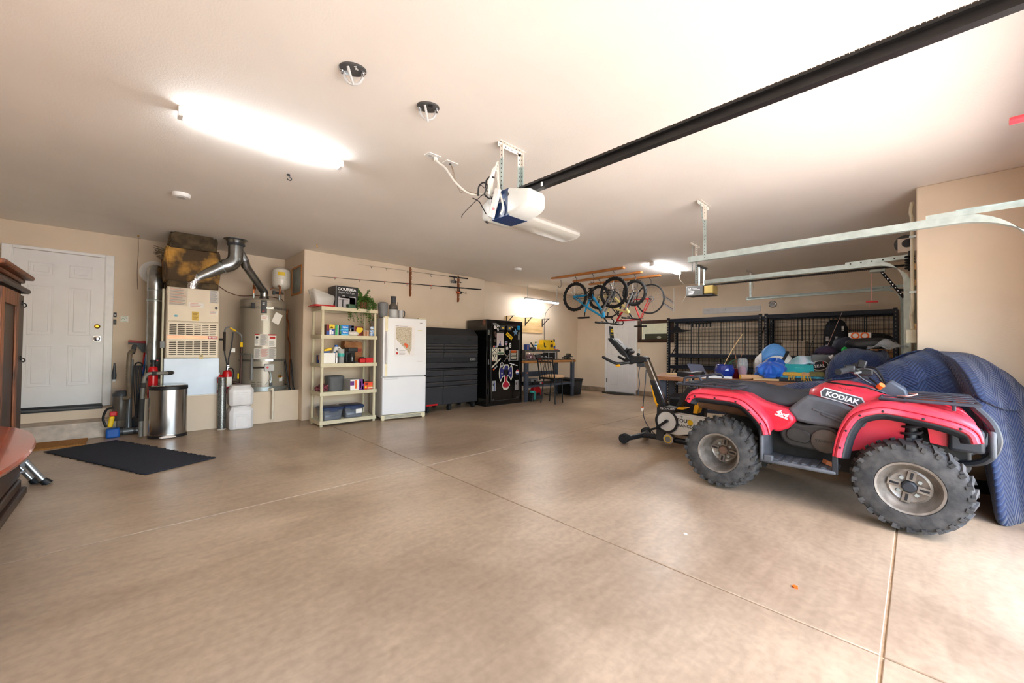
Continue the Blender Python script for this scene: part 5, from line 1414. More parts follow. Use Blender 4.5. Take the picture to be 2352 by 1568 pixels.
MB().prism([(0.135, -0.265), (0.165, -0.255), (0.2, -0.29), (0.215, -0.3), (0.195, -0.315), (0.19, -0.335), (0.17, -0.34), (0.16, -0.31), (0.135, -0.29)], (sx0, -0.004, sz0), (1, 0, 0), (0, 0, 1), (0, 0.001, 0)).build('orange_area', M('map_orange', (214, 88, 30), 0.5), mp_)
MB().cyl((0.232, -0.004, 1.085), (0.232, -0.0028, 1.085), 0.02, n=16).build('red_seal', INKR, mp_)
MB().prism([(0, 0), (0.035, 0), (0.035, -0.05), (0, -0.02)], (0.215, -0.004, 1.165), (1, 0, 0), (0, 0, 1), (0, 0.001, 0)).build('inset', INKG, mp_)
b = MB()
for k in range(4):
    b.box(0.265, 0.36 + 0.01 * (k % 2), -0.004, -0.0028, 1.065 + k * 0.02, 1.07 + k * 0.02)
b.box(0.2, 0.26, -0.004, -0.0028, 1.527, 1.534).box(0.27, 0.4, -0.004, -0.0028, 1.527, 1.532)
b.build('legend', INKG, mp_)
# juicer on the refrigerator
t = thing('juicer', 'silver and black centrifugal juicer on top of the refrigerator', 'juicer', (3.13, 6.24, 1.6825))
MB().lathe([(0.07, 0), (0.075, 0.01), (0.072, 0.14), (0.055, 0.15), (0, 0.15)], (0.06, 0, 0), n=24).build('motor_base', LGREY, t)
MB().lathe([(0.075, 0.15), (0.078, 0.16), (0.075, 0.2), (0.045, 0.25), (0, 0.25)], (0.06, 0, 0), n=24).build('bowl', M('smoked_plastic'), t)
MB().lathe([(0.042, 0.24), (0.042, 0.35), (0.048, 0.352), (0.048, 0.37), (0, 0.37)], (0.06, 0, 0), n=20).build('feed_tube', DGREY, t)
MB().lathe([(0.07, 0), (0.085, 0.22), (0.08, 0.24), (0.05, 0.26), (0, 0.262)], (-0.105, 0.04, 0), n=22).build('pulp_bin', GREY, t)
MB().lathe([(0.04, 0), (0.045, 0.14), (0, 0.14)], (0.2, 0.0, 0), n=18).build('jug', LGREY, t)
MB().tube(bez([(0.235, 0, 0.13), (0.275, 0, 0.12), (0.27, 0, 0.04), (0.235, 0, 0.02)]), 0.008, 7).build('jug_handle', DGREY, t)
MB().tube([(0.14, 0, 0.05), (0.14, 0, 0.28)], 0.006, 7).build('clamp_arm', CHROME, t)

# ---------------------------------------------------------------- tool chest
TC = M('tool_chest_black', (40, 41, 45), 0.45, 0.2, var=0.08, vs=60)
TCL = M('tool_chest_panel', (50, 51, 56), 0.5, 0.2, var=0.08, vs=60)
PULL = M('drawer_pull', (120, 118, 116), 0.3, 0.8, var=0.1)
t = thing('tool_chest', 'wide black rolling tool chest with many drawers next to the refrigerator', 'tool chest', (3.74, 6.12, 0))
W = 1.225
MB().box(0, W, 0, 0.58, 0.12, 0.79).build('cabinet', TC, t, bev=0.006)
MB().prism([(0, 0.80), (0.56, 0.80), (0.56, 1.56), (0.16, 1.56), (0.0, 1.42)], (0.0, 0.0, 0), (0, 1, 0), (0, 0, 1), (W, 0, 0)).build('top_chest', TC, t, bev=0.006)
def pull(b, x0, x1, z):
    b.box(x0, x1, -0.03, -0.012, z, z + 0.008).box(x0, x1, -0.03, -0.026, z - 0.012, z + 0.008)
rows = [(0.02, 0.39), (0.41, W - 0.02)]
for x0, x1 in rows:
    for z0, z1 in ((1.21, 1.255), (1.155, 1.205), (1.10, 1.15), (1.0, 1.095), (0.67, 0.77), (0.565, 0.66), (0.48, 0.555), (0.13, 0.47)):
        d = MB().box(x0, x1, -0.012, 0.0, z0, z1).build('drawer', TCL, t, bev=0.003)
        if z0 != 1.0 :
            b = MB()
            pull(b, x0, x1, z1 - 0.01)
            b.build('pull', PULL, d)
        else:
            b = MB()
            pull(b, x0, x1, z1 - 0.006)
            b.build('pull', PULL, d)
d = MB().box(0.02, W - 0.02, -0.012, 0.0, 0.81, 0.905).build('drawer', TCL, t, bev=0.003)
b = MB()
pull(b, 0.02, W - 0.02, 0.897)
b.build('pull', PULL, d)
MB().prism(rrect(0.13, 0.034, 0.01), (W - 0.13, -0.001, 0.955), (1, 0, 0), (0, 0, 1), (0, -0.006, 0)).build('name_badge', LGREY, t)
MB().prism(rrect(0.118, 0.024, 0.008), (W - 0.13, -0.0065, 0.955), (1, 0, 0), (0, 0, 1), (0, -0.002, 0)).build('name_badge_inlay', BLACK, t)
txt('HUSKY', 0.022, LGREY, t, (W - 0.13, -0.0095, 0.955))
for x in (0.24, 1.03):
    MB().prism(rrect(0.1, 0.035, 0.008), (x, 0.0, 1.335), (1, 0, 0), (0, 0, 1), (0, -0.004, 0)).build('lid_latch', BLACK, t)
MB().cyl((0.6, -0.006, 0.95), (0.6, 0, 0.95), 0.008, n=10).cyl((0.6, -0.006, 1.285), (0.6, 0, 1.285), 0.008, n=10).build('lock', CHROME, t)
MB().box(0.05, 0.28, -0.014, -0.012, 0.125, 0.155).build('red_strip', RED, t)
MB().box(0.57, 0.63, -0.016, -0.012, 0.775, 0.785).build('centre_latch', CHROME, t)
for x, y in ((0.10, 0.05), (0.58, 0.05), (1.15, 0.05), (0.10, 0.5), (0.55, 0.5), (1.15, 0.5)):
    c = MB().box(x - 0.03, x + 0.03, y - 0.03, y + 0.03, 0.095, 0.12).box(x - 0.03, x - 0.024, y - 0.02, y + 0.04, 0.04, 0.1).box(x + 0.024, x + 0.03, y - 0.02, y + 0.04, 0.04, 0.1).build('caster', BLACK, t)
    MB().cyl((x - 0.02, y + 0.01, 0.052), (x + 0.02, y + 0.01, 0.052), 0.052, n=22).build('wheel', RUBBER, c)

# ---------------------------------------------------------------- gun safe with stickers
SAFE = M('safe_gloss_black', (12, 12, 13), 0.12, var=0.15, coat=0.4)
t = thing('gun_safe', 'tall glossy black safe covered in stickers beside the tool chest', 'safe', (5.635, 6.03, 0))
MB().box(-0.515, 0.515, 0.0, 0.66, 0.01, 1.765).build('body', SAFE, t, bev=0.012)
MB().box(-0.515, 0.515, 0.004, 0.66, 0, 0.012).build('base', BLACK, t)
dr = MB().box(-0.425, 0.425, -0.022, 0.0, 0.06, 1.69).build('door', SAFE, t, bev=0.008)
SILV = M('silver_pinstripe', (120, 120, 120), 0.3, 0.7)
MB().box(-0.4, -0.395, -0.0235, -0.021, 0.14, 1.64).box(0.395, 0.4, -0.0235, -0.021, 0.14, 1.64).box(-0.3, 0.3, -0.0235, -0.021, 0.10, 0.105).box(-0.395, -0.3, -0.0235, -0.021, 0.137, 0.142).box(0.3, 0.395, -0.0235, -0.021, 0.137, 0.142).box(-0.3, 0.36, -0.0235, -0.021, 1.655, 1.659).build('pinstripe', SILV, dr)
for s in (-1, 1):
    MB().tube(bez([(s * 0.39, -0.022, 0.13), (s * 0.36, -0.022, 0.105), (s * 0.34, -0.022, 0.13), (s * 0.31, -0.022, 0.105)]), 0.004, 5).build('corner_scroll', SILV, dr)
for z in (0.3, 0.9, 1.5):
    MB().cyl((-0.47, -0.012, z - 0.05), (-0.47, -0.012, z + 0.05), 0.014, n=10).build('hinge', SAFE, t)
# five-spoke handle and lock dial
MB().cyl((0.01, -0.022, 1.005), (0.01, -0.05, 1.005), 0.022, n=16).build('handle_hub', CHROME, dr)
for a in (48, 138, -62, -130, 10):
    b = MB().cyl((0.01, -0.046, 1.005), (0.01 + 0.12 * cos(R(a)), -0.05, 1.005 + 0.12 * sin(R(a))), 0.007, n=8)
    b.sph((0.01 + 0.12 * cos(R(a)), -0.05, 1.005 + 0.12 * sin(R(a))), 0.012, 10, 6)
    b.build('handle_spoke', CHROME, dr)
MB().lathe([(0.05, 0), (0.05, 0.02), (0.035, 0.03), (0, 0.03)], (0.0, -0.022, 1.18), (0, -1, 0), 28).build('lock_dial', BLACK, dr)
MB().lathe([(0.034, 0.029), (0.03, 0.031), (0.026, 0.031)], (0.0, -0.022, 1.18), (0, -1, 0), 24).build('dial_ring', LGREY, dr)
YF = -0.0225
def stick_rect(x, z, w, h, m, name='sticker', rot=0.0, y=YF):
    c, s_ = cos(R(rot)), sin(R(rot))
    return MB().prism([(-w / 2, -h / 2), (w / 2, -h / 2), (w / 2, h / 2), (-w / 2, h / 2)], (x, y, z), (c, 0, s_), (-s_, 0, c), (0, -0.001, 0)).build(name, m, dr)
def stick_poly(poly, x, z, m, sc_=1.0, name='sticker', rot=0.0, y=YF):
    c, s_ = cos(R(rot)), sin(R(rot))
    return MB().prism([(p[0] * sc_, p[1] * sc_) for p in poly], (x, y, z), (c, 0, s_), (-s_, 0, c), (0, -0.001, 0)).build(name, m, dr)
def disc(r_, n=22):
    return [(r_ * cos(2 * pi * i / n), r_ * sin(2 * pi * i / n)) for i in range(n)]
def star(r_, r2=0.42, n=5):
    return [((r_ if i % 2 == 0 else r_ * r2) * sin(pi * i / n), (r_ if i % 2 == 0 else r_ * r2) * cos(pi * i / n)) for i in range(2 * n)]
Y2 = YF - 0.001
Y3 = YF - 0.002
# work lights
for x in (-0.125, 0.067):
    w = MB().prism(rrect(0.13, 0.10, 0.03), (x, YF, 1.605), (1, 0, 0), (0, 0, 1), (0, -0.03, 0)).build('magnetic_lamp', DGREY, dr, bev=0.006)
    MB().prism(rrect(0.08, 0.055, 0.008), (x, YF - 0.03, 1.60), (1, 0, 0), (0, 0, 1), (0, -0.003, 0)).build('lamp_face', GREY, w)
    MB().prism(rrect(0.04, 0.03, 0.008), (x, YF - 0.033, 1.603), (1, 0, 0), (0, 0, 1), (0, -0.002, 0)).build('led', YELLOW, w)
ph = stick_rect(-0.167, 1.36, 0.2, 0.27, M('photo_print', (196, 186, 188), 0.5, rgb2=(180, 166, 166), vs=6), 'photo')
stick_poly([(-0.05, -0.13), (0.03, -0.13), (0.012, -0.08), (0.012, -0.02), (0.0, -0.02), (-0.002, -0.08), (-0.03, -0.075)], -0.167, 1.36, M('dark_blue_print'), 1, 'photo_figure', y=Y2)
stick_rect(-0.167, 1.51, 0.2, 0.035, M('dark_card', (46, 44, 42), 0.6), 'card')
y_ = stick_rect(0.09, 1.44, 0.2, 0.075, YELLOW, 'yellow_sticker', -34)
txt('DEWALT', 0.042, INK, dr, (0.09, Y2 - 0.0008, 1.44), (90, 34, 0), bold=0.0012)
stick_poly(star(0.085), 0.275, 1.525, M('star_blue', (122, 160, 196), 0.4), 1, 'star_sticker', 6)
for k in range(3):
    stick_rect(0.275, 1.545 - 0.03 * k, 0.05, 0.006, DBLUE, 'star_stripe', 6, Y2)
stick_rect(0.365, 1.625, 0.075, 0.085, M('sticker_blue', (0, 150, 214), 0.4), 'blue_sticker')
txt('G', 0.055, DBLUE, dr, (0.365, Y2 - 0.0005, 1.625))
stick_rect(-0.325, 1.678, 0.1, 0.032, M('sticker_grey', (150, 150, 150), 0.5), 'name_sticker'); txt('4PATRIOT', 0.02, INK, dr, (-0.325, Y2 - 0.0005, 1.678))
stick_poly(disc(0.032), -0.32, 1.61, WINK, 1, 'round_sticker'); stick_poly(star(0.02, 0.5, 4), -0.32, 1.61, DRED, 1, 'round_mark', 0, Y2)
for k, (x, z) in enumerate(((-0.245, 1.645), (-0.26, 1.60), (-0.235, 1.565), (-0.215, 1.635))):
    MB().torus((x, YF - 0.002, z), (0, 1, 0), 0.02, 0.005, 14, 5).build('chain_ring_sticker', WINK, dr)
stick_rect(-0.30, 1.46, 0.05, 0.12, M('brown_photo', (96, 70, 60), 0.5, rgb2=(30, 26, 26), vs=20), 'photo_strip', 12)
stick_rect(-0.31, 1.335, 0.07, 0.05, M('dim_patch', (64, 54, 46), 0.6), 'patch')
stick_rect(-0.295, 1.215, 0.13, 0.03, M('sticker_grey'), 'flag_sticker'); stick_rect(-0.345, 1.215, 0.018, 0.03, ORANGE, 'flag_stripe', 0, Y2); stick_rect(-0.327, 1.215, 0.018, 0.03, INKR, 'flag_stripe', 0, Y2); stick_rect(-0.308, 1.215, 0.018, 0.03, BINK, 'flag_stripe', 0, Y2)
CRM = M('cream_sticker', (214, 208, 190), 0.5, var=0.03)
stick_rect(-0.325, 1.123, 0.15, 0.135, CRM, 'crossed_rifles_sticker')
for a in (40, 140):
    stick_rect(-0.325, 1.135, 0.13, 0.012, INK, 'rifle_mark', a, Y2)
    stick_rect(-0.325 + (0.045 if a == 140 else -0.045), 1.10, 0.03, 0.022, INK, 'rifle_mark', a, Y2)
txt('MOLON LABE', 0.022, INK, dr, (-0.325, Y2 - 0.0005, 1.07))
stick_rect(-0.323, 0.98, 0.15, 0.135, CRM, 'crossed_axes_sticker')
for a in (55, 125):
    stick_rect(-0.323, 0.985, 0.11, 0.008, INK, 'axe_mark', a, Y2)
    stick_poly([(-0.02, -0.014), (0.016, -0.022), (0.016, 0.022), (-0.02, 0.014)], -0.323 + (0.032 if a == 55 else -0.032), 1.025, INK, 1, 'axe_mark', a + 90, Y2)
txt('WALKER', 0.022, INK, dr, (-0.312, Y2 - 0.0005, 0.928)); stick_rect(-0.372, 0.928, 0.03, 0.012, INKR, 'red_mark', 0, Y2)
stick_rect(-0.147, 1.112, 0.19, 0.13, CRM, 'green_bar_sticker'); stick_rect(-0.147, 1.08, 0.17, 0.022, M('dark_green_print', (40, 92, 60), 0.5), 'green_bar', 0, Y2)
stick_poly([(-0.06, 0.0), (-0.03, 0.04), (0.0, 0.02), (0.01, -0.02), (-0.03, -0.03)], -0.16, 1.135, INK, 1, 'mark', 0, Y2); txt('DEFEND', 0.025, INK, dr, (-0.11, Y2 - 0.0005, 1.145)); txt('LIBERTY', 0.018, INK, dr, (-0.147, Y2 - 0.0005, 1.055))
wn_ = stick_rect(0.225, 1.03, 0.27, 0.225, M('sticker_grey'), 'warning_sticker'); stick_rect(0.22, 1.03, 0.19, 0.21, INK, 'warning_ground', 0, Y2); stick_rect(0.222, 1.11, 0.15, 0.04, ORANGE, 'warning_header', 0, Y3)
txt('WARNING', 0.03, INK, dr, (0.222, Y3 - 0.0016, 1.11))
for k in range(5):
    stick_rect(0.222, 1.07 - 0.026 * k, 0.15 - 0.012 * (k % 3), 0.013, CRM, 'warning_line', 0, Y3)
s_ = stick_poly(disc(0.03), 0.118, 1.262, WINK, 1, 'round_sticker'); stick_poly(disc(0.03), 0.118, 1.222, WINK, 1, 'round_sticker')
stick_poly(disc(0.013), 0.118, 1.262, INK, 1, 'round_mark', 0, Y2); stick_poly(disc(0.013), 0.118, 1.222, INK, 1, 'round_mark', 0, Y2)
stick_poly([(-0.035, 0.04), (0.035, 0.04), (0.035, -0.005), (0, -0.05), (-0.035, -0.005)], 0.0, 1.285, M('skull_print', (170, 176, 190), 0.5), 1, 'shield_sticker'); stick_rect(0.0, 1.268, 0.028, 0.022, INKR, 'shield_mark', 0, Y2); stick_rect(0.0, 1.30, 0.05, 0.02, DBLUE, 'shield_mark', 0, Y2)
stick_poly(disc(0.045), -0.117, 0.842, WINK, 1, 'anchor_sticker'); stick_poly(disc(0.036), -0.117, 0.842, INK, 1, 'anchor_ground', 0, Y2); stick_rect(-0.117, 0.845, 0.01, 0.055, WINK, 'anchor_mark', 0, Y3); stick_rect(-0.117, 0.825, 0.04, 0.01, WINK, 'anchor_mark', 0, Y3)
stick_rect(-0.275, 0.875, 0.3, 0.028, CRM, 'slogan_strip', 37); stick_poly(disc(0.024), -0.275, 0.875, CRM, 1, 'slogan_seal', 0, Y2); stick_poly(disc(0.015), -0.275, 0.875, INK, 1, 'slogan_mark', 0, Y3); txt('COME AND TAKE IT', 0.018, INK, dr, (-0.275, Y2 - 0.0003, 0.875), (90, -37, 0))
stick_rect(-0.30, 0.775, 0.13, 0.03, M('sticker_grey'), 'flag_sticker', 37); stick_rect(-0.345, 0.742, 0.02, 0.03, ORANGE, 'flag_stripe', 37, Y2); stick_rect(-0.328, 0.755, 0.02, 0.03, INKR, 'flag_stripe', 37, Y2)
stick_rect(0.225, 0.833, 0.24, 0.014, WINK, 'thin_slogan_strip', -13); stick_poly(disc(0.016), 0.225, 0.833, WINK, 1, 'strip_mark', 0, Y2)
# round red, white and blue sticker
stick_poly(disc(0.05), 0.34, 0.67, WINK, 1, 'cola_sticker')
stick_poly([(0.046 * cos(R(a)), 0.046 * sin(R(a))) for a in range(15, 166, 15)], 0.34, 0.672, RED, 1, 'cola_red', 0, Y2)
stick_poly([(0.046 * cos(R(a)), 0.046 * sin(R(a))) for a in range(195, 346, 15)], 0.34, 0.668, BINK, 1, 'cola_blue', 0, Y2)
# spread eagle decal
eag = [(-0.045, 0.30), (0.055, 0.30), (0.085, 0.25), (0.085, 0.2), (0.15, 0.30), (0.185, 0.25), (0.2, 0.13), (0.19, 0.03), (0.145, -0.05), (0.09, 0.04), (0.045, 0.055), (0.035, -0.04), (0.1, -0.09), (0.115, -0.14), (0.07, -0.21), (0.0, -0.235), (-0.07, -0.215), (-0.115, -0.14), (-0.1, -0.09), (-0.045, -0.04), (-0.05, 0.055), (-0.095, 0.04), (-0.15, -0.06), (-0.195, 0.03), (-0.205, 0.13), (-0.19, 0.22), (-0.15, 0.29), (-0.085, 0.2), (-0.085, 0.24)]
ez = 0.54
stick_poly(eag, 0.005, ez, CRM, 1.0, 'eagle_sticker')
NV = M('eagle_navy', (44, 44, 110), 0.5, var=0.15, vs=30)
CR = M('eagle_crimson', (168, 22, 50), 0.5, var=0.12, vs=30)
stick_poly([(-0.06, 0.185), (-0.15, 0.255), (-0.175, 0.2), (-0.185, 0.12), (-0.175, 0.03), (-0.15, -0.02), (-0.1, 0.06), (-0.03, 0.075)], 0.005, ez, NV, 1, 'eagle_wing', 0, Y2)
stick_poly([(0.06, 0.185), (0.15, 0.265), (0.17, 0.22), (0.182, 0.12), (0.172, 0.04), (0.145, -0.015), (0.095, 0.06), (0.03, 0.075)], 0.005, ez, NV, 1, 'eagle_wing', 0, Y2)
stick_poly([(-0.035, 0.275), (0.045, 0.275), (0.065, 0.24), (0.05, 0.2), (-0.065, 0.19)], 0.005, ez, NV, 1, 'eagle_head', 0, Y2)
stick_poly([(-0.07, 0.19), (0.055, 0.2), (0.075, 0.12), (0.03, 0.07), (0.0, 0.03), (-0.03, 0.07), (-0.06, 0.12)], 0.005, ez, INK, 1, 'eagle_breast', 0, Y2)
stick_poly([(-0.03, 0.06), (0.028, 0.06), (0.012, -0.05), (0.08, -0.1), (0.095, -0.14), (0.06, -0.185), (0.045, -0.165), (0.03, -0.205), (0.005, -0.175), (-0.02, -0.21), (-0.045, -0.17), (-0.065, -0.185), (-0.095, -0.14), (-0.08, -0.1), (-0.025, -0.05)], 0.005, ez, CR, 1, 'eagle_tail', 0, Y2)
stick_poly(star(0.03), -0.115, ez + 0.115, CRM, 1, 'eagle_star', 0, Y3)
stick_poly(star(0.026), 0.125, ez + 0.12, CRM, 1, 'eagle_star', 0, Y3)
for x, z, m in ((-0.33, 0.405, BINK), (0.32, 0.392, DRED)):
    stick_rect(x, z, 0.105, 0.215, M('sticker_grey'), 'bottle_sticker')
    stick_rect(x + 0.012, z - 0.01, 0.018, 0.17, m, 'bottle_stripe', 0, Y2)
    stick_rect(x - 0.018, z + 0.03, 0.022, 0.05, INK, 'bottle_mark', 0, Y2)
stick_rect(0.375, 1.5, 0.03, 0.06, M('sticker_grey'), 'small_sticker'); stick_rect(0.372, 1.42, 0.04, 0.1, M('sticker_grey'), 'small_sticker'); stick_rect(0.17, 1.63, 0.06, 0.025, CRM, 'small_sticker', -12)
MB().prism([(0.05 * cos(a / 8 * pi), 0.065 * sin(a / 8 * pi)) for a in range(16)], (-0.5155, 0.09, 1.70), (0, 1, 0), (0, 0, 1), (-0.002, 0, 0)).build('copper_skull_patch', M('copper_patch', (150, 100, 82), 0.5, rgb2=(70, 44, 38), vs=30), t)

# ---------------------------------------------------------------- fishing rods on two wooden wall racks
RWOOD = M('rack_wood', (150, 84, 34), 0.4, rgb2=(110, 56, 20), vs=10, stretch=(6, 6, 1))
for x, z0, l in ((3.8, 2.16, 'slotted wooden fishing rod rack on the wall nearer the shelf unit'), (4.93, 2.15, 'slotted wooden fishing rod rack on the wall nearer the safe')):
    poly = [(0.0, 0.0), (0.025, 0.0), (0.05, 0.05)]
    for k in range(5):
        z = 0.09 + k * 0.1
        poly += [(0.05, z), (0.028, z + 0.005), (0.028, z + 0.02), (0.05, z + 0.025)]
    poly += [(0.05, 0.5), (0.025, 0.56), (0.0, 0.56)]
    tag(MB().prism(poly, (-0.013, 0, 0), (0, -1, 0), (0, 0, 1), (0.026, 0, 0)).build('rod_rack', RWOOD, at=(x, 6.78, z0)), l, 'rod rack', 'fishing rod racks')
def rod(label, p0, p1, r0, guides, m, grip, reel, reel_m, wraps=None):
    """tapered rod from butt p1 to tip p0"""
    p0, p1 = V(p0), V(p1)
    t = thing('fishing_rod', label, 'fishing rod', tuple(p1))
    d = p0 - p1
    MB().tube([d * k for k in (0.0, 0.25, 0.5, 0.75, 1.0)], [r0, r0 * 0.85, r0 * 0.6, r0 * 0.38, r0 * 0.2], 8).build('blank', m, t)
    MB().tube([d * 0.0, d * 0.11], 0.013, 10).build('butt_grip', BLACK, t)
    MB().tube([d * grip[0], d * grip[1]], 0.014, 10).build('fore_grip', BLACK, t)
    for k, s_ in guides:
        c = d * k
        g_ = MB().torus((c.x, c.y, c.z - 0.014 * s_ - 0.01), (1, 0, 0.05), 0.014 * s_, 0.0022, 14, 5)
        g_.tube([c + V((0.03 * s_, 0, 0)), (c.x, c.y, c.z - 0.01)], 0.002, 4).tube([c - V((0.03 * s_, 0, 0)), (c.x, c.y, c.z - 0.01)], 0.002, 4)
        g_.build('guide', BLKMET, t)
        if wraps:
            MB().tube([c - d.normalized() * 0.015, c + d.normalized() * 0.015], r0 * (1.1 - 0.8 * k), 8).build('wrap', wraps, t)
    c = d * reel
    rl = MB().tube(bez([(c.x, c.y, c.z), (c.x + 0.005, c.y, c.z - 0.05), (c.x + 0.02, c.y, c.z - 0.09)]), 0.008, 8).lathe([(0.02, 0), (0.03, 0.02), (0.028, 0.06), (0.0, 0.065)], (c.x + 0.06, c.y, c.z - 0.1), (-1, 0, 0), 16).build('reel', BLACK, t)
    MB().lathe([(0.034, 0.0), (0.034, 0.012), (0.026, 0.02), (0.026, 0.045), (0.034, 0.05), (0.03, 0.058), (0, 0.06)], (c.x - 0.005, c.y, c.z - 0.1), (-1, 0, 0), 20).build('spool', reel_m, rl)
    MB().torus((c.x - 0.03, c.y, c.z - 0.1), (0.5, 0, 1), 0.045, 0.003, 20, 5).build('bail', CHROME, rl)
    MB().tube(bez([(c.x + 0.04, c.y - 0.02, c.z - 0.09), (c.x + 0.1, c.y - 0.03, c.z - 0.1), (c.x + 0.13, c.y - 0.03, c.z - 0.11)]), 0.004, 6).sph((c.x + 0.15, c.y - 0.03, c.z - 0.1), (0.022, 0.012, 0.012), 10, 8).build('crank', BLACK, rl)
    return t
rod('long black fishing rod with copper reel on lower rack slots', (2.04, 6.725, 2.312), (5.53, 6.725, 2.478), 0.011, ((0.2, 2.3), (0.37, 2.0), (0.52, 1.3), (0.65, 1.1), (0.78, 0.9), (0.9, 0.6)), BLKMET, (0.14, 0.25), 0.17, M('copper_spool', (190, 92, 52), 0.25, 0.8), RED)
rod('shorter pale fishing rod with grey reel on upper rack slots', (2.77, 6.725, 2.612), (5.15, 6.725, 2.67), 0.008, ((0.38, 1.8), (0.6, 1.2), (0.78, 1.0), (0.9, 0.9)), M('pale_blank', (176, 166, 150), 0.3, 0.3), (0.12, 0.2), 0.15, GREY)
tag(MB().box(-0.035, 0.035, -0.004, 0, -0.055, 0.055).build('wall_plate', M('beige_plate', (214, 196, 172), 0.5), at=(4.62, 6.78, 1.66), bev=0.002), 'beige blank wall plate above the tool chest', 'wall plate')
# ---------------------------------------------------------------- workbench corner
BGREY = M('blue_grey_steel', (86, 94, 108), 0.45, 0.4, var=0.08)
HOLED = M('dark_hole')
t = thing('workbench', 'steel-legged workbench with oak top and black mat beside the safe', 'workbench', (6.17, 5.95, 0))
MB().box(0, 1.83, 0, 0.66, 0.85, 0.91).build('bench_top', WOOD, t, bev=0.02)
MB().box(0.02, 1.78, 0.01, 0.6, 0.9105, 0.918).build('bench_mat', M('black_mat', (52, 48, 44), 0.7, var=0.15), t)
for x, y in ((0.03, 0.03), (1.70, 0.03), (0.03, 0.56), (1.70, 0.56)):
    b = MB().box(x, x + 0.1, y, y + 0.06, 0.25, 0.85).box(x + 0.015, x + 0.085, y + 0.006, y + 0.054, 0.0, 0.3)
    for k in range(7):
        b.mat(1).box(x + 0.04, x + 0.056, y - 0.001, y + 0.002, 0.03 + 0.035 * k, 0.045 + 0.035 * k)
    for k in range(3):
        b.box(x + 0.045, x + 0.06, y - 0.001, y + 0.002, 0.7 + 0.04 * k, 0.72 + 0.04 * k)
    b.mat(0).build('leg', [BGREY, HOLED], t)
MB().cyl((0.085, 0.028, 0.64), (0.085, 0.03, 0.64), 0.014, n=12).build('leg_sticker', ORANGE, t)
MB().box(0.13, 1.7, 0.04, 0.07, 0.31, 0.36).box(0.13, 1.7, 0.58, 0.6, 0.5, 0.62).build('stretcher', BGREY, t)
MB().box(0.1, 1.75, 0.05, 0.6, 0.345, 0.36).build('lower_shelf', M('dark_board', (50, 46, 42), 0.7), t)
for x0, x1, y0, h, l, m in ((0.15, 0.32, 0.1, 0.07, 'flat black case at the left of the bench lower shelf', BLACK), (0.34, 0.68, 0.08, 0.05, 'long black case with red label on the bench lower shelf', BLACK), (0.48, 0.72, 0.28, 0.11, 'grey power tool case on the bench lower shelf', GREY), (1.18, 1.42, 0.14, 0.07, 'dark tray with papers at the right of the bench lower shelf', DGREY)):
    t = thing('tool_case', l, 'case', (6.17 + (x0 + x1) / 2, 5.95 + y0 + 0.08, 0.361))
    w = (x1 - x0) / 2
    MB().box(-w, w, -0.08, 0.08, 0, h).build('shell', m, t, bev=0.006)
    if 'red' in l:
        MB().box(w - 0.12, w - 0.06, -0.082, -0.08, 0.008, h - 0.008).build('grey_label', LGREY, t)
        MB().box(w - 0.06, w - 0.015, -0.082, -0.08, 0.008, h - 0.008).build('red_label', RED, t)
    else:
        MB().box(-0.03, 0.03, -0.086, -0.08, h * 0.4, h * 0.7).build('latch', DGREY if m is BLACK else BLACK, t)
# riser shelf at the back of the bench
t = thing('bench_riser', 'grey steel riser shelf on the back of the workbench', 'shelf', (6.75, 6.58, 0.919))
MB().box(0, 1.25, -0.1, 0.1, 0.22, 0.228).box(0, 1.25, -0.1, -0.092, 0.175, 0.228).build('shelf_board', M('riser_grey', (104, 100, 96), 0.5, 0.3), t)
for x in (0.0, 1.2):
    MB().box(x, x + 0.05, -0.02, 0.09, 0, 0.22).build('upright', M('riser_grey'), t)
MB().box(0.2, 0.28, -0.102, -0.1, 0.185, 0.215).box(0.55, 0.63, -0.102, -0.1, 0.185, 0.215).build('outlet', DGREY, t)
Z = 1.148
t = carton('blue_carton', 'blue carton with orange stripe at the left of the riser shelf', 'box', 6.80, 6.93, Z, 0.13, 6.55, 0.08, BINK, BINK, ((0.4, 0.65, 0.05, 0.85, M('orange_print')),))
t = thing('soldering_stand', 'small black tool stand with lever on the riser shelf', 'tool', (7.06, 6.58, Z))
MB().box(-0.06, 0.08, -0.05, 0.05, 0, 0.06).build('base', DGREY, t, bev=0.008)
MB().bar((0.06, 0, 0.05), (-0.06, 0, 0.17), 0.025, 0.025).build('lever', BLACK, t)
t = thing('glue_bottle', 'white bottle with green cap on the riser shelf', 'bottle', (7.20, 6.60, Z))
MB().lathe([(0.03, 0), (0.032, 0.13), (0.016, 0.16), (0, 0.16)], n=18).build('body', WPLAS, t)
MB().lathe([(0.019, 0.158), (0.019, 0.2), (0, 0.2)], n=14).build('cap', GREEN, t)
MB().lathe([(0.0325, 0.09), (0.0325, 0.125)], n=18, cap=False).build('paper_label', CYAN, t)
tag(MB().lathe([(0.025, 0), (0.027, 0.02), (0, 0.03)], n=16).build('orange_cap', ORANGE, at=(7.22, 6.52, Z)), 'small orange cap at the edge of the riser shelf', 'tub')  # stands for a small orange cap of unknown use
t = carton('yellow_tool_box', 'larger yellow power tool carton on the riser shelf', 'box', 7.36, 7.60, Z, 0.25, 6.5, 0.14, YELLOW, YELLOW, ((0.15, 0.3, 0.3, 0.7, INK), (0.2, 0.5, 0.24, 0.34, INK)))
t = carton('yellow_tool_box', 'smaller yellow power tool carton with photo print on the riser shelf', 'box', 7.61, 7.77, Z, 0.25, 6.5, 0.14, YELLOW, YELLOW, ((0.3, 0.75, 0.8, 0.95, INK), (0.2, 0.85, 0.25, 0.55, M('brown_print'))))
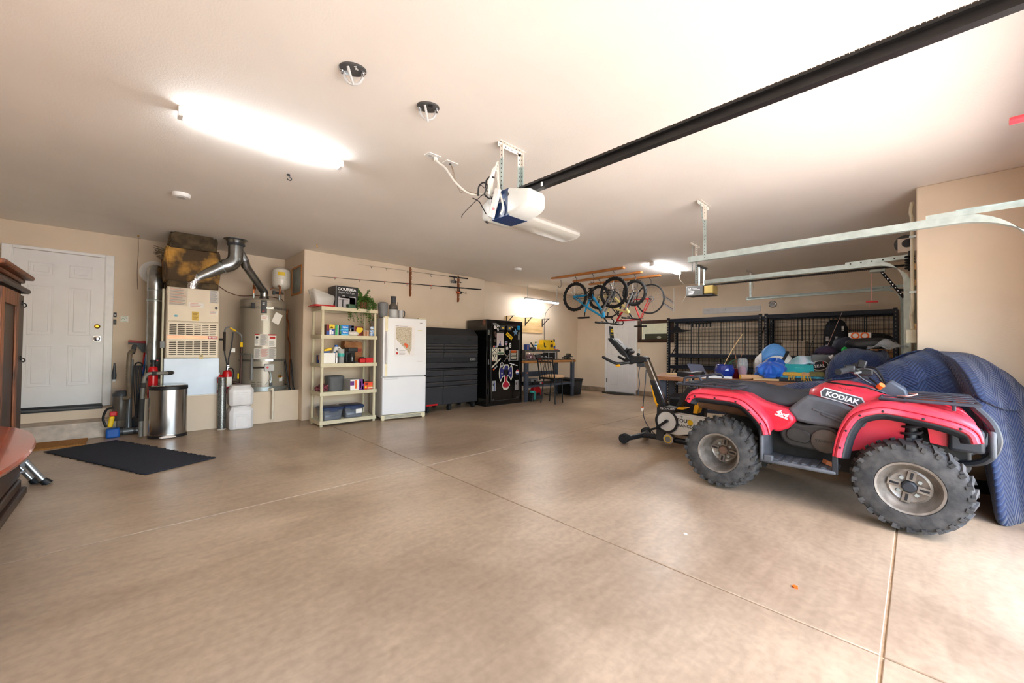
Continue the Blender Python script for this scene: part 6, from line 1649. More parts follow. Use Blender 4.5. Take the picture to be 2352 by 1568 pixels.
t = carton('yellow_flat_box', 'low yellow carton lying left of the power tool cartons', 'box', 7.26, 7.355, Z, 0.13, 6.5, 0.14, YELLOW, YELLOW, ((0.1, 0.9, 0.35, 0.4, M('brown_ink')), (0.1, 0.9, 0.5, 0.55, M('brown_ink'))))
t = thing('yellow_bottle', 'tall yellow spray bottle with black top at the right of riser', 'bottle', (7.86, 6.56, Z))
MB().lathe([(0.035, 0), (0.036, 0.16), (0.018, 0.2), (0, 0.2)], n=18).build('body', YELLOW, t)
MB().lathe([(0.016, 0.2), (0.022, 0.24), (0.02, 0.27), (0, 0.27)], n=14).build('nozzle', BLACK, t)
MB().lathe([(0.0365, 0.03), (0.0365, 0.1)], n=18, cap=False).build('paper_label', BINK, t)
tag(MB().box(-0.06, 0.06, -0.02, 0.02, 0, 0.016).build('red_level', RED, at=(7.90, 6.51, Z), bev=0.004), 'small red tool lying on riser shelf edge', 'tool')
# things on the bench top
Z = 0.919
t = thing('bike_helmet', 'silver and maroon cycling helmet on the left of the workbench', 'helmet', (6.58, 6.2, Z))
b = MB()
b.grid(lambda u, v: (0.15 * cos(u * 2 * pi) * sin(v * pi / 2) + 0.0, 0.1 * sin(u * 2 * pi) * sin(v * pi / 2), 0.13 * cos(v * pi / 2) * (1 - 0.15 * cos(u * 2 * pi)) + 0.012), 24, 8, wrap=True)
b.build('shell', M('maroon_silver', (150, 132, 134), 0.3, 0.3, rgb2=(104, 60, 66), vs=9), t, solid=0.006)
for k in range(3):
    MB().tube(bez([(-0.11 + 0.05 * k, -0.085, 0.05), (-0.06 + 0.05 * k, -0.06, 0.11), (-0.02 + 0.05 * k, -0.02, 0.14)]), 0.009, 6).build('vent', BLACK, t)
MB().tube(bez([(-0.1, -0.07, 0.02), (-0.16, -0.1, 0.01), (-0.2, -0.06, 0.03), (-0.14, 0.0, 0.06)]), 0.006, 6).build('strap', BLACK, t)
blob('dark_power_tool', 'lumpy black power tool beside the helmet', 'tool', (6.84, 6.2, Z), (0.2, 0.12, 0.13), BLACK, 8, amp=0.2)
tag(MB().box(-0.06, 0.06, -0.03, 0.03, 0, 0.02).box(-0.05, -0.03, -0.01, 0.01, 0.02, 0.04).box(-0.01, 0.01, -0.01, 0.01, 0.02, 0.04).box(0.03, 0.05, -0.01, 0.01, 0.02, 0.04).build('red_bit_holder', DRED, at=(6.70, 6.02, Z), bev=0.003), 'small dark red holder with silver bits in front of the helmet', 'tool')
t = thing('bench_speaker', 'black box radio with two round knobs on the workbench', 'radio', (7.12, 6.32, Z))
MB().box(-0.13, 0.12, -0.07, 0.09, 0, 0.14).build('case', BLACK, t, bev=0.006)
for x in (-0.07, 0.05):
    MB().torus((x, -0.074, 0.055), (0, 1, 0), 0.025, 0.007, 16, 6).build('ring', LGREY, t)
t = thing('metal_frame_box', 'open silver-edged black box standing on the workbench', 'box', (7.40, 6.32, Z))
MB().box(-0.13, 0.13, -0.08, 0.1, 0.0, 0.16).build('case', BLACK, t)
for x in (-0.135, 0.12):
    MB().box(x, x + 0.015, -0.09, -0.075, 0, 0.165).build('edge_trim', LGREY, t)
MB().box(-0.15, 0.15, -0.09, 0.1, 0.165, 0.175).build('top_trim', LGREY, t)
t = thing('bench_vise', 'dark steel bench vise with chrome handle at the right corner of workbench', 'vise', (7.80, 6.05, Z))
VI = M('cast_iron', (66, 62, 58), 0.55, 0.4, var=0.15)
MB().box(-0.06, 0.06, -0.06, 0.08, 0, 0.025).lathe([(0.05, 0.02), (0.045, 0.06), (0, 0.06)], n=16).build('base', VI, t)
MB().box(-0.05, 0.07, -0.04, 0.05, 0.05, 0.11).box(-0.02, 0.06, -0.055, 0.055, 0.11, 0.145).build('fixed_jaw', VI, t, bev=0.008)
MB().box(-0.16, -0.05, -0.025, 0.025, 0.05, 0.09).box(-0.24, -0.14, -0.02, 0.02, 0.02, 0.06).build('slide', VI, t, bev=0.006)
MB().cyl((0.03, -0.06, 0.07), (0.03, -0.1, 0.07), 0.014, n=10).build('screw', CHROME, t)
MB().tube([(0.045, -0.11, 0.08), (0.02, -0.11, -0.10)], 0.006, 8).sph((0.045, -0.11, 0.08), 0.011, 8, 6).sph((0.02, -0.11, -0.10), 0.011, 8, 6).build('handle', CHROME, t)
# plywood panel with three brackets
t = thing('plywood_panel', 'plain plywood panel on the wall above the bench with black shelf brackets', 'panel', (7.145, 6.948, 1.585))
MB().box(-0.68, 0.68, -0.02, 0, 0, 0.375).build('board', PLY, t, bev=0.002)
for x in (-0.64, 0.01, 0.655):
    MB().box(x - 0.014, x + 0.014, -0.028, -0.02, 0.17, 0.375).box(x - 0.014, x + 0.014, -0.28, -0.028, 0.368, 0.375).bar((x, -0.03, 0.2), (x, -0.24, 0.368), 0.022, 0.012, (0, 1, 0)).build('bracket', BLKMET, t)
# counter chair with cushion, facing the far wall
t = thing('counter_chair', 'black metal counter chair with spindle back and tan cushion at the workbench', 'chair', (6.62, 5.55, 0), 4)
for x, y, fx, fy in ((-0.14, 0.14, -0.19, 0.18), (-0.14, -0.14, -0.17, -0.19), (0.14, 0.14, 0.14, 0.19), (0.14, -0.14, 0.18, -0.14)):
    MB().tube([(fx, fy, 0.0), (x, y, 0.52)], 0.014, 10).build('leg', BLACK, t)
MB().torus((0, 0, 0.19), (0, 0, 1), 0.19, 0.009, 28, 6).build('foot_ring', BLACK, t)
MB().prism(rrect(0.42, 0.42, 0.06), (0, 0, 0.52), (1, 0, 0), (0, 1, 0), (0, 0, 0.025)).build('seat', BLACK, t)
loft('cushion', t, [rr3(0.38, 0.38, 0.545, 0.08), rr3(0.42, 0.42, 0.565, 0.09), rr3(0.4, 0.4, 0.595, 0.09), rr3(0.24, 0.24, 0.615, 0.08)], M('tan_fabric', (204, 164, 124), 0.9, var=0.08, vs=40, bump=0.3), ang=80)
for y in (-0.2, 0.2):
    MB().tube([(-0.2, y, 0.5), (-0.25, y, 0.75), (-0.31, y, 1.0)], 0.015, 8).build('back_post', BLACK, t)
for k in range(5):
    y = -0.13 + 0.065 * k
    MB().tube([(-0.205, y, 0.56), (-0.285, y, 0.9)], 0.007, 6).build('spindle', BLACK, t)
for z, x in ((0.555, -0.205), (0.895, -0.285), (0.99, -0.307)):
    MB().tube([(x, -0.2, z), (x, 0.2, z)], 0.009, 8).build('rail', BLACK, t)
for k in range(4):
    MB().torus((-0.296, -0.12 + 0.08 * k, 0.943), (1, 0, 0.2), 0.042, 0.006, 18, 6).build('ring', BLACK, t)
# floor things under the bench
t = thing('teal_case', 'teal and black hard case leaning under the workbench', 'case', (6.50, 6.04, 0), 20)
MB().cb((0, 0, 0.12), (0.14, 0.12, 0.2), (0, 14, 0)).build('teal_half', TEAL, t, bev=0.02)
MB().cb((-0.09, 0, 0.09), (0.05, 0.13, 0.2), (0, 14, 0)).build('black_half', BLACK, t, bev=0.015)
t = thing('red_helmet_case', 'bright red rounded case with black handle under the workbench', 'case', (6.84, 6.26, 0))
loft('shell', t, [rr3(0.26, 0.16, 0.09, 0.03), rr3(0.26, 0.16, 0.2, 0.04), rr3(0.2, 0.12, 0.28, 0.04)], RED, ang=60)
MB().box(-0.06, 0.06, -0.095, -0.08, 0.09, 0.15).build('handle', BLACK, t, bev=0.006)
MB().prism(rrect(0.3, 0.2, 0.04), (0.02, 0, 0.0), (1, 0, 0), (0, 1, 0), (0, 0, 0.09)).build('base', DGREY, t)
t = thing('black_bin', 'large black plastic bin under the right end of the workbench', 'bin', (8.22, 6.34, 0))
loft('body', t, [rr3(0.36, 0.5, 0, 0.03), rr3(0.43, 0.58, 0.39, 0.03)], BLACK, cap1=False, solid=0.004)
loft('rim', t, [rr3(0.44, 0.59, 0.375, 0.03), rr3(0.45, 0.6, 0.38, 0.03), rr3(0.45, 0.6, 0.405, 0.03)], BLACK, cap0=False, cap1=False, solid=0.006)
# oval mat and switch by the side door
t = thing('half_round_mat', 'dark half-round doormat in front of the side door', 'mat', (9.22, 5.52, 0), -90)
MB().prism([(0.5 * cos(R(a)), 0.12 - 0.34 * sin(R(a))) for a in range(0, 181, 10)], (0, 0, 0), (1, 0, 0), (0, 1, 0), (0, 0, 0.012)).build('pile', M('dark_mat', (44, 40, 36), 0.95, var=0.3, vs=80, bump=0.5, bs=150), t)
MB().prism([(0.44 * cos(R(a)), 0.10 - 0.28 * sin(R(a))) for a in range(0, 181, 10)], (0, 0, 0.012), (1, 0, 0), (0, 1, 0), (0, 0, 0.003)).build('inner_pile', M('dark_mat2', (56, 50, 44), 0.95, var=0.3, vs=80), t)
t = thing('light_switch', 'white light switch plate right of the side door', 'switch', (9.4, 4.995, 1.13), -90)
MB().box(-0.036, 0.036, -0.006, 0, -0.06, 0.06).build('plate', WPLAS, t, bev=0.002)
MB().box(-0.012, 0.012, -0.01, -0.005, -0.025, 0.025).build('rocker', LGREY, t)

# ---------------------------------------------------------------- bicycles hanging from three ceiling bars
bars = []
for x, y0, y1, l in ((6.57, 3.80, 5.55, 'wooden hanging bar on the ceiling nearest the camera, above the blue bicycle'), (7.19, 3.77, 5.44, 'middle wooden hanging bar on the ceiling above the bicycles'), (7.76, 3.66, 5.40, 'farthest wooden hanging bar on the ceiling above the bicycles')):
    tag(MB().box(-0.045, 0.045, y0, y1, -0.04, 0).build('hanging_bar', WOODY, at=(x, 0, H), bev=0.008), l, 'wooden bar', 'wooden bars above the bicycles')
HK = M('vinyl_hook', (38, 38, 40), 0.4)
def bhook(x, y, l, drop=0.13, f=1):
    h = H - 0.04
    tag(MB().tube(bez([(0, 0, 0.0), (0, 0, -0.03), (0, -0.025 * f, -0.05), (0, -0.03 * f, -drop), (0, -0.01 * f, -drop - 0.03), (0, 0.03 * f, -drop - 0.028), (0, 0.042 * f, -drop + 0.005)], 6), 0.0055, 7).build('bike_hook', HK, at=(x, y, h)), l, 'hook', 'black hooks on the wooden bars')
bhook(6.57, 5.33, 'empty black hook at the far left of the nearest wooden bar', 0.16)
bhook(6.57, 4.92, 'black hook holding the left wheel of blue bicycle', 0.12)
bhook(6.57, 4.5, 'empty black hook midway along the nearest wooden bar', 0.16)
bhook(6.57, 4.02, 'black hook holding the right wheel of blue bicycle', 0.12)
bhook(7.19, 4.76, 'black hook holding the left wheel of cream bicycle', 0.12)
bhook(7.19, 4.42, 'empty black hook midway along the middle wooden bar', 0.16)
bhook(7.19, 3.93, 'black hook holding the right wheel of cream bicycle', 0.12)
bhook(7.76, 4.86, 'black hook holding the left wheel of red bicycle', 0.12)
bhook(7.76, 4.2, 'empty black hook midway along the farthest wooden bar', 0.16)
bhook(7.76, 3.89, 'black hook holding the right wheel of red bicycle', 0.12)
TIRE = M('bike_tire', (28, 28, 28), 0.8, var=0.2)
SPOKE = M('spoke_steel', (160, 160, 160), 0.3, 0.8)
def bike(label, X, rear, front, r, tw, P, fm, road=False):
    """inverted bicycle in the plane X; P maps joint names to (world Y, world z)"""
    t = thing('bicycle', label, 'bicycle', (X, (rear[0] + front[0]) / 2, H - 0.16), -90, 'bicycles hanging upside down')
    cy, cz = (rear[0] + front[0]) / 2, H - 0.16
    def p(q, y=0.0):
        return (cy - q[0], y, q[1] - cz)
    for nm, c in (('rear_wheel', rear), ('front_wheel', front)):
        w = MB().torus(p(c), (0, 1, 0), r - tw, tw, 44, 10)
        if not road:
            for k in range(44):
                a = 2 * pi * k / 44
                q = p(c)
                w.cb((q[0] + (r - 0.002) * cos(a), (-1) ** k * tw * 0.45, q[2] + (r - 0.002) * sin(a)), (0.012, tw * 0.7, 0.018), (0, -math.degrees(a), 0))
        w = w.build(nm, TIRE, t)
        MB().torus(p(c), (0, 1, 0), r - 2.1 * tw, 0.009, 40, 6).build('rim', BLKMET, w)
        s = MB()
        q = p(c)
        for k in range(20):
            a = 2 * pi * k / 20
            s.tube([(q[0] + 0.02 * cos(a + 0.9), 0.025 * (-1) ** k, q[2] + 0.02 * sin(a + 0.9)), (q[0] + (r - 2.1 * tw) * cos(a), 0, q[2] + (r - 2.1 * tw) * sin(a))], 0.0018, 3, caps=False)
        s.build('spokes', SPOKE, w)
        MB().cyl((q[0], -0.05, q[2]), (q[0], 0.05, q[2]), 0.018, n=12).build('hub', BLKMET, w)
        if not road or nm == 'rear_wheel':
            MB().torus((q[0], 0.035, q[2]), (0, 1, 0), 0.06 if nm == 'rear_wheel' else 0.075, 0.008, 24, 5).build('disc_rotor' if not road else 'cassette', GREY, w)
    ft = 0.021 if not road else 0.016
    fr = MB().tube([p(P['bb']), p(P['head0'])], ft * 1.2, 10).tube([p(P['st']), p(P['head1'])], ft, 10).tube([p(P['bb']), p(P['st']), p(P['seat'])], [ft, ft, ft * 0.8], 10).tube([p(P['head0'], 0), p(P['head1'], 0)], ft * 1.4, 10)
    for s in (-1, 1):
        fr.tube([p(P['bb'], 0.02 * s), p(rear, 0.06 * s)], ft * 0.6, 8).tube([p(P['st'], 0.02 * s), p(rear, 0.06 * s)], ft * 0.55, 8)
    fr.build('frame', fm, t)
    fk = MB()
    for s in (-1, 1):
        fk.tube([p(P['head0'], 0.055 * s), p(((P['head0'][0] + front[0]) / 2, (P['head0'][1] + front[1]) / 2), 0.06 * s), p(front, 0.055 * s)], 0.016 if not road else 0.011, 8)
    fk.tube([p(P['head0'], -0.06), p(P['head0'], 0.06)], 0.018, 8)
    fk.build('fork', GREY if not road else BLKMET, t)
    st = P['seat']
    MB().tube([p(st), p((st[0] + 0.012, st[1] - 0.09))], 0.013, 8).build('seat_post', BLKMET, t)
    sx_, sy_, sz_ = p((st[0] + 0.02, st[1] - 0.11))
    loft('saddle', t, [[(sx_ - 0.13 + 0.26 * k / 5, y * w, sz_ + z) for y, z in ((-1, 0.012), (-0.6, -0.02), (0.6, -0.02), (1, 0.012))] for k, w in enumerate((0.05, 0.07, 0.06, 0.035, 0.022, 0.015))], BLACK, ang=60)
    hb = P['bar']
    q = p(hb)
    MB().tube([p(P['head1']), q], 0.016, 8).build('stem', BLKMET, t)
    if road:
        b = MB()
        for s in (-1, 1):
            b.tube(bez([q, (q[0], 0.16 * s, q[2]), (q[0] + 0.07, 0.2 * s, q[2]), (q[0] + 0.1, 0.2 * s, q[2] + 0.06), (q[0] + 0.04, 0.2 * s, q[2] + 0.12)]), 0.013, 8)
        b.build('handlebar', BLACK, t)
    else:
        b = MB().tube(bez([(q[0] - 0.03, -0.36, q[2] - 0.0), (q[0], -0.12, q[2]), (q[0], 0.12, q[2]), (q[0] - 0.03, 0.36, q[2])]), 0.014, 8)
        b.build('handlebar', BLKMET, t)
        for s in (-1, 1):
            MB().tube([(q[0] - 0.03, 0.25 * s, q[2]), (q[0] - 0.035, 0.37 * s, q[2])], 0.019, 10).build('grip', BLACK, t)
            MB().tube(bez([(q[0] - 0.01, 0.2 * s, q[2]), (q[0] + 0.05, 0.23 * s, q[2] + 0.02), (q[0] + 0.05, 0.32 * s, q[2] + 0.02)]), 0.006, 6).build('brake_lever', BLKMET, t)
    c = p(P['bb'])
    MB().torus((c[0], -0.05, c[2]), (0, 1, 0), 0.08, 0.008, 28, 5).cyl((c[0], -0.055, c[2]), (c[0], -0.045, c[2]), 0.05, n=20).build('chainring', BLKMET, t)
    MB().bar((c[0], -0.06, c[2]), (c[0] + 0.08, -0.06, c[2] - 0.14), 0.02, 0.012, (0, 1, 0)).bar((c[0], 0.06, c[2]), (c[0] - 0.08, 0.06, c[2] + 0.14), 0.02, 0.012, (0, 1, 0)).build('crank_arm', BLKMET, t)
    for s in (-1, 1):
        MB().cb((c[0] - 0.08 * s, 0.11 * s, c[2] + 0.14 * s), (0.09, 0.09, 0.018)).build('pedal', BLACK, t)
    MB().tube([p(rear, -0.05), p((P['bb'][0], P['bb'][1] + 0.07), -0.05)], 0.004, 5).tube([(p(rear)[0], -0.05, p(rear)[2] - 0.04), (c[0], -0.05, c[2] - 0.07)], 0.004, 5).build('chain', CHAIN, t)
    return t
BBLUE = M('bike_blue', (34, 150, 206), 0.3, var=0.05)
bike('bright blue mountain bicycle hanging upside down from the nearest wooden bar', 6.57, (4.93, 2.262), (4.015, 2.265), 0.3, 0.026, {'bb': (4.52, 2.27), 'st': (4.64, 2.03), 'seat': (4.68, 1.93), 'head0': (4.255, 1.90), 'head1': (4.235, 1.80), 'bar': (4.14, 1.685)}, BBLUE)
bike('cream yellow mountain bicycle hanging between blue and red bicycles', 7.19, (4.765, 2.3), (3.928, 2.32), 0.262, 0.026, {'bb': (4.42, 2.30), 'st': (4.5, 2.08), 'seat': (4.53, 1.97), 'head0': (4.10, 2.0), 'head1': (4.04, 1.91), 'bar': (3.95, 1.80)}, M('bike_cream', (220, 204, 132), 0.35, var=0.05))
bike('red road bicycle with thin tyres hanging from the farthest wooden bar', 7.76, (3.883, 2.245), (4.853, 2.215), 0.318, 0.012, {'bb': (4.28, 2.26), 'st': (4.10, 1.82), 'seat': (4.07, 1.79), 'head0': (4.60, 1.93), 'head1': (4.66, 1.82), 'bar': (4.72, 1.74)}, M('bike_red', (200, 26, 36), 0.28, var=0.05), True)

# ---------------------------------------------------------------- far wall fittings
t = thing('shelf_standard', 'white slotted wall standard with folded blue-edged brackets on far wall', 'bracket', (9.4, 4.09, 2.08), -90)
MB().box(-0.012, 0.012, -0.012, 0, 0, 0.61).build('upright', WSTEEL, t)
for z in (0.0, 0.18):
    MB().bar((-0.01, -0.02, z + 0.05), (-0.28, -0.05, z + 0.26), 0.03, 0.012, (0, 1, 0)).build('arm', LGREY, t)
    MB().bar((-0.02, -0.028, z + 0.09), (-0.26, -0.058, z + 0.275), 0.008, 0.004, (0, 1, 0)).build('blue_edge', DBLUE, t)
t = thing('wall_track', 'long white slotwall strip screwed to far wall above the racks', 'wall strip', (9.4, 2.835, 2.07), -90)
MB().box(-0.575, 0.575, -0.012, 0, -0.062, 0.062).build('strip', LGREY, t, bev=0.003)
MB().box(-0.575, 0.575, -0.016, -0.011, -0.03, -0.024).box(-0.575, 0.575, -0.016, -0.011, 0.05, 0.06).build('rib', M('strip_rib', (206, 206, 204), 0.4), t)
for x in (-0.47, -0.1, 0.3):
    MB().cyl((x, -0.014, 0.02), (x, -0.01, 0.02), 0.008, n=8).build('screw', DGREY, t)
t = thing('round_gauge', 'small round chrome wall clock above the racks', 'clock', (9.4, 2.05, 2.14), -90)
MB().lathe([(0.07, 0), (0.07, 0.02), (0.06, 0.026), (0.055, 0.02)], ax=(0, -1, 0), n=28).build('rim', CHROME, t)
MB().cyl((0, -0.004, 0), (0, -0.018, 0), 0.056, n=24).build('face', BLACK, t)
MB().box(-0.004, 0.03, -0.02, -0.018, -0.003, 0.003).box(-0.003, 0.003, -0.02, -0.018, -0.004, 0.04).build('hands', WINK, t)
t = carton('outside_box', 'grey box with an oval sticker outside the window', 'box', 9.9, 10.2, 1.0, 0.60, 4.3, 0.8, DGREY, M('box_olive', (96, 98, 90), 0.6))
MB().prism([(0.06 * cos(a / 8 * pi), 0.035 * sin(a / 8 * pi)) for a in range(16)], (-0.152, 0.0, 0.5), (0, 1, 0), (0, 0, 1), (-0.002, 0, 0)).build('oval_sticker', WINK, t)
MB().box(-0.16, 0.16, -0.41, 0.41, -1.02, 0).build('stand', M('box_olive'), t)
# ---------------------------------------------------------------- two wire-decked steel racks along the far wall
RK = M('rack_navy_black', (30, 34, 44), 0.4, 0.4, var=0.15)
RKW = M('rack_worn', (150, 140, 124), 0.5, 0.3, rgb2=(36, 40, 54), vs=30)
def rack_post(b, x, y, hgt):
    b.mat(0).box(x - 0.025, x + 0.025, y - 0.03, y + 0.03, 0, hgt)
    b.mat(1)
    for k in range(int(hgt / 0.06)):
        z = 0.03 + 0.06 * k
        b.box(x - 0.008, x + 0.008, y - 0.0312, y - 0.03, z, z + 0.026)
        b.box(x - 0.0262, x - 0.025, y - 0.01, y + 0.006, z, z + 0.026)
    b.mat(0)
for k, (y0, y1, l) in enumerate(((4.0, 2.15, 'black steel wire-sided storage rack on the far wall nearer the window'), (2.05, 0.24, 'black steel wire-sided storage rack on the far wall nearer the garage door'))):
    W = y0 - y1
    t = thing('storage_rack', l, 'rack', (8.9, y0, 0), -90, 'steel racks on the far wall')
    for x in (0.0, W):
        for y in (0.0, 0.42):
            b = MB()
            rack_post(b, x, y, 1.91)
            b.build('post', [RK, RKW if k else M('rack_hole', (150, 138, 116), 0.7)], t)
        for z in (0.5, 0.95, 1.45):
            MB().bar((x, 0.02, z), (x, 0.4, z + 0.3), 0.03, 0.006, (1, 0, 0)).build('brace', RK, t)
    for z in (0.10, 0.80, 1.06, 1.86):
        MB().box(0.02, W - 0.02, -0.025, 0.02, z - 0.045, z + 0.03).build('beam', RK, t, bev=0.004)
        MB().box(0.02, W - 0.02, 0.40, 0.44, z - 0.045, z + 0.03).build('beam', RK, t, bev=0.004)
    for y in (0.028, 0.45):
        b = MB()
        n = int(W / 0.06)
        for i in range(n + 1):
            x = 0.03 + i * (W - 0.06) / n
            b.cyl((x, y, 0.12), (x, y, 1.86), 0.003 if i % 8 else 0.008, n=5, caps=False)
        for j in range(22):
            b.cyl((0.03, y + 0.004, 0.15 + j * 0.079), (W - 0.03, y + 0.004, 0.15 + j * 0.079), 0.003, n=5, caps=False)
        b.build('wire_panel', RK, t)['kind'] = 'stuff'
    MB().box(0.02, W - 0.02, 0.03, 0.4, 1.062, 1.075).box(0.02, W - 0.02, 0.03, 0.4, 0.80, 0.812).box(0.02, W - 0.02, 0.03, 0.4, 0.1, 0.112).build('deck', M('rack_deck', (70, 62, 52), 0.7), t)
t = thing('spanner_row', 'row of black clips hanging inside the rack nearer the window', 'tool rack', (9.0, 3.45, 1.72), -90)
MB().box(-0.1, 0.35, 0, 0.02, 0.05, 0.07).prism([(-0.26, 0.06), (-0.1, 0.03), (-0.1, 0.09)], (0, 0, 0), (1, 0, 0), (0, 0, 1), (0, 0.02, 0)).build('rail', BLACK, t)
for k in range(6):
    MB().box(-0.06 + 0.075 * k, -0.03 + 0.075 * k, 0, 0.015, -0.03, 0.05).build('clip', BLACK, t)
tag(MB().prism([(-0.14, 0.0), (-0.1, -0.04), (0.1, -0.035), (0.36, 0.0), (0.1, 0.03), (0.05, 0.09), (-0.05, 0.09), (-0.1, 0.03)], (0, 0, 0), (1, 0, 0), (0, 0, 1), (0, 0.05, 0)).build('black_saw', BLACK, at=(9.0, 3.86, 1.62), rz=-90), 'black pointed tool hanging at left end of rack nearer the window', 'tool')
# backpack and bags on the right rack
def bag(name, label, cat, loc, size, m, seed, amp=0.1, rz=0):
    return blob(name, label, cat, loc, size, m, seed, n=36, k=18, amp=amp, rz=rz)
t = thing('backpack', 'black backpack with white logo standing in the rack nearer garage door', 'backpack', (9.15, 1.02, 1.076), -90)
loft('pack', t, [rr3(0.36 * a, 0.22 * b_, z, 0.09, n=5) for z, a, b_ in ((0, 0.9, 0.9), (0.05, 1.0, 1.0), (0.35, 1.0, 1.0), (0.55, 0.9, 0.85), (0.65, 0.65, 0.6), (0.68, 0.4, 0.35))], M('black_nylon', (34, 36, 42), 0.7, var=0.2, bump=0.4, bs=40), ang=70)
MB().box(0.09, 0.12, -0.115, -0.1, 0.48, 0.56).build('logo', WINK, t)
for x in (-0.11, 0.02):
    MB().box(x - 0.02, x + 0.02, -0.118, -0.1, 0.3, 0.38).build('buckle', LGREY, t)
MB().tube(bez([(-0.06, 0, 0.66), (0, 0, 0.73), (0.06, 0, 0.66)]), 0.008, 6).build('grab_loop', BLACK, t)
bag('rack_black_bag', 'black duffel bag lying at the right end of rack nearer garage door', 'bag', (9.1, 0.52, 1.30), (0.34, 0.5, 0.2), BLACK, 21)
tag(MB().box(-0.16, 0.16, -0.27, 0.27, 0, 0.22).build('rack_carton', M('brown_carton', (150, 112, 76), 0.8), at=(9.1, 0.52, 1.076), bev=0.004), 'brown carton under the black duffel bag on rack', 'box')
tag(MB().box(-0.15, 0.15, -0.18, 0.18, 0, 0.30).build('rack_carton', M('pale_carton', (196, 180, 160), 0.8), at=(9.1, 1.62, 1.076), bev=0.004), 'pale carton at left of the backpack on rack', 'box')
for k, (y0, y1, l) in enumerate(((1.5, 0.9, 'thin orange and white fishing rod leaning before the rack'), (1.6, 1.25, 'thin dark fishing rod leaning before the rack beside the orange one'))):
    tag(MB().tube([(8.7, y0, 0.02), (8.84, (y0 + y1) / 2, 1.0), (8.86, y1, 1.88 - 0.3 * k)], [0.009, 0.006, 0.003], 6).build('leaning_rod', M('orange_rod', (190, 110, 70), 0.4, rgb2=(220, 220, 230), vs=14) if k == 0 else DGREY), l, 'fishing rod')
# ---------------------------------------------------------------- exercise bike (local x towards the camera's right, near side is -y)
EXW = M('trainer_white', (222, 222, 218), 0.35, var=0.03)
EXB = M('trainer_black', (34, 35, 38), 0.45, var=0.12)
EXY = M('trainer_yellow', (244, 176, 20), 0.4, var=0.04)
t = thing('exercise_bike', 'black, white and yellow exercise bike standing behind the red quad', 'exercise bike', (4.79, 2.1, 0), -90)
MB().tube([(-0.40, 0, 0.075), (-0.3, 0, 0.085), (0.1, 0, 0.085), (0.62, 0, 0.075)], 0.035, 10).tube(bez([(-0.47, -0.28, 0.06), (-0.40, -0.1, 0.075), (-0.40, 0.1, 0.075), (-0.47, 0.28, 0.06)]), 0.032, 10).build('base_frame', EXB, t)
MB().tube([(0.62, -0.22, 0.04), (0.62, 0.28, 0.04)], 0.03, 10).build('rear_stabiliser', EXB, t)
for s in (-1, 1):
    MB().cyl((-0.49, 0.26 * s, 0.06), (-0.49, 0.32 * s, 0.06), 0.06, n=24).build('transport_wheel', RUBBER, t)
    MB().sph((-0.475, 0.25 * s, 0.07), (0.05, 0.035, 0.045), 12, 8).build('end_cap', BLACK, t)
MB().prism([(-0.19, 0.06), (-0.10, 0.06), (-0.06, 0.48), (-0.18, 0.5)], (0, -0.035, 0), (1, 0, 0), (0, 0, 1), (0, 0.07, 0)).build('front_column', M('trainer_grey', (74, 76, 78), 0.5, 0.3), t)
MB().bar((-0.10, 0, 0.50), (-0.345, 0, 1.06), 0.075, 0.075, (0, 1, 0)).build('handlebar_post', STEEL, t, bev=0.012)
sh = MB().prism([(-0.27, 0.80), (-0.20, 0.80), (-0.06, 0.49), (-0.15, 0.42), (-0.2, 0.52)], (0, -0.055, 0), (1, 0, 0), (0, 0, 1), (0, 0.11, 0)).build('post_shroud', EXB, t, bev=0.01)
MB().prism([(-0.255, 0.74), (-0.245, 0.74), (-0.17, 0.52), (-0.1, 0.475), (-0.16, 0.46), (-0.2, 0.53)], (0, -0.057, 0), (1, 0, 0), (0, 0, 1), (0, 0.003, 0)).build('yellow_flash', EXY, sh)
bd = MB().prism([(-0.15, 0.44), (0.03, 0.44), (0.03, 0.42), (0.5, 0.40), (0.55, 0.33), (0.5, 0.27), (0.1, 0.16), (-0.04, 0.17), (-0.15, 0.26)], (0, -0.07, 0), (1, 0, 0), (0, 0, 1), (0, 0.14, 0)).build('drive_cover', EXW, t, bev=0.012)
MB().prism([(-0.16, 0.50), (0.06, 0.485), (0.06, 0.425), (-0.10, 0.435), (-0.15, 0.40)], (0, -0.074, 0), (1, 0, 0), (0, 0, 1), (0, 0.148, 0)).build('top_cover', EXB, t, bev=0.006)
txt('PRO-FORM', 0.034, WINK, t, (-0.03, -0.0755, 0.466), (90, -3, 0), shear=0.3, sx=1.15)
MB().lathe([(0.14, 0), (0.145, 0.012), (0.118, 0.016), (0.115, 0.008)], (-0.036, -0.072, 0.315), (0, -1, 0), 40, cap=False).build('flywheel_ring', EXB, t)
MB().cyl((-0.036, -0.068, 0.315), (-0.036, -0.078, 0.315), 0.117, n=40).build('crank_disc', EXW, t)
MB().bar((-0.03, -0.095, 0.32), (-0.15, -0.095, 0.225), 0.03, 0.022, (0, 1, 0)).cyl((-0.03, -0.07, 0.32), (-0.03, -0.11, 0.32), 0.02, n=14).build('crank_arm', EXB, t)
MB().cb((-0.17, -0.14, 0.21), (0.09, 0.08, 0.025), (0, -20, 0)).build('pedal', BLACK, t)
for r_, m, nm in ((0.062, CHROME, 'roller'), (0.046, YELLOW, 'roller_ring'), (0.036, GREY, 'roller_hub')):
    MB().cyl((-0.008, -0.03, 0.105), (-0.008, -0.1 - (0.062 - r_) * 0.25, 0.105), r_, n=28).build(nm, m, t)
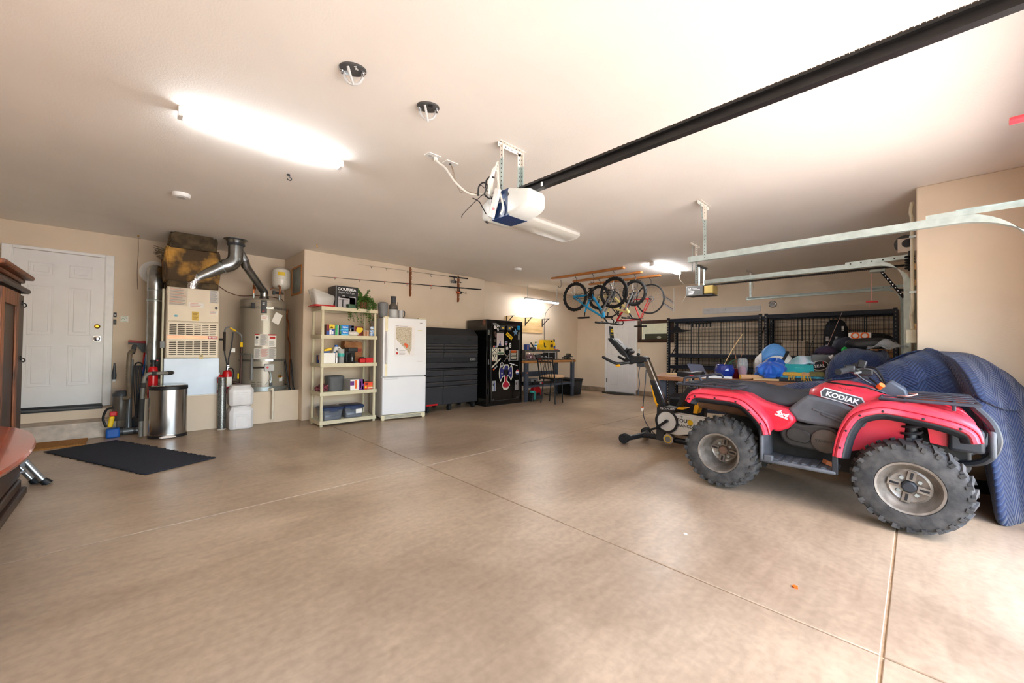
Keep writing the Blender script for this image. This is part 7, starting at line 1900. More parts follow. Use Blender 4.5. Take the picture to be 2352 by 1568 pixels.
txt('le', 0.05, INK, t, (0.14, -0.0715, 0.40)); txt('TOUR', 0.062, INK, t, (0.165, -0.0715, 0.345), bold=0.001); txt('FRANCE', 0.05, INK, t, (0.17, -0.0715, 0.285), bold=0.0006); txt('de', 0.02, INK, t, (0.085, -0.0715, 0.325))
MB().cyl((0.245, -0.0705, 0.335), (0.245, -0.073, 0.335), 0.032, n=20).build('yellow_dot', YELLOW, t)
MB().cyl((0.36, -0.07, 0.36), (0.36, -0.085, 0.36), 0.06, n=24).build('end_disc', EXW, t)
MB().prism([(0.06, 0.50), (0.12, 0.50), (0.27, 0.74), (0.20, 0.76), (0.14, 0.66)], (0, -0.05, 0), (1, 0, 0), (0, 0, 1), (0, 0.1, 0)).build('seat_fairing', EXB, t, bev=0.01)
MB().prism([(0.07, 0.475), (0.15, 0.475), (0.2, 0.50), (0.1, 0.50)], (0, -0.06, 0), (1, 0, 0), (0, 0, 1), (0, 0.12, 0)).build('yellow_trim', EXY, t, bev=0.006)
MB().prism([(0.27, 0.45), (0.32, 0.45), (0.34, 0.54), (0.38, 0.58), (0.31, 0.58), (0.28, 0.53)], (0, -0.06, 0), (1, 0, 0), (0, 0, 1), (0, 0.12, 0)).build('yellow_trim', EXY, t, bev=0.006)
MB().tube([(0.2, 0, 0.7), (0.235, 0, 0.86)], 0.03, 12).build('seat_post', STEEL, t)
sd = loft('saddle', t, [[(0.06 + 0.30 * k / 5, y * w, 0.885 + z + 0.012 * (k > 3)) for y, z in ((-1, -0.02), (-0.9, 0.02), (-0.3, 0.045), (0.3, 0.045), (0.9, 0.02), (1, -0.02))] for k, w in enumerate((0.02, 0.028, 0.045, 0.075, 0.09, 0.07))], BLACK, ang=70)
MB().tube(bez([(0.1, -0.04, 0.865), (0.2, -0.05, 0.85), (0.3, -0.06, 0.87)]), 0.006, 6).build('saddle_rail', CHROME, sd)
MB().box(0.24, 0.29, -0.088, -0.08, 0.89, 0.9).build('saddle_tab', RED, sd)
# handlebar head and console
MB().prism([(-0.31, 1.03), (-0.31, 1.09), (-0.40, 1.105), (-0.5, 1.10), (-0.58, 1.12), (-0.64, 1.06), (-0.55, 1.0), (-0.42, 1.01), (-0.36, 1.03)], (0, -0.05, 0), (1, 0, 0), (0, 0, 1), (0, 0.1, 0)).build('handlebar_head', EXB, t, bev=0.015)
MB().box(-0.46, -0.34, -0.045, 0.045, 0.965, 1.01).build('adjuster', DGREY, t, bev=0.01)
MB().sph((-0.44, -0.03, 1.125), 0.022, 12, 8).build('adjuster_knob', BLACK, t)
for s in (-1, 1):
    MB().tube(bez([(-0.55, 0.06 * s, 1.02), (-0.66, 0.16 * s, 1.0), (-0.75, 0.2 * s, 1.03), (-0.87, 0.2 * s, 1.085)]), 0.02, 10).build('handle_grip', EXB, t)
MB().cb((-0.66, -0.16, 0.975), (0.06, 0.03, 0.03)).build('shift_lever', EXY, t, bev=0.006)
MB().prism([(-0.55, 1.05), (-0.60, 1.15), (-0.82, 1.345), (-0.87, 1.34), (-0.87, 1.31), (-0.68, 1.12)], (0, -0.07, 0), (1, 0, 0), (0, 0, 1), (0, 0.14, 0)).build('console', EXB, t, bev=0.012)
q = V((-0.22, 0, 0.195)).normalized()
MB().cb((-0.70, 0, 1.255), (0.23, 0.11, 0.012), (0, 41.5, 0)).build('console_face', GREY, t)
MB().cb((-0.735, 0, 1.293), (0.08, 0.05, 0.008), (0, 41.5, 0)).build('screen', BLACK, t)
for x, z in ((-0.595, 1.185), (-0.56, 1.15)):
    MB().cb((x, 0, z), (0.03, 0.13, 0.05), (0, 41.5, 0)).build('tablet_lip', EXB, t, bev=0.006)
MB().cb((-0.862, 0, 1.415), (0.02, 0.085, 0.19), (0, -8, 0)).build('tablet_holder', EXB, t, bev=0.008)
MB().cb((-0.88, 0.04, 1.40), (0.02, 0.05, 0.13), (0, -8, 0)).build('tablet_holder_back', EXB, t)
for z in (1.37, 1.39, 1.43, 1.445, 1.46):
    MB().cb((-0.85, -0.0, z), (0.006, 0.06, 0.006), (0, -8, 0)).build('holder_slot', YINK, t)
MB().tube([(-0.85, -0.09, 1.33), (-0.85, 0.09, 1.33)], 0.012, 8).build('holder_bar', EXB, t)
b = MB().tube(bez([(-0.42, -0.02, 0.97), (-0.43, -0.04, 0.86), (-0.41, -0.05, 0.75), (-0.43, -0.05, 0.63)]), 0.006, 6).cyl((-0.43, -0.05, 0.60), (-0.425, -0.05, 0.66), 0.012, n=8)
b.tube(bez([(-0.33, -0.03, 0.93), (-0.34, -0.04, 0.7), (-0.36, -0.05, 0.45), (-0.34, -0.05, 0.3), (-0.27, -0.05, 0.19), (-0.19, -0.05, 0.12)]), 0.006, 6)
b.build('power_cord', DGREY, t)
MB().cb((-0.365, -0.055, 0.42), (0.03, 0.01, 0.05), (0, 15, 0)).build('cord_tag', PAPER, t)
MB().cb((-0.365, -0.055, 0.445), (0.03, 0.011, 0.018), (0, 15, 0)).build('cord_tag_stripe', ORANGE, t)

# ---------------------------------------------------------------- work table with its clutter (local x to the right, y away)
TZ_ = 0.82
TA = (5.25, 2.58)
th_ = R(-75)
def tp(u, v, z=TZ_ + 0.001):
    return (TA[0] + u * cos(th_) - v * sin(th_), TA[1] + u * sin(th_) + v * cos(th_), z)
t = thing('work_table', 'wooden work table on blue-grey steel legs behind the red quad', 'table', tp(0, 0, 0), -75)
OAKT = M('worn_table_wood', (176, 122, 80), 0.5, rgb2=(132, 82, 48), vs=7, stretch=(1, 10, 10))
MB().box(0, 2.52, 0, 0.95, TZ_ - 0.055, TZ_).build('table_top', OAKT, t, bev=0.004)
for x, y in ((0.12, 0.08), (2.4, 0.08), (0.12, 0.85), (2.4, 0.85)):
    MB().box(x - 0.045, x + 0.045, y - 0.03, y + 0.03, 0, TZ_ - 0.056).build('leg', BGREY, t)
MB().box(0.1, 2.4, 0.8, 0.84, 0.25, 0.3).box(0.1, 0.14, 0.08, 0.85, 0.25, 0.3).build('stretcher', BGREY, t)
t = thing('black_tote', 'black tote with grey lid on the floor under the work table', 'tote', tp(0.42, 0.42, 0), -75)
loft('tub', t, [rr3(0.4, 0.5, 0, 0.04), rr3(0.46, 0.56, 0.5, 0.04)], BLACK)
loft('lid', t, [rr3(0.48, 0.58, 0.5, 0.04), rr3(0.48, 0.58, 0.53, 0.04)], DGREY)
# boards and white trims
tag(MB().box(0, 0.75, 0, 0.12, 0, 0.02).build('pine_board', PLY, at=tp(0.1, 0.45), rz=-72), 'thin pale board lying at the left of the work table', 'board')
for u, v, w, l, a in ((0.35, 0.06, 0.62, 'long white plastic trim on the work table front edge', -74), (0.45, 0.25, 0.45, 'white plastic trim lying behind the longer one on work table', -78)):
    tag(MB().box(0, w, 0, 0.05, 0, 0.03).box(0, w, 0.05, 0.09, 0, 0.01).build('plastic_trim', WPLAS, at=tp(u, v), rz=a, bev=0.003), l, 'trim')
t = thing('grey_chair_back', 'grey-blue plastic panel standing at the back of work table', 'panel', tp(0.45, 0.62), -75)
MB().prism([(0.0, 0.0), (0.20, 0.0), (0.12, 0.14), (0.1, 0.155), (-0.08, 0.16), (-0.09, 0.15), (-0.05, 0.08)], (0, 0, 0), (1, 0, 0), (0, 0.35, 1), (0, 0.012, 0)).build('sheet', M('slate_plastic', (98, 104, 128), 0.5), t)
# potted orchid stick in blue glazed pot
t = thing('blue_pot', 'glossy cobalt blue glazed plant pot with stakes on the work table', 'plant pot', tp(0.875, 0.26), -75)
MB().lathe([(0.085, 0), (0.09, 0.006), (0.118, 0.07), (0.12, 0.11), (0.108, 0.15), (0.104, 0.165), (0.11, 0.175), (0.1, 0.18), (0.092, 0.16), (0, 0.15)], n=40).build('pot', M('cobalt_glaze', (16, 44, 130), 0.08, var=0.08, coat=0.6), t)
MB().tube(bez([(-0.01, 0, 0.16), (0.08, 0, 0.36), (0.205, 0.0, 0.585)]), 0.005, 6).build('stake', M('bamboo', (206, 172, 120), 0.6), t)
lf = MB()
for a, l_, dz, w in ((20, 0.16, 0.02, 0.03), (-30, 0.15, -0.05, 0.03), (60, 0.13, -0.09, 0.026), (170, 0.1, 0.03, 0.022)):
    def f(u, v, a=a, l_=l_, dz=dz, w=w):
        x = u * l_
        wv = w * sin(pi * min(1, u * 0.95 + 0.05)) * (v - 0.5) * 2
        return (0.03 + x * cos(R(a)) - wv * sin(R(a)), x * sin(R(a)) * 0.5 - wv * cos(R(a)) * 0.6, 0.17 + 0.06 * sin(u * 2.2) + dz * u + 0.25 * abs(wv))
    MB().grid(f, 8, 4).build('leaf', M('orchid_leaf', (46, 84, 62), 0.4, var=0.2), t, solid=0.002)
t = thing('red_pot', 'dark red plant pot with a brown stalk behind the blue pot', 'plant pot', tp(1.02, 0.36), -75)
MB().lathe([(0.06, 0), (0.075, 0.12), (0.08, 0.13), (0.07, 0.13), (0, 0.12)], n=28).build('pot', M('oxblood_glaze', (120, 22, 30), 0.2), t)
MB().tube(bez([(0, 0, 0.12), (-0.02, 0, 0.3), (-0.035, 0, 0.52)]), [0.006] * 12 + [0.003] * 13, 6).build('stalk', M('dry_stalk', (140, 92, 62), 0.7), t)
MB().tube(bez([(0.0, 0, 0.15), (0.05, 0, 0.3), (0.09, 0, 0.46)]), 0.003, 6).build('twig', M('dry_stalk'), t)
GLS = M('clear_glass', (235, 238, 238), 0.04, var=0.01, alpha=0.13)
t = thing('glass_vase', 'tall clear glass vase on the work table right of the red pot', 'vase', tp(1.085, 0.24), -75)
MB().lathe([(0.035, 0), (0.04, 0.01), (0.055, 0.1), (0.065, 0.18), (0.055, 0.25), (0.045, 0.268)], n=28, cap=False).build('glass', GLS, t, solid=0.004)
MB().lathe([(0.0, 0.012), (0.036, 0.014), (0.05, 0.1), (0.03, 0.16), (0, 0.17)], n=20).build('pink_fill', M('pink_sand', (150, 70, 100), 0.5), t)
t = thing('glass_bottle', 'clear glass jar with pointed stopper behind the blue bag', 'jar', tp(1.25, 0.62), -75)
MB().lathe([(0.036, 0), (0.04, 0.02), (0.04, 0.2), (0.03, 0.235), (0.012, 0.25)], n=24, cap=False).build('glass', GLS, t, solid=0.003)
MB().lathe([(0.018, 0.248), (0.014, 0.265), (0.006, 0.3), (0, 0.305)], n=14).build('stopper', GLS, t)
t = thing('rolled_paper', 'rolled tan paper tube with yellow end on the work table', 'paper roll', tp(1.06, 0.05, TZ_ + 0.034), -60)
MB().lathe([(0.026, 0), (0.033, 0), (0.03, 0.26), (0.024, 0.26)], ax=(1, 0.15, 0), n=20, cap=False).build('tube', M('tan_paper', (208, 160, 116), 0.7, bump=0.2), t, solid=0.002)
MB().cyl((-0.004, 0, 0), (0.004, 0.001, 0), 0.025, n=16).build('end_cap', YELLOW, t)
tag(MB().box(0, 0.27, 0, 0.2, 0, 0.025).build('cutting_board', PLY, at=tp(1.20, 0.03), rz=-73, bev=0.004), 'small pale wooden board lying under the blue bag', 'board')
NYL = M('royal_blue_nylon', (24, 108, 206), 0.45, rgb2=(14, 70, 170), vs=8, bump=0.6, bs=14, sheen=0.3)
blob('blue_bag', 'crumpled bright blue nylon bag, lower one of the blue heap on work table', 'bag', tp(1.39, 0.19, TZ_ + 0.027), (0.3, 0.26, 0.19), NYL, 31, n=64, k=34, amp=0.24, rz=-75, freq=5)
blob('blue_stuff_sack', 'dark blue stuff sack with white print behind the bright blue bag', 'bag', tp(1.45, 0.46), (0.26, 0.24, 0.26), M('mid_blue_nylon', (24, 84, 176), 0.45, bump=0.5, bs=16), 33, n=56, k=28, amp=0.2, rz=-75, freq=4)
# padded blue and white vest
t = thing('padded_vest', 'white and blue padded vest heaped at the back of work table', 'vest', tp(1.43, 0.72), -75)
VW = M('white_padding', (222, 216, 208), 0.6, var=0.05)
b = MB()
b.grid(lambda u, v: (-0.2 + 0.42 * u, (v - 0.5) * 0.2 + 0.05 * u, 0.02 + (0.14 + 0.26 * sin(pi * (0.12 + 0.72 * u))) * sin(pi * v) ** 0.5), 20, 14)
b.build('padding', VW, t, ang=80)
b = MB()
b.grid(lambda u, v: (-0.12 + 0.27 * u, -0.075 + 0.09 * v + 0.05 * u, 0.055 + (0.15 + 0.265 * sin(pi * (0.2 + 0.55 * u))) * sin(pi * (0.14 + 0.42 * v)) ** 0.5 - 0.05 * (1 - u) * (1 - v)), 12, 6)
b.build('blue_panel', M('sky_blue_fabric', (84, 142, 206), 0.5, var=0.05), t, solid=0.008)
MB().tube(bez([(0.10, -0.06, 0.2), (0.15, -0.03, 0.3), (0.18, 0.0, 0.36)]), 0.018, 8).build('strap', BLACK, t)
txt('WAKE', 0.05, INK, t, (-0.06, -0.09, 0.12), (75, -25, 0))
# striped towel
b = MB()
b.grid(lambda u, v: (-0.19 + 0.38 * u, -0.12 + 0.26 * v + 0.02 * sin(7 * u), 0.05 + 0.16 * (0.4 + u * 0.6) * (0.3 + 0.7 * v) * (1 - 0.15 * sin(6 * u)) + 0.02 * sin(9 * u + 3 * v)), 24, 12)
m_ = M('striped_towel', (214, 222, 238), 0.85, rgb2=(150, 206, 214), vs=7, stretch=(2.5, 0.2, 0.2))
tag(b.build('striped_towel', m_, at=tp(1.68, 0.57, TZ_ + 0.10), rz=-78, solid=0.02, ang=80), 'pale white and aqua striped towel thrown over the heap on work table', 'towel')
t = thing('black_case', 'flat black case under the folded textiles on work table', 'case', tp(1.70, 0.2), -75)
MB().box(-0.25, 0.25, -0.14, 0.14, 0, 0.045).build('shell', BLACK, t, bev=0.005)
MB().box(-0.05, 0.05, -0.145, -0.14, 0.01, 0.03).build('latch', DGREY, t)
def cloth(name, label, loc, w, d, h, m, rz, seed):
    rnd = random.Random(seed)
    ph = [rnd.uniform(0, 6) for _ in range(6)]
    b = MB()
    def f(u, v):
        e = min(u, 1 - u, v, 1 - v)
        return (-w / 2 + w * u, -d / 2 + d * v, h * min(1, e * 14) ** 0.5 * (1 + 0.1 * sin(9 * u + ph[0]) * sin(7 * v + ph[1])) + 0.001)
    b.grid(f, 28, 16)
    return b.build(name, m, at=loc, rz=rz, ang=70)
tag(cloth('patterned_scarf', 0, tp(1.71, 0.18, TZ_ + 0.047), 0.46, 0.24, 0.022, M('teal_print_cloth', (90, 190, 206), 0.85, rgb2=(40, 90, 120), vs=40), -75, 2), 'teal patterned scarf folded under the mustard cloth', 'scarf')
t = thing('fringed_shawl', 'folded mustard and olive shawl with knotted fringe on work table', 'shawl', tp(1.70, 0.19, TZ_ + 0.072), -75)
cl = cloth('mustard_half', 0, (-0.07, 0, 0), 0.26, 0.22, 0.038, M('mustard_cloth', (206, 160, 64), 0.9, var=0.12, vs=50, bump=0.3), 0, 5)
cl.parent = t
cl = cloth('tan_stripe', 0, (0.045, 0, 0.001), 0.1, 0.225, 0.04, M('tan_stripe_cloth', (186, 140, 100), 0.9, var=0.25, vs=90), 0, 6)
cl.parent = t
cl = cloth('olive_half', 0, (0.145, 0, 0), 0.15, 0.24, 0.05, M('olive_cloth', (110, 102, 60), 0.9, var=0.15, vs=50), 0, 7)
cl.parent = t
fr_ = MB()
rnd = random.Random(3)
for k in range(34):
    x = -0.13 + 0.2 * (k % 17) / 16 + rnd.uniform(-0.006, 0.006)
    if 0.25 < (k % 17) / 16 < 0.6:
        continue
    fr_.tube(bez([(x, -0.108, 0.012), (x + rnd.uniform(-0.01, 0.01), -0.128, -0.01), (x + rnd.uniform(-0.015, 0.015), -0.152, -0.035 - rnd.uniform(0, 0.025))], 4), 0.003, 4)
fr_.build('fringe', M('mustard_cloth'), t)['kind'] = 'stuff'
t = thing('teal_folder', 'flat teal document pouch lying on the shawl', 'folder', tp(1.69, 0.27, TZ_ + 0.125), -77)
MB().cb((0, 0, 0.03), (0.29, 0.2, 0.012), (28, 0, 0)).build('pouch', M('teal_vinyl', (40, 170, 176), 0.35), t, bev=0.004)
txt('NEVADA', 0.024, M('pale_teal_ink', (120, 214, 210), 0.4), t, (0.0, 0.0, 0.0375), (28, 0, 0))
# grey metal box with stickers
t = thing('grey_metal_box', 'dark grey metal box with an oval sticker at the right of work table', 'box', tp(2.02, 0.62), -80)
MB().box(-0.17, 0.22, -0.16, 0.2, 0, 0.33).build('case', M('gunmetal_box', (84, 84, 84), 0.45, 0.3, var=0.08), t, bev=0.006)
MB().prism([(0.085 * cos(a / 12 * pi), 0.06 * sin(a / 12 * pi)) for a in range(24)], (-0.09, -0.161, 0.19), (1, 0, 0.2), (-0.2, 0, 1), (0, -0.001, 0)).build('oval_sticker', CRM, t)
MB().prism([(0.078 * cos(a / 12 * pi), 0.053 * sin(a / 12 * pi)) for a in range(24)], (-0.09, -0.162, 0.19), (1, 0, 0.2), (-0.2, 0, 1), (0, -0.001, 0)).build('oval_ground', INK, t)
txt('SEAL', 0.05, WINK, t, (-0.09, -0.1635, 0.185), (90, -10, 0), bold=0.001)
txt('1', 0.05, RED, t, (-0.055, -0.1635, 0.225), (90, -10, 0), bold=0.002)
MB().prism([(-0.09, -0.024), (0.09, -0.024), (0.09, 0.024), (-0.09, 0.024)], (0.065, -0.161, 0.245), (0.57, 0, -0.82), (0.82, 0, 0.57), (0, -0.001, 0)).build('white_sticker', WINK, t)
txt('TAXEL', 0.048, INK, t, (0.065, -0.1635, 0.245), (90, 55, 0), bold=0.001)
# caps and soft bags on the metal box
t = thing('purple_cap', 'dark purple baseball cap on the grey metal box', 'cap', tp(2.0, 0.6, 1.152), -95)
b = MB()
b.grid(lambda u, v: (0.12 * cos(2 * pi * u) * cos(v * pi / 2), 0.09 * sin(2 * pi * u) * cos(v * pi / 2), 0.012 + 0.10 * sin(v * pi / 2)), 24, 8, wrap=True)
b.build('crown', M('purple_felt', (54, 36, 58), 0.9, rgb2=(30, 30, 54), vs=6), t, solid=0.004)
b = MB()
b.grid(lambda u, v: (-0.10 - 0.09 * v * sin(pi * (0.1 + 0.8 * u)), -0.085 + 0.17 * u, 0.012 - 0.006 * v), 12, 5)
b.build('visor', M('purple_felt'), t, solid=0.004)
MB().sph((0, 0, 0.114), 0.008, 8, 6).build('button', LGREY, t)
bag('navy_bag', 'dark navy soft bag behind the purple cap', 'bag', tp(2.2, 0.70, 1.152), (0.24, 0.24, 0.22), M('navy_nylon', (24, 30, 48), 0.6, bump=0.4, bs=20), 41)
blob('green_toy', 'small bright green plush beside the navy bag', 'toy', tp(2.17, 0.53, 1.152), (0.07, 0.06, 0.09), M('green_plush', (30, 170, 80), 0.8), 43, amp=0.25)
t = thing('photo_box', 'white box with printed oranges beside the navy bag', 'box', tp(2.36, 0.80), -80)
MB().box(-0.09, 0.09, -0.08, 0.08, 0, 0.50).build('crate', BLACK, t)
MB().box(-0.1, 0.1, -0.1, 0.1, 0.501, 0.61).build('carton', PAPER, t)
for x in (-0.05, 0.04):
    MB().torus((x, -0.102, 0.57), (0, 1, 0), 0.035, 0.008, 18, 5).build('ring_print', ORANGE, t)
# ---------------------------------------------------------------- red quad bike (local x forward = camera right, near side is -y)
QR = M('quad_red', (206, 34, 54), 0.35, rgb2=(222, 60, 78), vs=3, coat=0.2)
QRF = M('quad_red_faded', (224, 92, 108), 0.45, rgb2=(212, 50, 70), vs=5)
QG = M('quad_grey_plastic', (66, 68, 72), 0.5, rgb2=(88, 90, 94), vs=8)
QB = M('quad_black_plastic', (38, 40, 44), 0.5, var=0.2)
QT = M('quad_tyre', (48, 47, 46), 0.85, rgb2=(74, 71, 68), vs=14, bump=0.5, bs=30)
QRIM = M('quad_rim', (150, 142, 132), 0.4, 0.6, rgb2=(118, 108, 98), vs=14)
QRACK = M('quad_rack', (60, 62, 70), 0.5, 0.3, var=0.2)
t = thing('quad_bike', 'red four-wheel quad bike with grey plastics parked on the right', 'quad bike', (4.17, 0.6, 0), -90)
def qwheel(x, side, rr, front):
    c = (x, side * 0.4, 0.307)
    ax = (0, side, 0)
    w = 0.125
    prof = [(rr, -w * 0.8), (rr + 0.01, -w), (0.24, -w), (0.272, -w * 0.86), (0.288, -w * 0.5), (0.29, 0), (0.288, w * 0.5), (0.272, w * 0.86), (0.24, w), (rr + 0.01, w), (rr, w * 0.8)]
    b = MB().lathe(prof, c, ax, 56, cap=False)
    n = 24
    for k in range(n):
        for row, (o0, o1) in enumerate(((-0.115, -0.02), (0.02, 0.115))):
            a = 2 * pi * (k + 0.5 * row) / n
            for (h0, h1, ra, rb) in ((o0, o1, 0.287, 0.307),):
                da = 0.075 if row == 0 else -0.075
                q = []
                for (hh, aa) in ((h0, a + da * (1 if row == 0 else 0)), (h1, a + da * (0 if row == 0 else 1) - 0.0)):
                    for r_ in (ra - 0.02 * (abs(hh) > 0.1), rb - 0.022 * (abs(hh) > 0.1)):
                        for e in (-0.042, 0.042):
                            q.append((c[0] + r_ * cos(aa + e), c[1] + side * hh, c[2] + r_ * sin(aa + e)))
                b.add(q, [(0, 1, 3, 2), (4, 6, 7, 5), (0, 4, 5, 1), (2, 3, 7, 6), (0, 2, 6, 4), (1, 5, 7, 3)])
        # side lugs
        a = 2 * pi * k / n
        b.cb((c[0] + 0.268 * cos(a), c[1] + side * 0.118, c[2] + 0.268 * sin(a)), (0.03, 0.02, 0.022), (0, -math.degrees(a), 0))
    wo = b.build('wheel', QT, t)
    dep = 0.05 if front else -0.045
    MB().lathe([(rr + 0.012, 0.112), (rr + 0.004, 0.125), (rr - 0.008, 0.122), (rr - 0.02, 0.10), (rr - 0.03, 0.085 if front else 0.03), (0.105, dep), (0.098, dep), (0, dep)], c, ax, 48, cap=False).build('rim', QRIM, wo)
    MB().lathe([(rr - 0.03, -0.1), (rr, -0.11)], c, ax, 32, cap=False).build('rim_back', QB, wo)
    d0 = dep + 0.002
    MB().lathe([(0.108, d0 - 0.01), (0.112, d0 + 0.006), (0.098, d0 + 0.012), (0.085, d0 + 0.004), (0, d0 + 0.004)], c, ax, 40).build('centre_disc', QRIM, wo)
    MB().lathe([(0.04, d0), (0.036, d0 + 0.035), (0.028, d0 + 0.042), (0, d0 + 0.042)], c, ax, 20).build('hub_cap', M('rusty_hub', (126, 100, 84), 0.5, 0.5, var=0.2) if not front else QB, wo)
    for k in range(4):
        a = R(90 * k + 80)
        p = lambda r_, h: (c[0] + r_ * cos(a), c[1] + side * h, c[2] + r_ * sin(a))
        MB().bar(p(0.04, d0 + 0.014), p(0.105, d0 + 0.014), 0.042, 0.014, (0, side, 0)).build('spoke', QRIM, wo)
        MB().bar(p(0.05, d0 + 0.0225), p(0.095, d0 + 0.0225), 0.014, 0.003, (0, side, 0)).build('spoke_slot', BLACK, wo)
        a = R(90 * k + 125)
        MB().cyl(p(0.062, d0), p(0.062, d0 + 0.014), 0.012, n=6).build('lug_nut', GALV, wo)
for x, rr, fr_ in ((-0.60, 0.162, 0), (0.56, 0.162, 1)):
    for s in (-1, 1):
        qwheel(x, s, rr, fr_)
MB().cyl((-0.6, -0.32, 0.307), (-0.6, 0.32, 0.307), 0.03, n=12).cyl((0.56, -0.32, 0.307), (0.56, 0.32, 0.307), 0.025, n=12).build('axles', BLKMET, t)
MB().box(-0.35, 0.5, -0.2, 0.2, 0.26, 0.6).box(-0.62, -0.2, -0.16, 0.16, 0.32, 0.68).box(0.4, 0.85, -0.16, 0.16, 0.4, 0.72).build('engine_and_frame', M('engine_block', (40, 38, 36), 0.6, 0.3, var=0.3), t, bev=0.02)
def shell(name, prof, y0, y1, m, th=0.012, edge=0.03, n=5, drop=0.03):
    """fender skin: x-z profile swept across y with a rolled outer edge"""
    b = MB()
    k = len(prof)
    def f(u, v):
        i = min(int(u * (k - 1) + 1e-6), k - 1)
        x, z = prof[i]
        y = y0 + (y1 - y0) * v
        e = max(0.0, 1 - v * 6)
        return (x, y, z - drop * e * e)
    b.grid(f, k - 1, 12)
    return b.build(name, m, t, solid=th, ang=50)
def smooth(pts, n=5):
    return [(p.x, p.z) for p in bez([(a, 0, c) for a, c in pts], n)]
RF = smooth([(-0.885, 0.755), (-0.86, 0.80), (-0.80, 0.832), (-0.657, 0.832), (-0.50, 0.825), (-0.40, 0.795), (-0.31, 0.715), (-0.245, 0.63), (-0.222, 0.55)])
FF = smooth([(0.175, 0.465), (0.19, 0.56), (0.22, 0.67), (0.285, 0.785), (0.40, 0.842), (0.503, 0.845), (0.713, 0.808), (0.81, 0.775), (0.855, 0.735), (0.872, 0.68)])
for s in (-1, 1):
    shell('rear_fender', RF, s * 0.50, s * 0.17, QR)
    shell('front_fender', FF, s * 0.51, s * 0.20, QR)
    for nm, pr, dy in (('rear_fender_lip', RF, 0.50), ('front_fender_lip', FF, 0.51)):
        b = MB()
        k = len(pr)
        def f(u, v, pr=pr, k=k, s=s, dy=dy):
            i = min(int(u * (k - 1) + 1e-6), k - 1)
            x, z = pr[i]
            a = pr[max(i - 1, 0)]
            c = pr[min(i + 1, k - 1)]
            d = V((c[0] - a[0], c[1] - a[1])).normalized()
            nx, nz = d[1], -d[0]
            return (x + nx * (0.012 + 0.035 * v), s * (dy + 0.002 + 0.02 * sin(pi * v)), z - 0.025 + nz * (0.012 + 0.035 * v))
        b.grid(f, k - 1, 3)
        b.build(nm, QRF, t, solid=0.01)
        b = MB()
        def f2(u, v, pr=pr, k=k, s=s, dy=dy):
            i = min(int(u * (k - 1) + 1e-6), k - 1)
            x, z = pr[i]
            a = pr[max(i - 1, 0)]
            c = pr[min(i + 1, k - 1)]
            d = V((c[0] - a[0], c[1] - a[1])).normalized()
            nx, nz = d[1], -d[0]
            return (x + nx * (0.045 + 0.04 * v), s * (dy + 0.008 - 0.06 * v), z - 0.028 + nz * (0.045 + 0.04 * v))
        b.grid(f2, k - 1, 3)
        b.build(nm.replace('lip', 'flare'), QB, t, solid=0.01)
        if s < 0:
            for i in range(4, k - 6, 6):
                x, z = pr[i]
                d = V((pr[i + 1][0] - pr[i - 1][0], pr[i + 1][1] - pr[i - 1][1])).normalized()
                MB().lathe([(0.009, 0), (0.007, 0.005), (0, 0.006)], (x + d[1] * 0.03, -dy - 0.022, z - 0.025 - d[0] * 0.03), (0, -1, 0), 10).build('fender_rivet', BLACK, t)
# body panels
MB().prism([(-0.62, 0.82), (-0.42, 0.82), (-0.30, 0.76), (-0.13, 0.72), (-0.07, 0.64), (-0.12, 0.57), (-0.21, 0.52), (-0.3, 0.6), (-0.5, 0.74)], (0, -0.37, 0), (1, 0, 0), (0, 0, 1), (0, 0.74, 0)).build('side_body', QR, t, bev=0.03, seg=4)
MB().prism([(-0.14, 0.72), (-0.01, 0.845), (0.19, 0.81), (0.36, 0.72), (0.33, 0.64), (0.21, 0.60), (0.0, 0.62), (-0.08, 0.63)], (0, -0.33, 0), (1, 0, 0), (0, 0, 1), (0, 0.66, 0)).build('side_panel', QG, t, bev=0.025, seg=3)
for k in range(2):
    MB().bar((0.03 + 0.05 * k, -0.332, 0.745 - 0.03 * k), (0.25 + 0.02 * k, -0.336, 0.675 - 0.035 * k), 0.02, 0.016, (0, 1, 0)).build('panel_rib', QG, t, bev=0.004)
def body_loft(name, secs, m, ang=60, sub=1):
    """secs: (x, z bottom, z top, half width bottom, half width top)"""
    S = []
    for x, z0, z1, w0, w1 in secs:
        h = z1 - z0
        S.append([(x, -w0, z0), (x, -w0 * 0.98, z0 + 0.35 * h), (x, -w1, z0 + 0.75 * h), (x, -w1 * 0.65, z1 - 0.03 * h), (x, 0, z1), (x, w1 * 0.65, z1 - 0.03 * h), (x, w1, z0 + 0.75 * h), (x, w0 * 0.98, z0 + 0.35 * h), (x, w0, z0), (x, 0, z0)])
    return loft(name, t, S, m, ang=ang, sub=sub)
tk = body_loft('tank_cover', [(-0.05, 0.80, 0.86, 0.12, 0.1), (0.0, 0.80, 0.90, 0.2, 0.15), (0.07, 0.79, 0.945, 0.255, 0.19), (0.17, 0.76, 0.965, 0.275, 0.2), (0.28, 0.72, 0.955, 0.28, 0.2), (0.38, 0.71, 0.91, 0.28, 0.2), (0.48, 0.72, 0.88, 0.28, 0.2), (0.66, 0.72, 0.845, 0.28, 0.22), (0.84, 0.70, 0.78, 0.26, 0.2), (0.88, 0.68, 0.72, 0.22, 0.18)], QR)
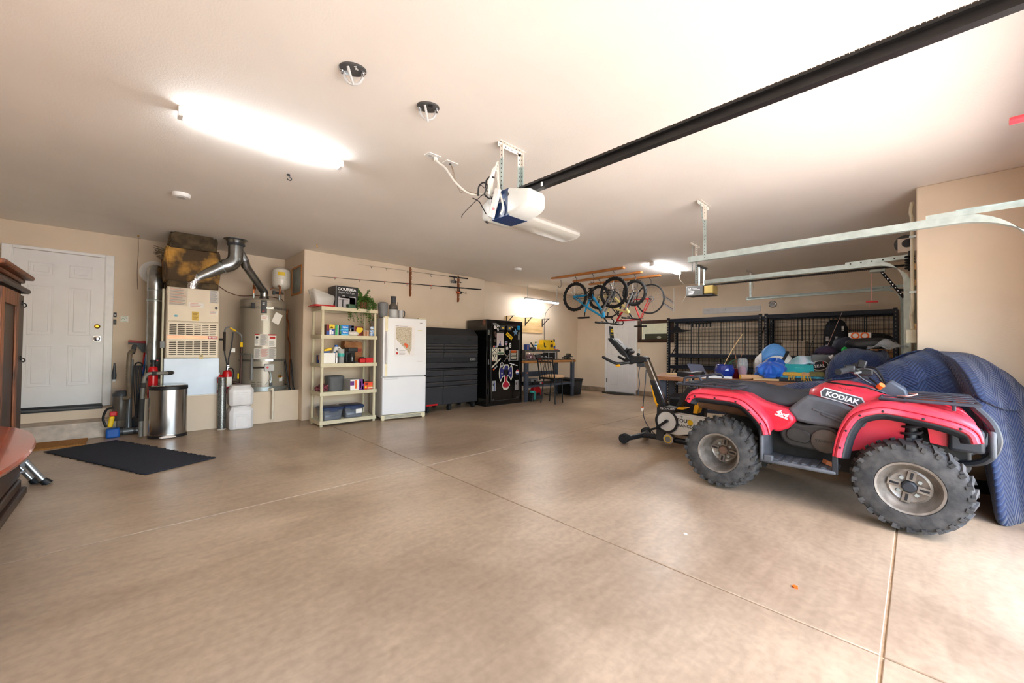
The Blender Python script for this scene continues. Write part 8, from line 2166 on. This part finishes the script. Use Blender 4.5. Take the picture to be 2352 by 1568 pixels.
body_loft('seat', [(-0.64, 0.80, 0.845, 0.12, 0.1), (-0.58, 0.80, 0.885, 0.19, 0.15), (-0.47, 0.775, 0.915, 0.22, 0.17), (-0.33, 0.735, 0.89, 0.235, 0.17), (-0.2, 0.70, 0.865, 0.24, 0.16), (-0.11, 0.715, 0.86, 0.225, 0.15), (-0.04, 0.77, 0.875, 0.19, 0.14), (0.0, 0.82, 0.885, 0.15, 0.12)], M('seat_vinyl', (42, 44, 48), 0.42, rgb2=(56, 60, 68), vs=5))
# badges
bp = [(-0.13, 0.0), (-0.115, 0.03), (0.1, 0.03), (0.13, 0.0), (0.1, -0.03), (-0.115, -0.03)]
a_ = R(-15)
U_, W_ = (cos(a_), 0.0, sin(a_)), (-sin(a_), 0.25, cos(a_))
MB().prism([(p[0] * 1.06, p[1] * 1.25) for p in bp], (0.205, -0.288, 0.845), U_, W_, (0, -0.004, 0)).build('badge_plate', LGREY, t)
MB().prism(bp, (0.205, -0.293, 0.845), U_, W_, (0, -0.002, 0)).build('badge_ground', DGREY, t)
txt('KODIAK', 0.052, WINK, t, (0.203, -0.2975, 0.843), (76, 15, 0), name='badge_lettering', bold=0.0016, sx=1.0)
txt('YAMAHA', 0.02, INK, t, (0.215, -0.268, 0.91), (62, 12, 0), name='badge_lettering')
txt('4x4', 0.055, WINK, t, (-0.165, -0.3735, 0.683), (88, 22, 0), name='badge_lettering', bold=0.002, shear=0.2)
MB().bar((-0.215, -0.3725, 0.675), (-0.125, -0.3725, 0.645), 0.012, 0.003, (0, 1, 0)).build('badge_underline', LGREY, t)
# footwells
for s in (-1, 1):
    y0, y1 = (-0.50, -0.2) if s < 0 else (0.2, 0.50)
    MB().box(-0.285, 0.19, y0, y1, 0.295, 0.325).box(-0.295, -0.265, y0, y1, 0.30, 0.565).box(-0.27, -0.2, y0 if s < 0 else y1 - 0.04, (y0 + 0.04) if s < 0 else y1, 0.30, 0.36).build('footwell', QG, t, bev=0.012)
    yo = -0.495 if s < 0 else 0.475
    MB().box(0.165, 0.2, yo, yo + 0.02, 0.30, 0.53).build('guard_bar', QB, t, bev=0.004)
    for k in range(6):
        MB().box(-0.2 + 0.06 * k, -0.17 + 0.06 * k, y0 + 0.03, y1 - 0.08, 0.325, 0.333).build('tread_rib', QG, t)
MB().prism([(-0.19 + 0.105 + 0.105 * cos(R(a)), 0.52 + 0.10 * sin(R(a))) for a in range(60, 281, 20)] + [(0.1, 0.41), (0.17, 0.42), (0.19, 0.5), (0.18, 0.6), (0.1, 0.625)], (0, -0.33, 0), (1, 0, 0), (0, 0, 1), (0, 0.14, 0)).build('clutch_cover', M('clutch_black', (52, 49, 46), 0.55, 0.2, var=0.2), t, bev=0.02, seg=3)
MB().prism(rrect(0.16, 0.1, 0.045), (-0.06, -0.333, 0.52), (1, 0, -0.15), (0.15, 0, 1), (0, -0.012, 0)).build('cover_relief', M('clutch_black'), t, bev=0.006)
MB().lathe([(0.09, 0.0), (0.088, 0.02), (0.075, 0.028), (0, 0.03)], (0.11, -0.335, 0.505), (0, -1, 0), 32).build('recoil_cover', M('recoil_grey', (84, 76, 68), 0.55, 0.2, var=0.15), t)
txt('YAMAHA', 0.03, M('clutch_black'), t, (0.11, -0.366, 0.505), (90, 0, 0), name='cast_lettering', ext=0.002)
MB().cb((0.13, -0.35, 0.345), (0.06, 0.06, 0.03), (0, 20, 30)).build('mud_clump', M('rust_leaf', (150, 88, 52), 0.9), t)
# inner fender, shock, exhaust
MB().prism([(0.24, 0.44), (0.27, 0.6), (0.33, 0.72), (0.42, 0.765), (0.55, 0.765), (0.53, 0.56), (0.42, 0.5)], (0, -0.26, 0), (1, 0, 0), (0, 0, 1), (0, 0.02, 0)).prism([(0.64, 0.75), (0.80, 0.70), (0.79, 0.56), (0.66, 0.58)], (0, -0.26, 0), (1, 0, 0), (0, 0, 1), (0, 0.02, 0)).build('inner_fender', QR, t)
b = MB().cyl((0.56, -0.29, 0.36), (0.58, -0.22, 0.80), 0.028, n=12)
b.tube([(0.56 + 0.02 * k / 72 + 0.05 * cos(k * 0.7), -0.285 + 0.06 * k / 72 + 0.05 * sin(k * 0.7), 0.42 + 0.36 * k / 72) for k in range(73)], 0.009, 6)
b.build('shock_absorber', QB, t)
MB().tube([(-0.86, -0.2, 0.70), (-0.40, -0.22, 0.66)], 0.065, 16).build('muffler', M('rusty_exhaust', (112, 82, 62), 0.6, 0.4, var=0.3, vs=8), t)
MB().box(0.74, 0.90, -0.30, -0.14, 0.55, 0.70).build('headlamp_box', QB, t, bev=0.02)
b = MB()
for s in (-1, 1):
    b.tube(bez([(0.86, 0.22 * s, 0.84), (0.93, 0.24 * s, 0.74), (0.95, 0.25 * s, 0.62), (0.90, 0.22 * s, 0.5), (0.78, 0.15 * s, 0.44)]), 0.022, 8)
b.tube([(0.95, -0.25, 0.66), (0.95, 0.25, 0.66)], 0.02, 8)
b.build('front_bumper', QB, t)
MB().box(0.915, 0.945, -0.29, -0.2, 0.53, 0.70).build('bumper_guard', QG, t, bev=0.012)
# racks
def rack_(name, x0, x1, z, yw, nb, boards=False):
    o = MB().tube([(x0, -yw, z), (x1, -yw, z), (x1, yw, z), (x0, yw, z)], 0.012, 8, closed=True)
    for xx in (x0 + 0.12, x1 - 0.1):
        o.tube([(xx, -yw, z - 0.005), (xx, yw, z - 0.005)], 0.010, 8).tube([(xx, -yw * 0.6, z), (xx, -yw * 0.6, z - 0.06)], 0.01, 6).tube([(xx, yw * 0.6, z), (xx, yw * 0.6, z - 0.06)], 0.01, 6)
    o = o.build(name, QRACK, t)
    for k in range(nb):
        y = -yw + 2 * yw * (k + 1) / (nb + 1)
        MB().box(x0, x1, y - 0.022, y + 0.022, z + 0.004, z + 0.012).build('rack_bar', QRACK, o, bev=0.003)
    return o
rk = rack_('rear_rack', -1.0, -0.47, 0.868, 0.42, 5)
MB().tube(bez([(-0.98, -0.3, 0.87), (-0.97, -0.3, 0.92), (-0.9, -0.3, 0.935), (-0.84, -0.3, 0.935), (-0.82, -0.3, 0.9)]), 0.012, 8).tube(bez([(-0.98, 0.3, 0.87), (-0.97, 0.3, 0.92), (-0.9, 0.3, 0.935), (-0.84, 0.3, 0.935), (-0.82, 0.3, 0.9)]), 0.012, 8).tube([(-0.9, -0.3, 0.935), (-0.9, 0.3, 0.935)], 0.011, 8).build('rack_hoop', QRACK, rk)
fk_ = rack_('front_rack', 0.42, 0.87, 0.868, 0.40, 4)
for k in range(3):
    MB().box(0.5, 0.84, -0.22 + 0.16 * k, -0.12 + 0.16 * k, 0.862, 0.872).build('wood_slat', M('rust_wood', (150, 98, 62), 0.8, rgb2=(104, 66, 44), vs=9, stretch=(1, 8, 8)), fk_)
# handlebar, controls and dash
MB().tube(bez([(0.2, -0.42, 1.045), (0.24, -0.28, 1.06), (0.3, -0.12, 1.0), (0.32, 0, 0.985), (0.3, 0.12, 1.0), (0.24, 0.28, 1.06), (0.2, 0.42, 1.045)]), 0.014, 8).build('handlebar', QB, t)
for s in (-1, 1):
    MB().tube([(0.195, 0.43 * s, 1.044), (0.23, 0.31 * s, 1.055)], 0.022, 12).build('grip', RUBBER, t)
    MB().cb((0.245, 0.27 * s, 1.065), (0.06, 0.06, 0.055), (0, 0, -10 * s)).build('switch_pod', BLACK, t, bev=0.01)
    MB().tube(bez([(0.28, 0.25 * s, 1.06), (0.31, 0.32 * s, 1.045), (0.29, 0.43 * s, 1.04)]), 0.008, 7).build('brake_lever', GALV if s < 0 else QB, t)
    MB().tube(bez([(0.26, 0.24 * s, 1.06), (0.36, 0.18 * s, 1.06), (0.42, 0.1 * s, 0.96), (0.44, 0.06 * s, 0.88)]), 0.007, 6).build('control_cable', BLACK, t)
    MB().tube(bez([(0.26, 0.22 * s, 1.06), (0.3, 0.2 * s, 1.0), (0.36, 0.16 * s, 0.95), (0.4, 0.1 * s, 0.9)]), 0.007, 6).build('control_cable', BLACK, t)
MB().cb((0.31, -0.2, 1.10), (0.05, 0.05, 0.06), (0, 15, 0)).cb((0.33, -0.15, 1.04), (0.08, 0.06, 0.05)).build('mirror_clamp', BLACK, t, bev=0.008)
MB().prism([(0.38, 0.90), (0.46, 0.98), (0.54, 0.92), (0.56, 0.85), (0.42, 0.85)], (0, -0.13, 0), (1, 0, 0), (0, 0, 1), (0, 0.26, 0)).build('instrument_pod', M('dash_grey', (70, 76, 86), 0.5, var=0.1), t, bev=0.012)
MB().cyl((0.40, -0.15, 0.93), (0.42, -0.17, 0.95), 0.02, n=10).build('key_tag', ORANGE, t)
MB().tube(bez([(0.12, -0.12, 0.97), (0.1, -0.2, 0.955), (0.2, -0.26, 0.945), (0.34, -0.26, 0.93), (0.44, -0.2, 0.89)]), 0.007, 6).build('dash_cable', BLACK, t)
MB().tube(bez([(0.5, -0.2, 0.88), (0.55, -0.25, 0.885), (0.6, -0.2, 0.90), (0.56, -0.16, 0.9)]), 0.005, 5).build('tie_wire', M('pink_wire', (206, 150, 140), 0.6), t)

# ---------------------------------------------------------------- motorcycle under a quilted blue moving blanket
def quilt():
    m = bpy.data.materials.new('quilted_navy')
    m.use_nodes = True
    nt = m.node_tree
    b = nt.nodes['Principled BSDF']
    L = nt.links.new
    N = nt.nodes.new
    tc = N('ShaderNodeUVMap')
    sp = N('ShaderNodeSeparateXYZ')
    L(tc.outputs[0], sp.inputs[0])
    def mth(op, a, b_=None):
        n = N('ShaderNodeMath')
        n.operation = op
        for i, q in enumerate((a, b_)):
            if q is None:
                continue
            if isinstance(q, (int, float)):
                n.inputs[i].default_value = q
            else:
                L(q, n.inputs[i])
        return n.outputs[0]
    tri = mth('PINGPONG', sp.outputs[0], 0.085)
    s = mth('ADD', mth('MULTIPLY', tri, 1.1), sp.outputs[1])
    w = mth('PINGPONG', s, 0.018)
    rp = N('ShaderNodeValToRGB')
    rp.color_ramp.elements[0].position, rp.color_ramp.elements[1].position = 0.0, 0.22
    rp.color_ramp.elements[0].color = (lin(56), lin(80), lin(122), 1)
    rp.color_ramp.elements[1].color = (lin(18), lin(38), lin(80), 1)
    L(mth('DIVIDE', w, 0.018), rp.inputs[0])
    nz = N('ShaderNodeTexNoise')
    nz.inputs['Scale'].default_value = 3
    mx = N('ShaderNodeMix')
    mx.data_type = 'RGBA'
    mx.blend_type = 'MULTIPLY'
    mx.inputs[0].default_value = 0.35
    L(rp.outputs[0], mx.inputs[6])
    L(nz.outputs['Color'], mx.inputs[7])
    L(mx.outputs[2], b.inputs['Base Color'])
    b.inputs['Roughness'].default_value = 0.75
    b.inputs['Sheen Weight'].default_value = 0.2
    bp_ = N('ShaderNodeBump')
    bp_.inputs['Strength'].default_value = 0.6
    bp_.inputs['Distance'].default_value = 0.01
    L(w, bp_.inputs['Height'])
    bp_.inputs['Distance'].default_value = 0.6
    L(bp_.outputs[0], b.inputs['Normal'])
    return m
QUILT = quilt()
def drape(name, hem, ridge, nv, seed, at, amp=0.014, v0=0.0, off=0.0):
    """cloth hanging from a ridge line to a hem line, both smooth curves with equal control counts"""
    A_ = bez(hem, 10)
    B_ = bez(ridge, 10)
    n = len(A_)
    rnd = random.Random(seed)
    ph = [rnd.uniform(0, 6) for _ in range(6)]
    vv, uv = [], []
    cum = [0.0]
    for i in range(1, n):
        cum.append(cum[-1] + max((A_[i] - A_[i - 1]).length, 0.6 * (B_[i] - B_[i - 1]).length))
    for j in range(nv + 1):
        for i in range(n):
            v = v0 + (1 - v0) * j / nv + (0.05 * sin(cum[i] * 5) * (1 - j / nv) if v0 else 0)
            h, r_ = A_[i], B_[i]
            mid = V((h.x * 0.8 + r_.x * 0.2, h.y * 0.8 + r_.y * 0.2, h.z + (r_.z - h.z) * 0.93))
            p = h * (1 - v) ** 2 + mid * (2 * v * (1 - v)) + r_ * v * v
            o = V((h.x - r_.x, h.y - r_.y, 0))
            if o.length > 1e-6:
                o.normalize()
            w = amp * (sin(cum[i] * 13 + ph[0]) + 0.7 * sin(cum[i] * 29 + ph[1] + 2 * v) + 0.5 * sin(cum[i] * 7 - 6 * v + ph[2])) * (1 - v) ** 0.7 * min(1.0, v * 6 + 0.5)
            p = p + o * (w + off) + V((0, 0, off)) + V((0, 0, 0.016 * sin(cum[i] * 9 + 5 * v + ph[3]) * v))
            vv.append(p - V(at))
            uv.append((cum[i], v * ((r_ - mid).length + (mid - h).length)))
    ff = [(j * n + i, j * n + i + 1, (j + 1) * n + i + 1, (j + 1) * n + i) for j in range(nv) for i in range(n - 1)]
    b = MB().add(vv, ff)
    o = b.build(name, QUILT, at=at, solid=0.012, ang=80)
    me = o.data
    lay = me.uv_layers.new(name='quilt')
    for lp in me.loops:
        lay.data[lp.index].uv = uv[lp.vertex_index]
    return o
hem = [(4.80, 1.05, 0.55), (4.775, 0.7, 0.55), (4.765, 0.35, 0.5), (4.76, 0.05, 0.5), (4.76, -0.2, 0.5), (4.70, -0.345, 0.4), (4.50, -0.38, 0.1), (4.355, -0.385, 0.02), (4.375, -0.44, 0.0), (4.50, -0.50, 0.0), (4.62, -0.545, 0.01), (4.75, -0.60, 0.03), (4.95, -0.67, 0.06), (5.12, -0.70, 0.1), (5.195, -0.6, 0.3), (5.20, -0.3, 0.4), (5.205, 0.1, 0.5), (5.22, 0.5, 0.5), (5.20, 1.05, 0.55)]
rid = [(4.99, 1.0, 0.80), (4.99, 0.7, 0.86), (4.98, 0.40, 0.93), (4.97, 0.2, 1.06), (4.96, 0.06, 1.165), (4.96, -0.02, 1.19), (4.96, -0.08, 1.195), (4.96, -0.14, 1.195), (4.96, -0.20, 1.185), (4.96, -0.27, 1.16), (4.97, -0.34, 1.12), (4.98, -0.42, 1.05), (5.0, -0.49, 0.98), (5.03, -0.50, 0.97), (5.04, -0.40, 1.06), (5.04, -0.2, 1.16), (5.03, 0.08, 1.15), (5.01, 0.45, 0.92), (4.995, 1.0, 0.80)]
t = thing('covered_motorcycle', 'motorcycle shape under a navy quilted moving blanket beside the quad', 'covered motorcycle', (4.98, 0.1, 0))
o = drape('blanket', hem, rid, 22, 4, (4.98, 0.1, 0))
o.location = (0, 0, 0)
o.parent = t
o = drape('upper_blanket', hem, rid, 12, 4, (4.98, 0.1, 0), v0=0.5, off=0.02)
o.location = (0, 0, 0)
o.parent = t
for y in (-0.36, 0.85):
    MB().torus((0.06, y - 0.1, 0.29), (1, 0, 0), 0.2, 0.055, 28, 10).build('wheel', RUBBER, t)
MB().box(-0.02, 0.14, -0.3, 0.6, 0.2, 0.62).build('engine', BLKMET, t, bev=0.04)
# second blanket over the pile beyond
t = thing('blanket_pile', 'second navy quilted blanket heaped over a pile beside the metal box', 'blanket', (5.95, 0.42, 0))
hem2 = [(6.06, 0.70, 0.83), (5.9, 0.76, 0.83), (5.72, 0.72, 0.83), (5.64, 0.55, 0.75), (5.64, 0.36, 0.75), (5.70, 0.2, 0.80), (5.86, 0.14, 0.83), (6.06, 0.2, 0.83)]
rid2 = [(5.98, 0.55, 1.20), (5.95, 0.58, 1.21), (5.9, 0.54, 1.21), (5.88, 0.45, 1.215), (5.88, 0.34, 1.215), (5.9, 0.28, 1.20), (5.98, 0.26, 1.20), (6.0, 0.3, 1.205)]
o = drape('blanket', hem2, rid2, 14, 9, (5.95, 0.42, 0), 0.012)
o.location = (0, 0, 0)
o.parent = t
MB().grid(lambda u, v: (-0.08 + 0.13 * u, -0.14 + 0.28 * v, 1.206), 6, 6).build('blanket_top', QUILT, t)
MB().box(-0.14, 0.08, -0.16, 0.2, 0.822, 1.12).build('crate', M('brown_carton'), t)
blob('duffel_bag', 'black duffel with grey webbing on top of the far blanket pile', 'bag', (5.98, 0.36, 1.225), (0.2, 0.42, 0.12), BLACK, 51, n=40, k=20, amp=0.12)
b = MB()
b.grid(lambda u, v: (-0.2 + 0.4 * u, -0.16 + 0.32 * v, 0.01 + 0.06 * sin(pi * u) * sin(pi * v) * (1 + 0.5 * sin(14 * u + 3)) + 0.02 * sin(11 * v + 5 * u)), 20, 16)
tag(b.build('plastic_bag', M('crinkled_film', (206, 214, 222), 0.15, var=0.05, alpha=0.4, bump=0.8, bs=30), at=(5.84, 0.22, 1.226), ang=30), 'crinkled clear plastic bag lying in front of the black duffel', 'bag')
# litter on the floor
tag(MB().prism([(0, 0), (0.02, 0.004), (0.024, 0.02), (0.008, 0.026), (-0.004, 0.014)], (0, 0, 0.0005), (1, 0, 0), (0, 1, 0), (0, 0, 0.006)).build('orange_chip', ORANGE, at=(2.42, 0.42, 0)), 'small orange chip lying on the floor before the quad', 'litter')
tag(MB().cyl((0, 0, 0.0005), (0, 0, 0.002), 0.012, n=10).build('white_speck', PAPER, at=(2.6, 1.05, 0)), 'tiny white scrap on the floor left of the quad', 'litter')
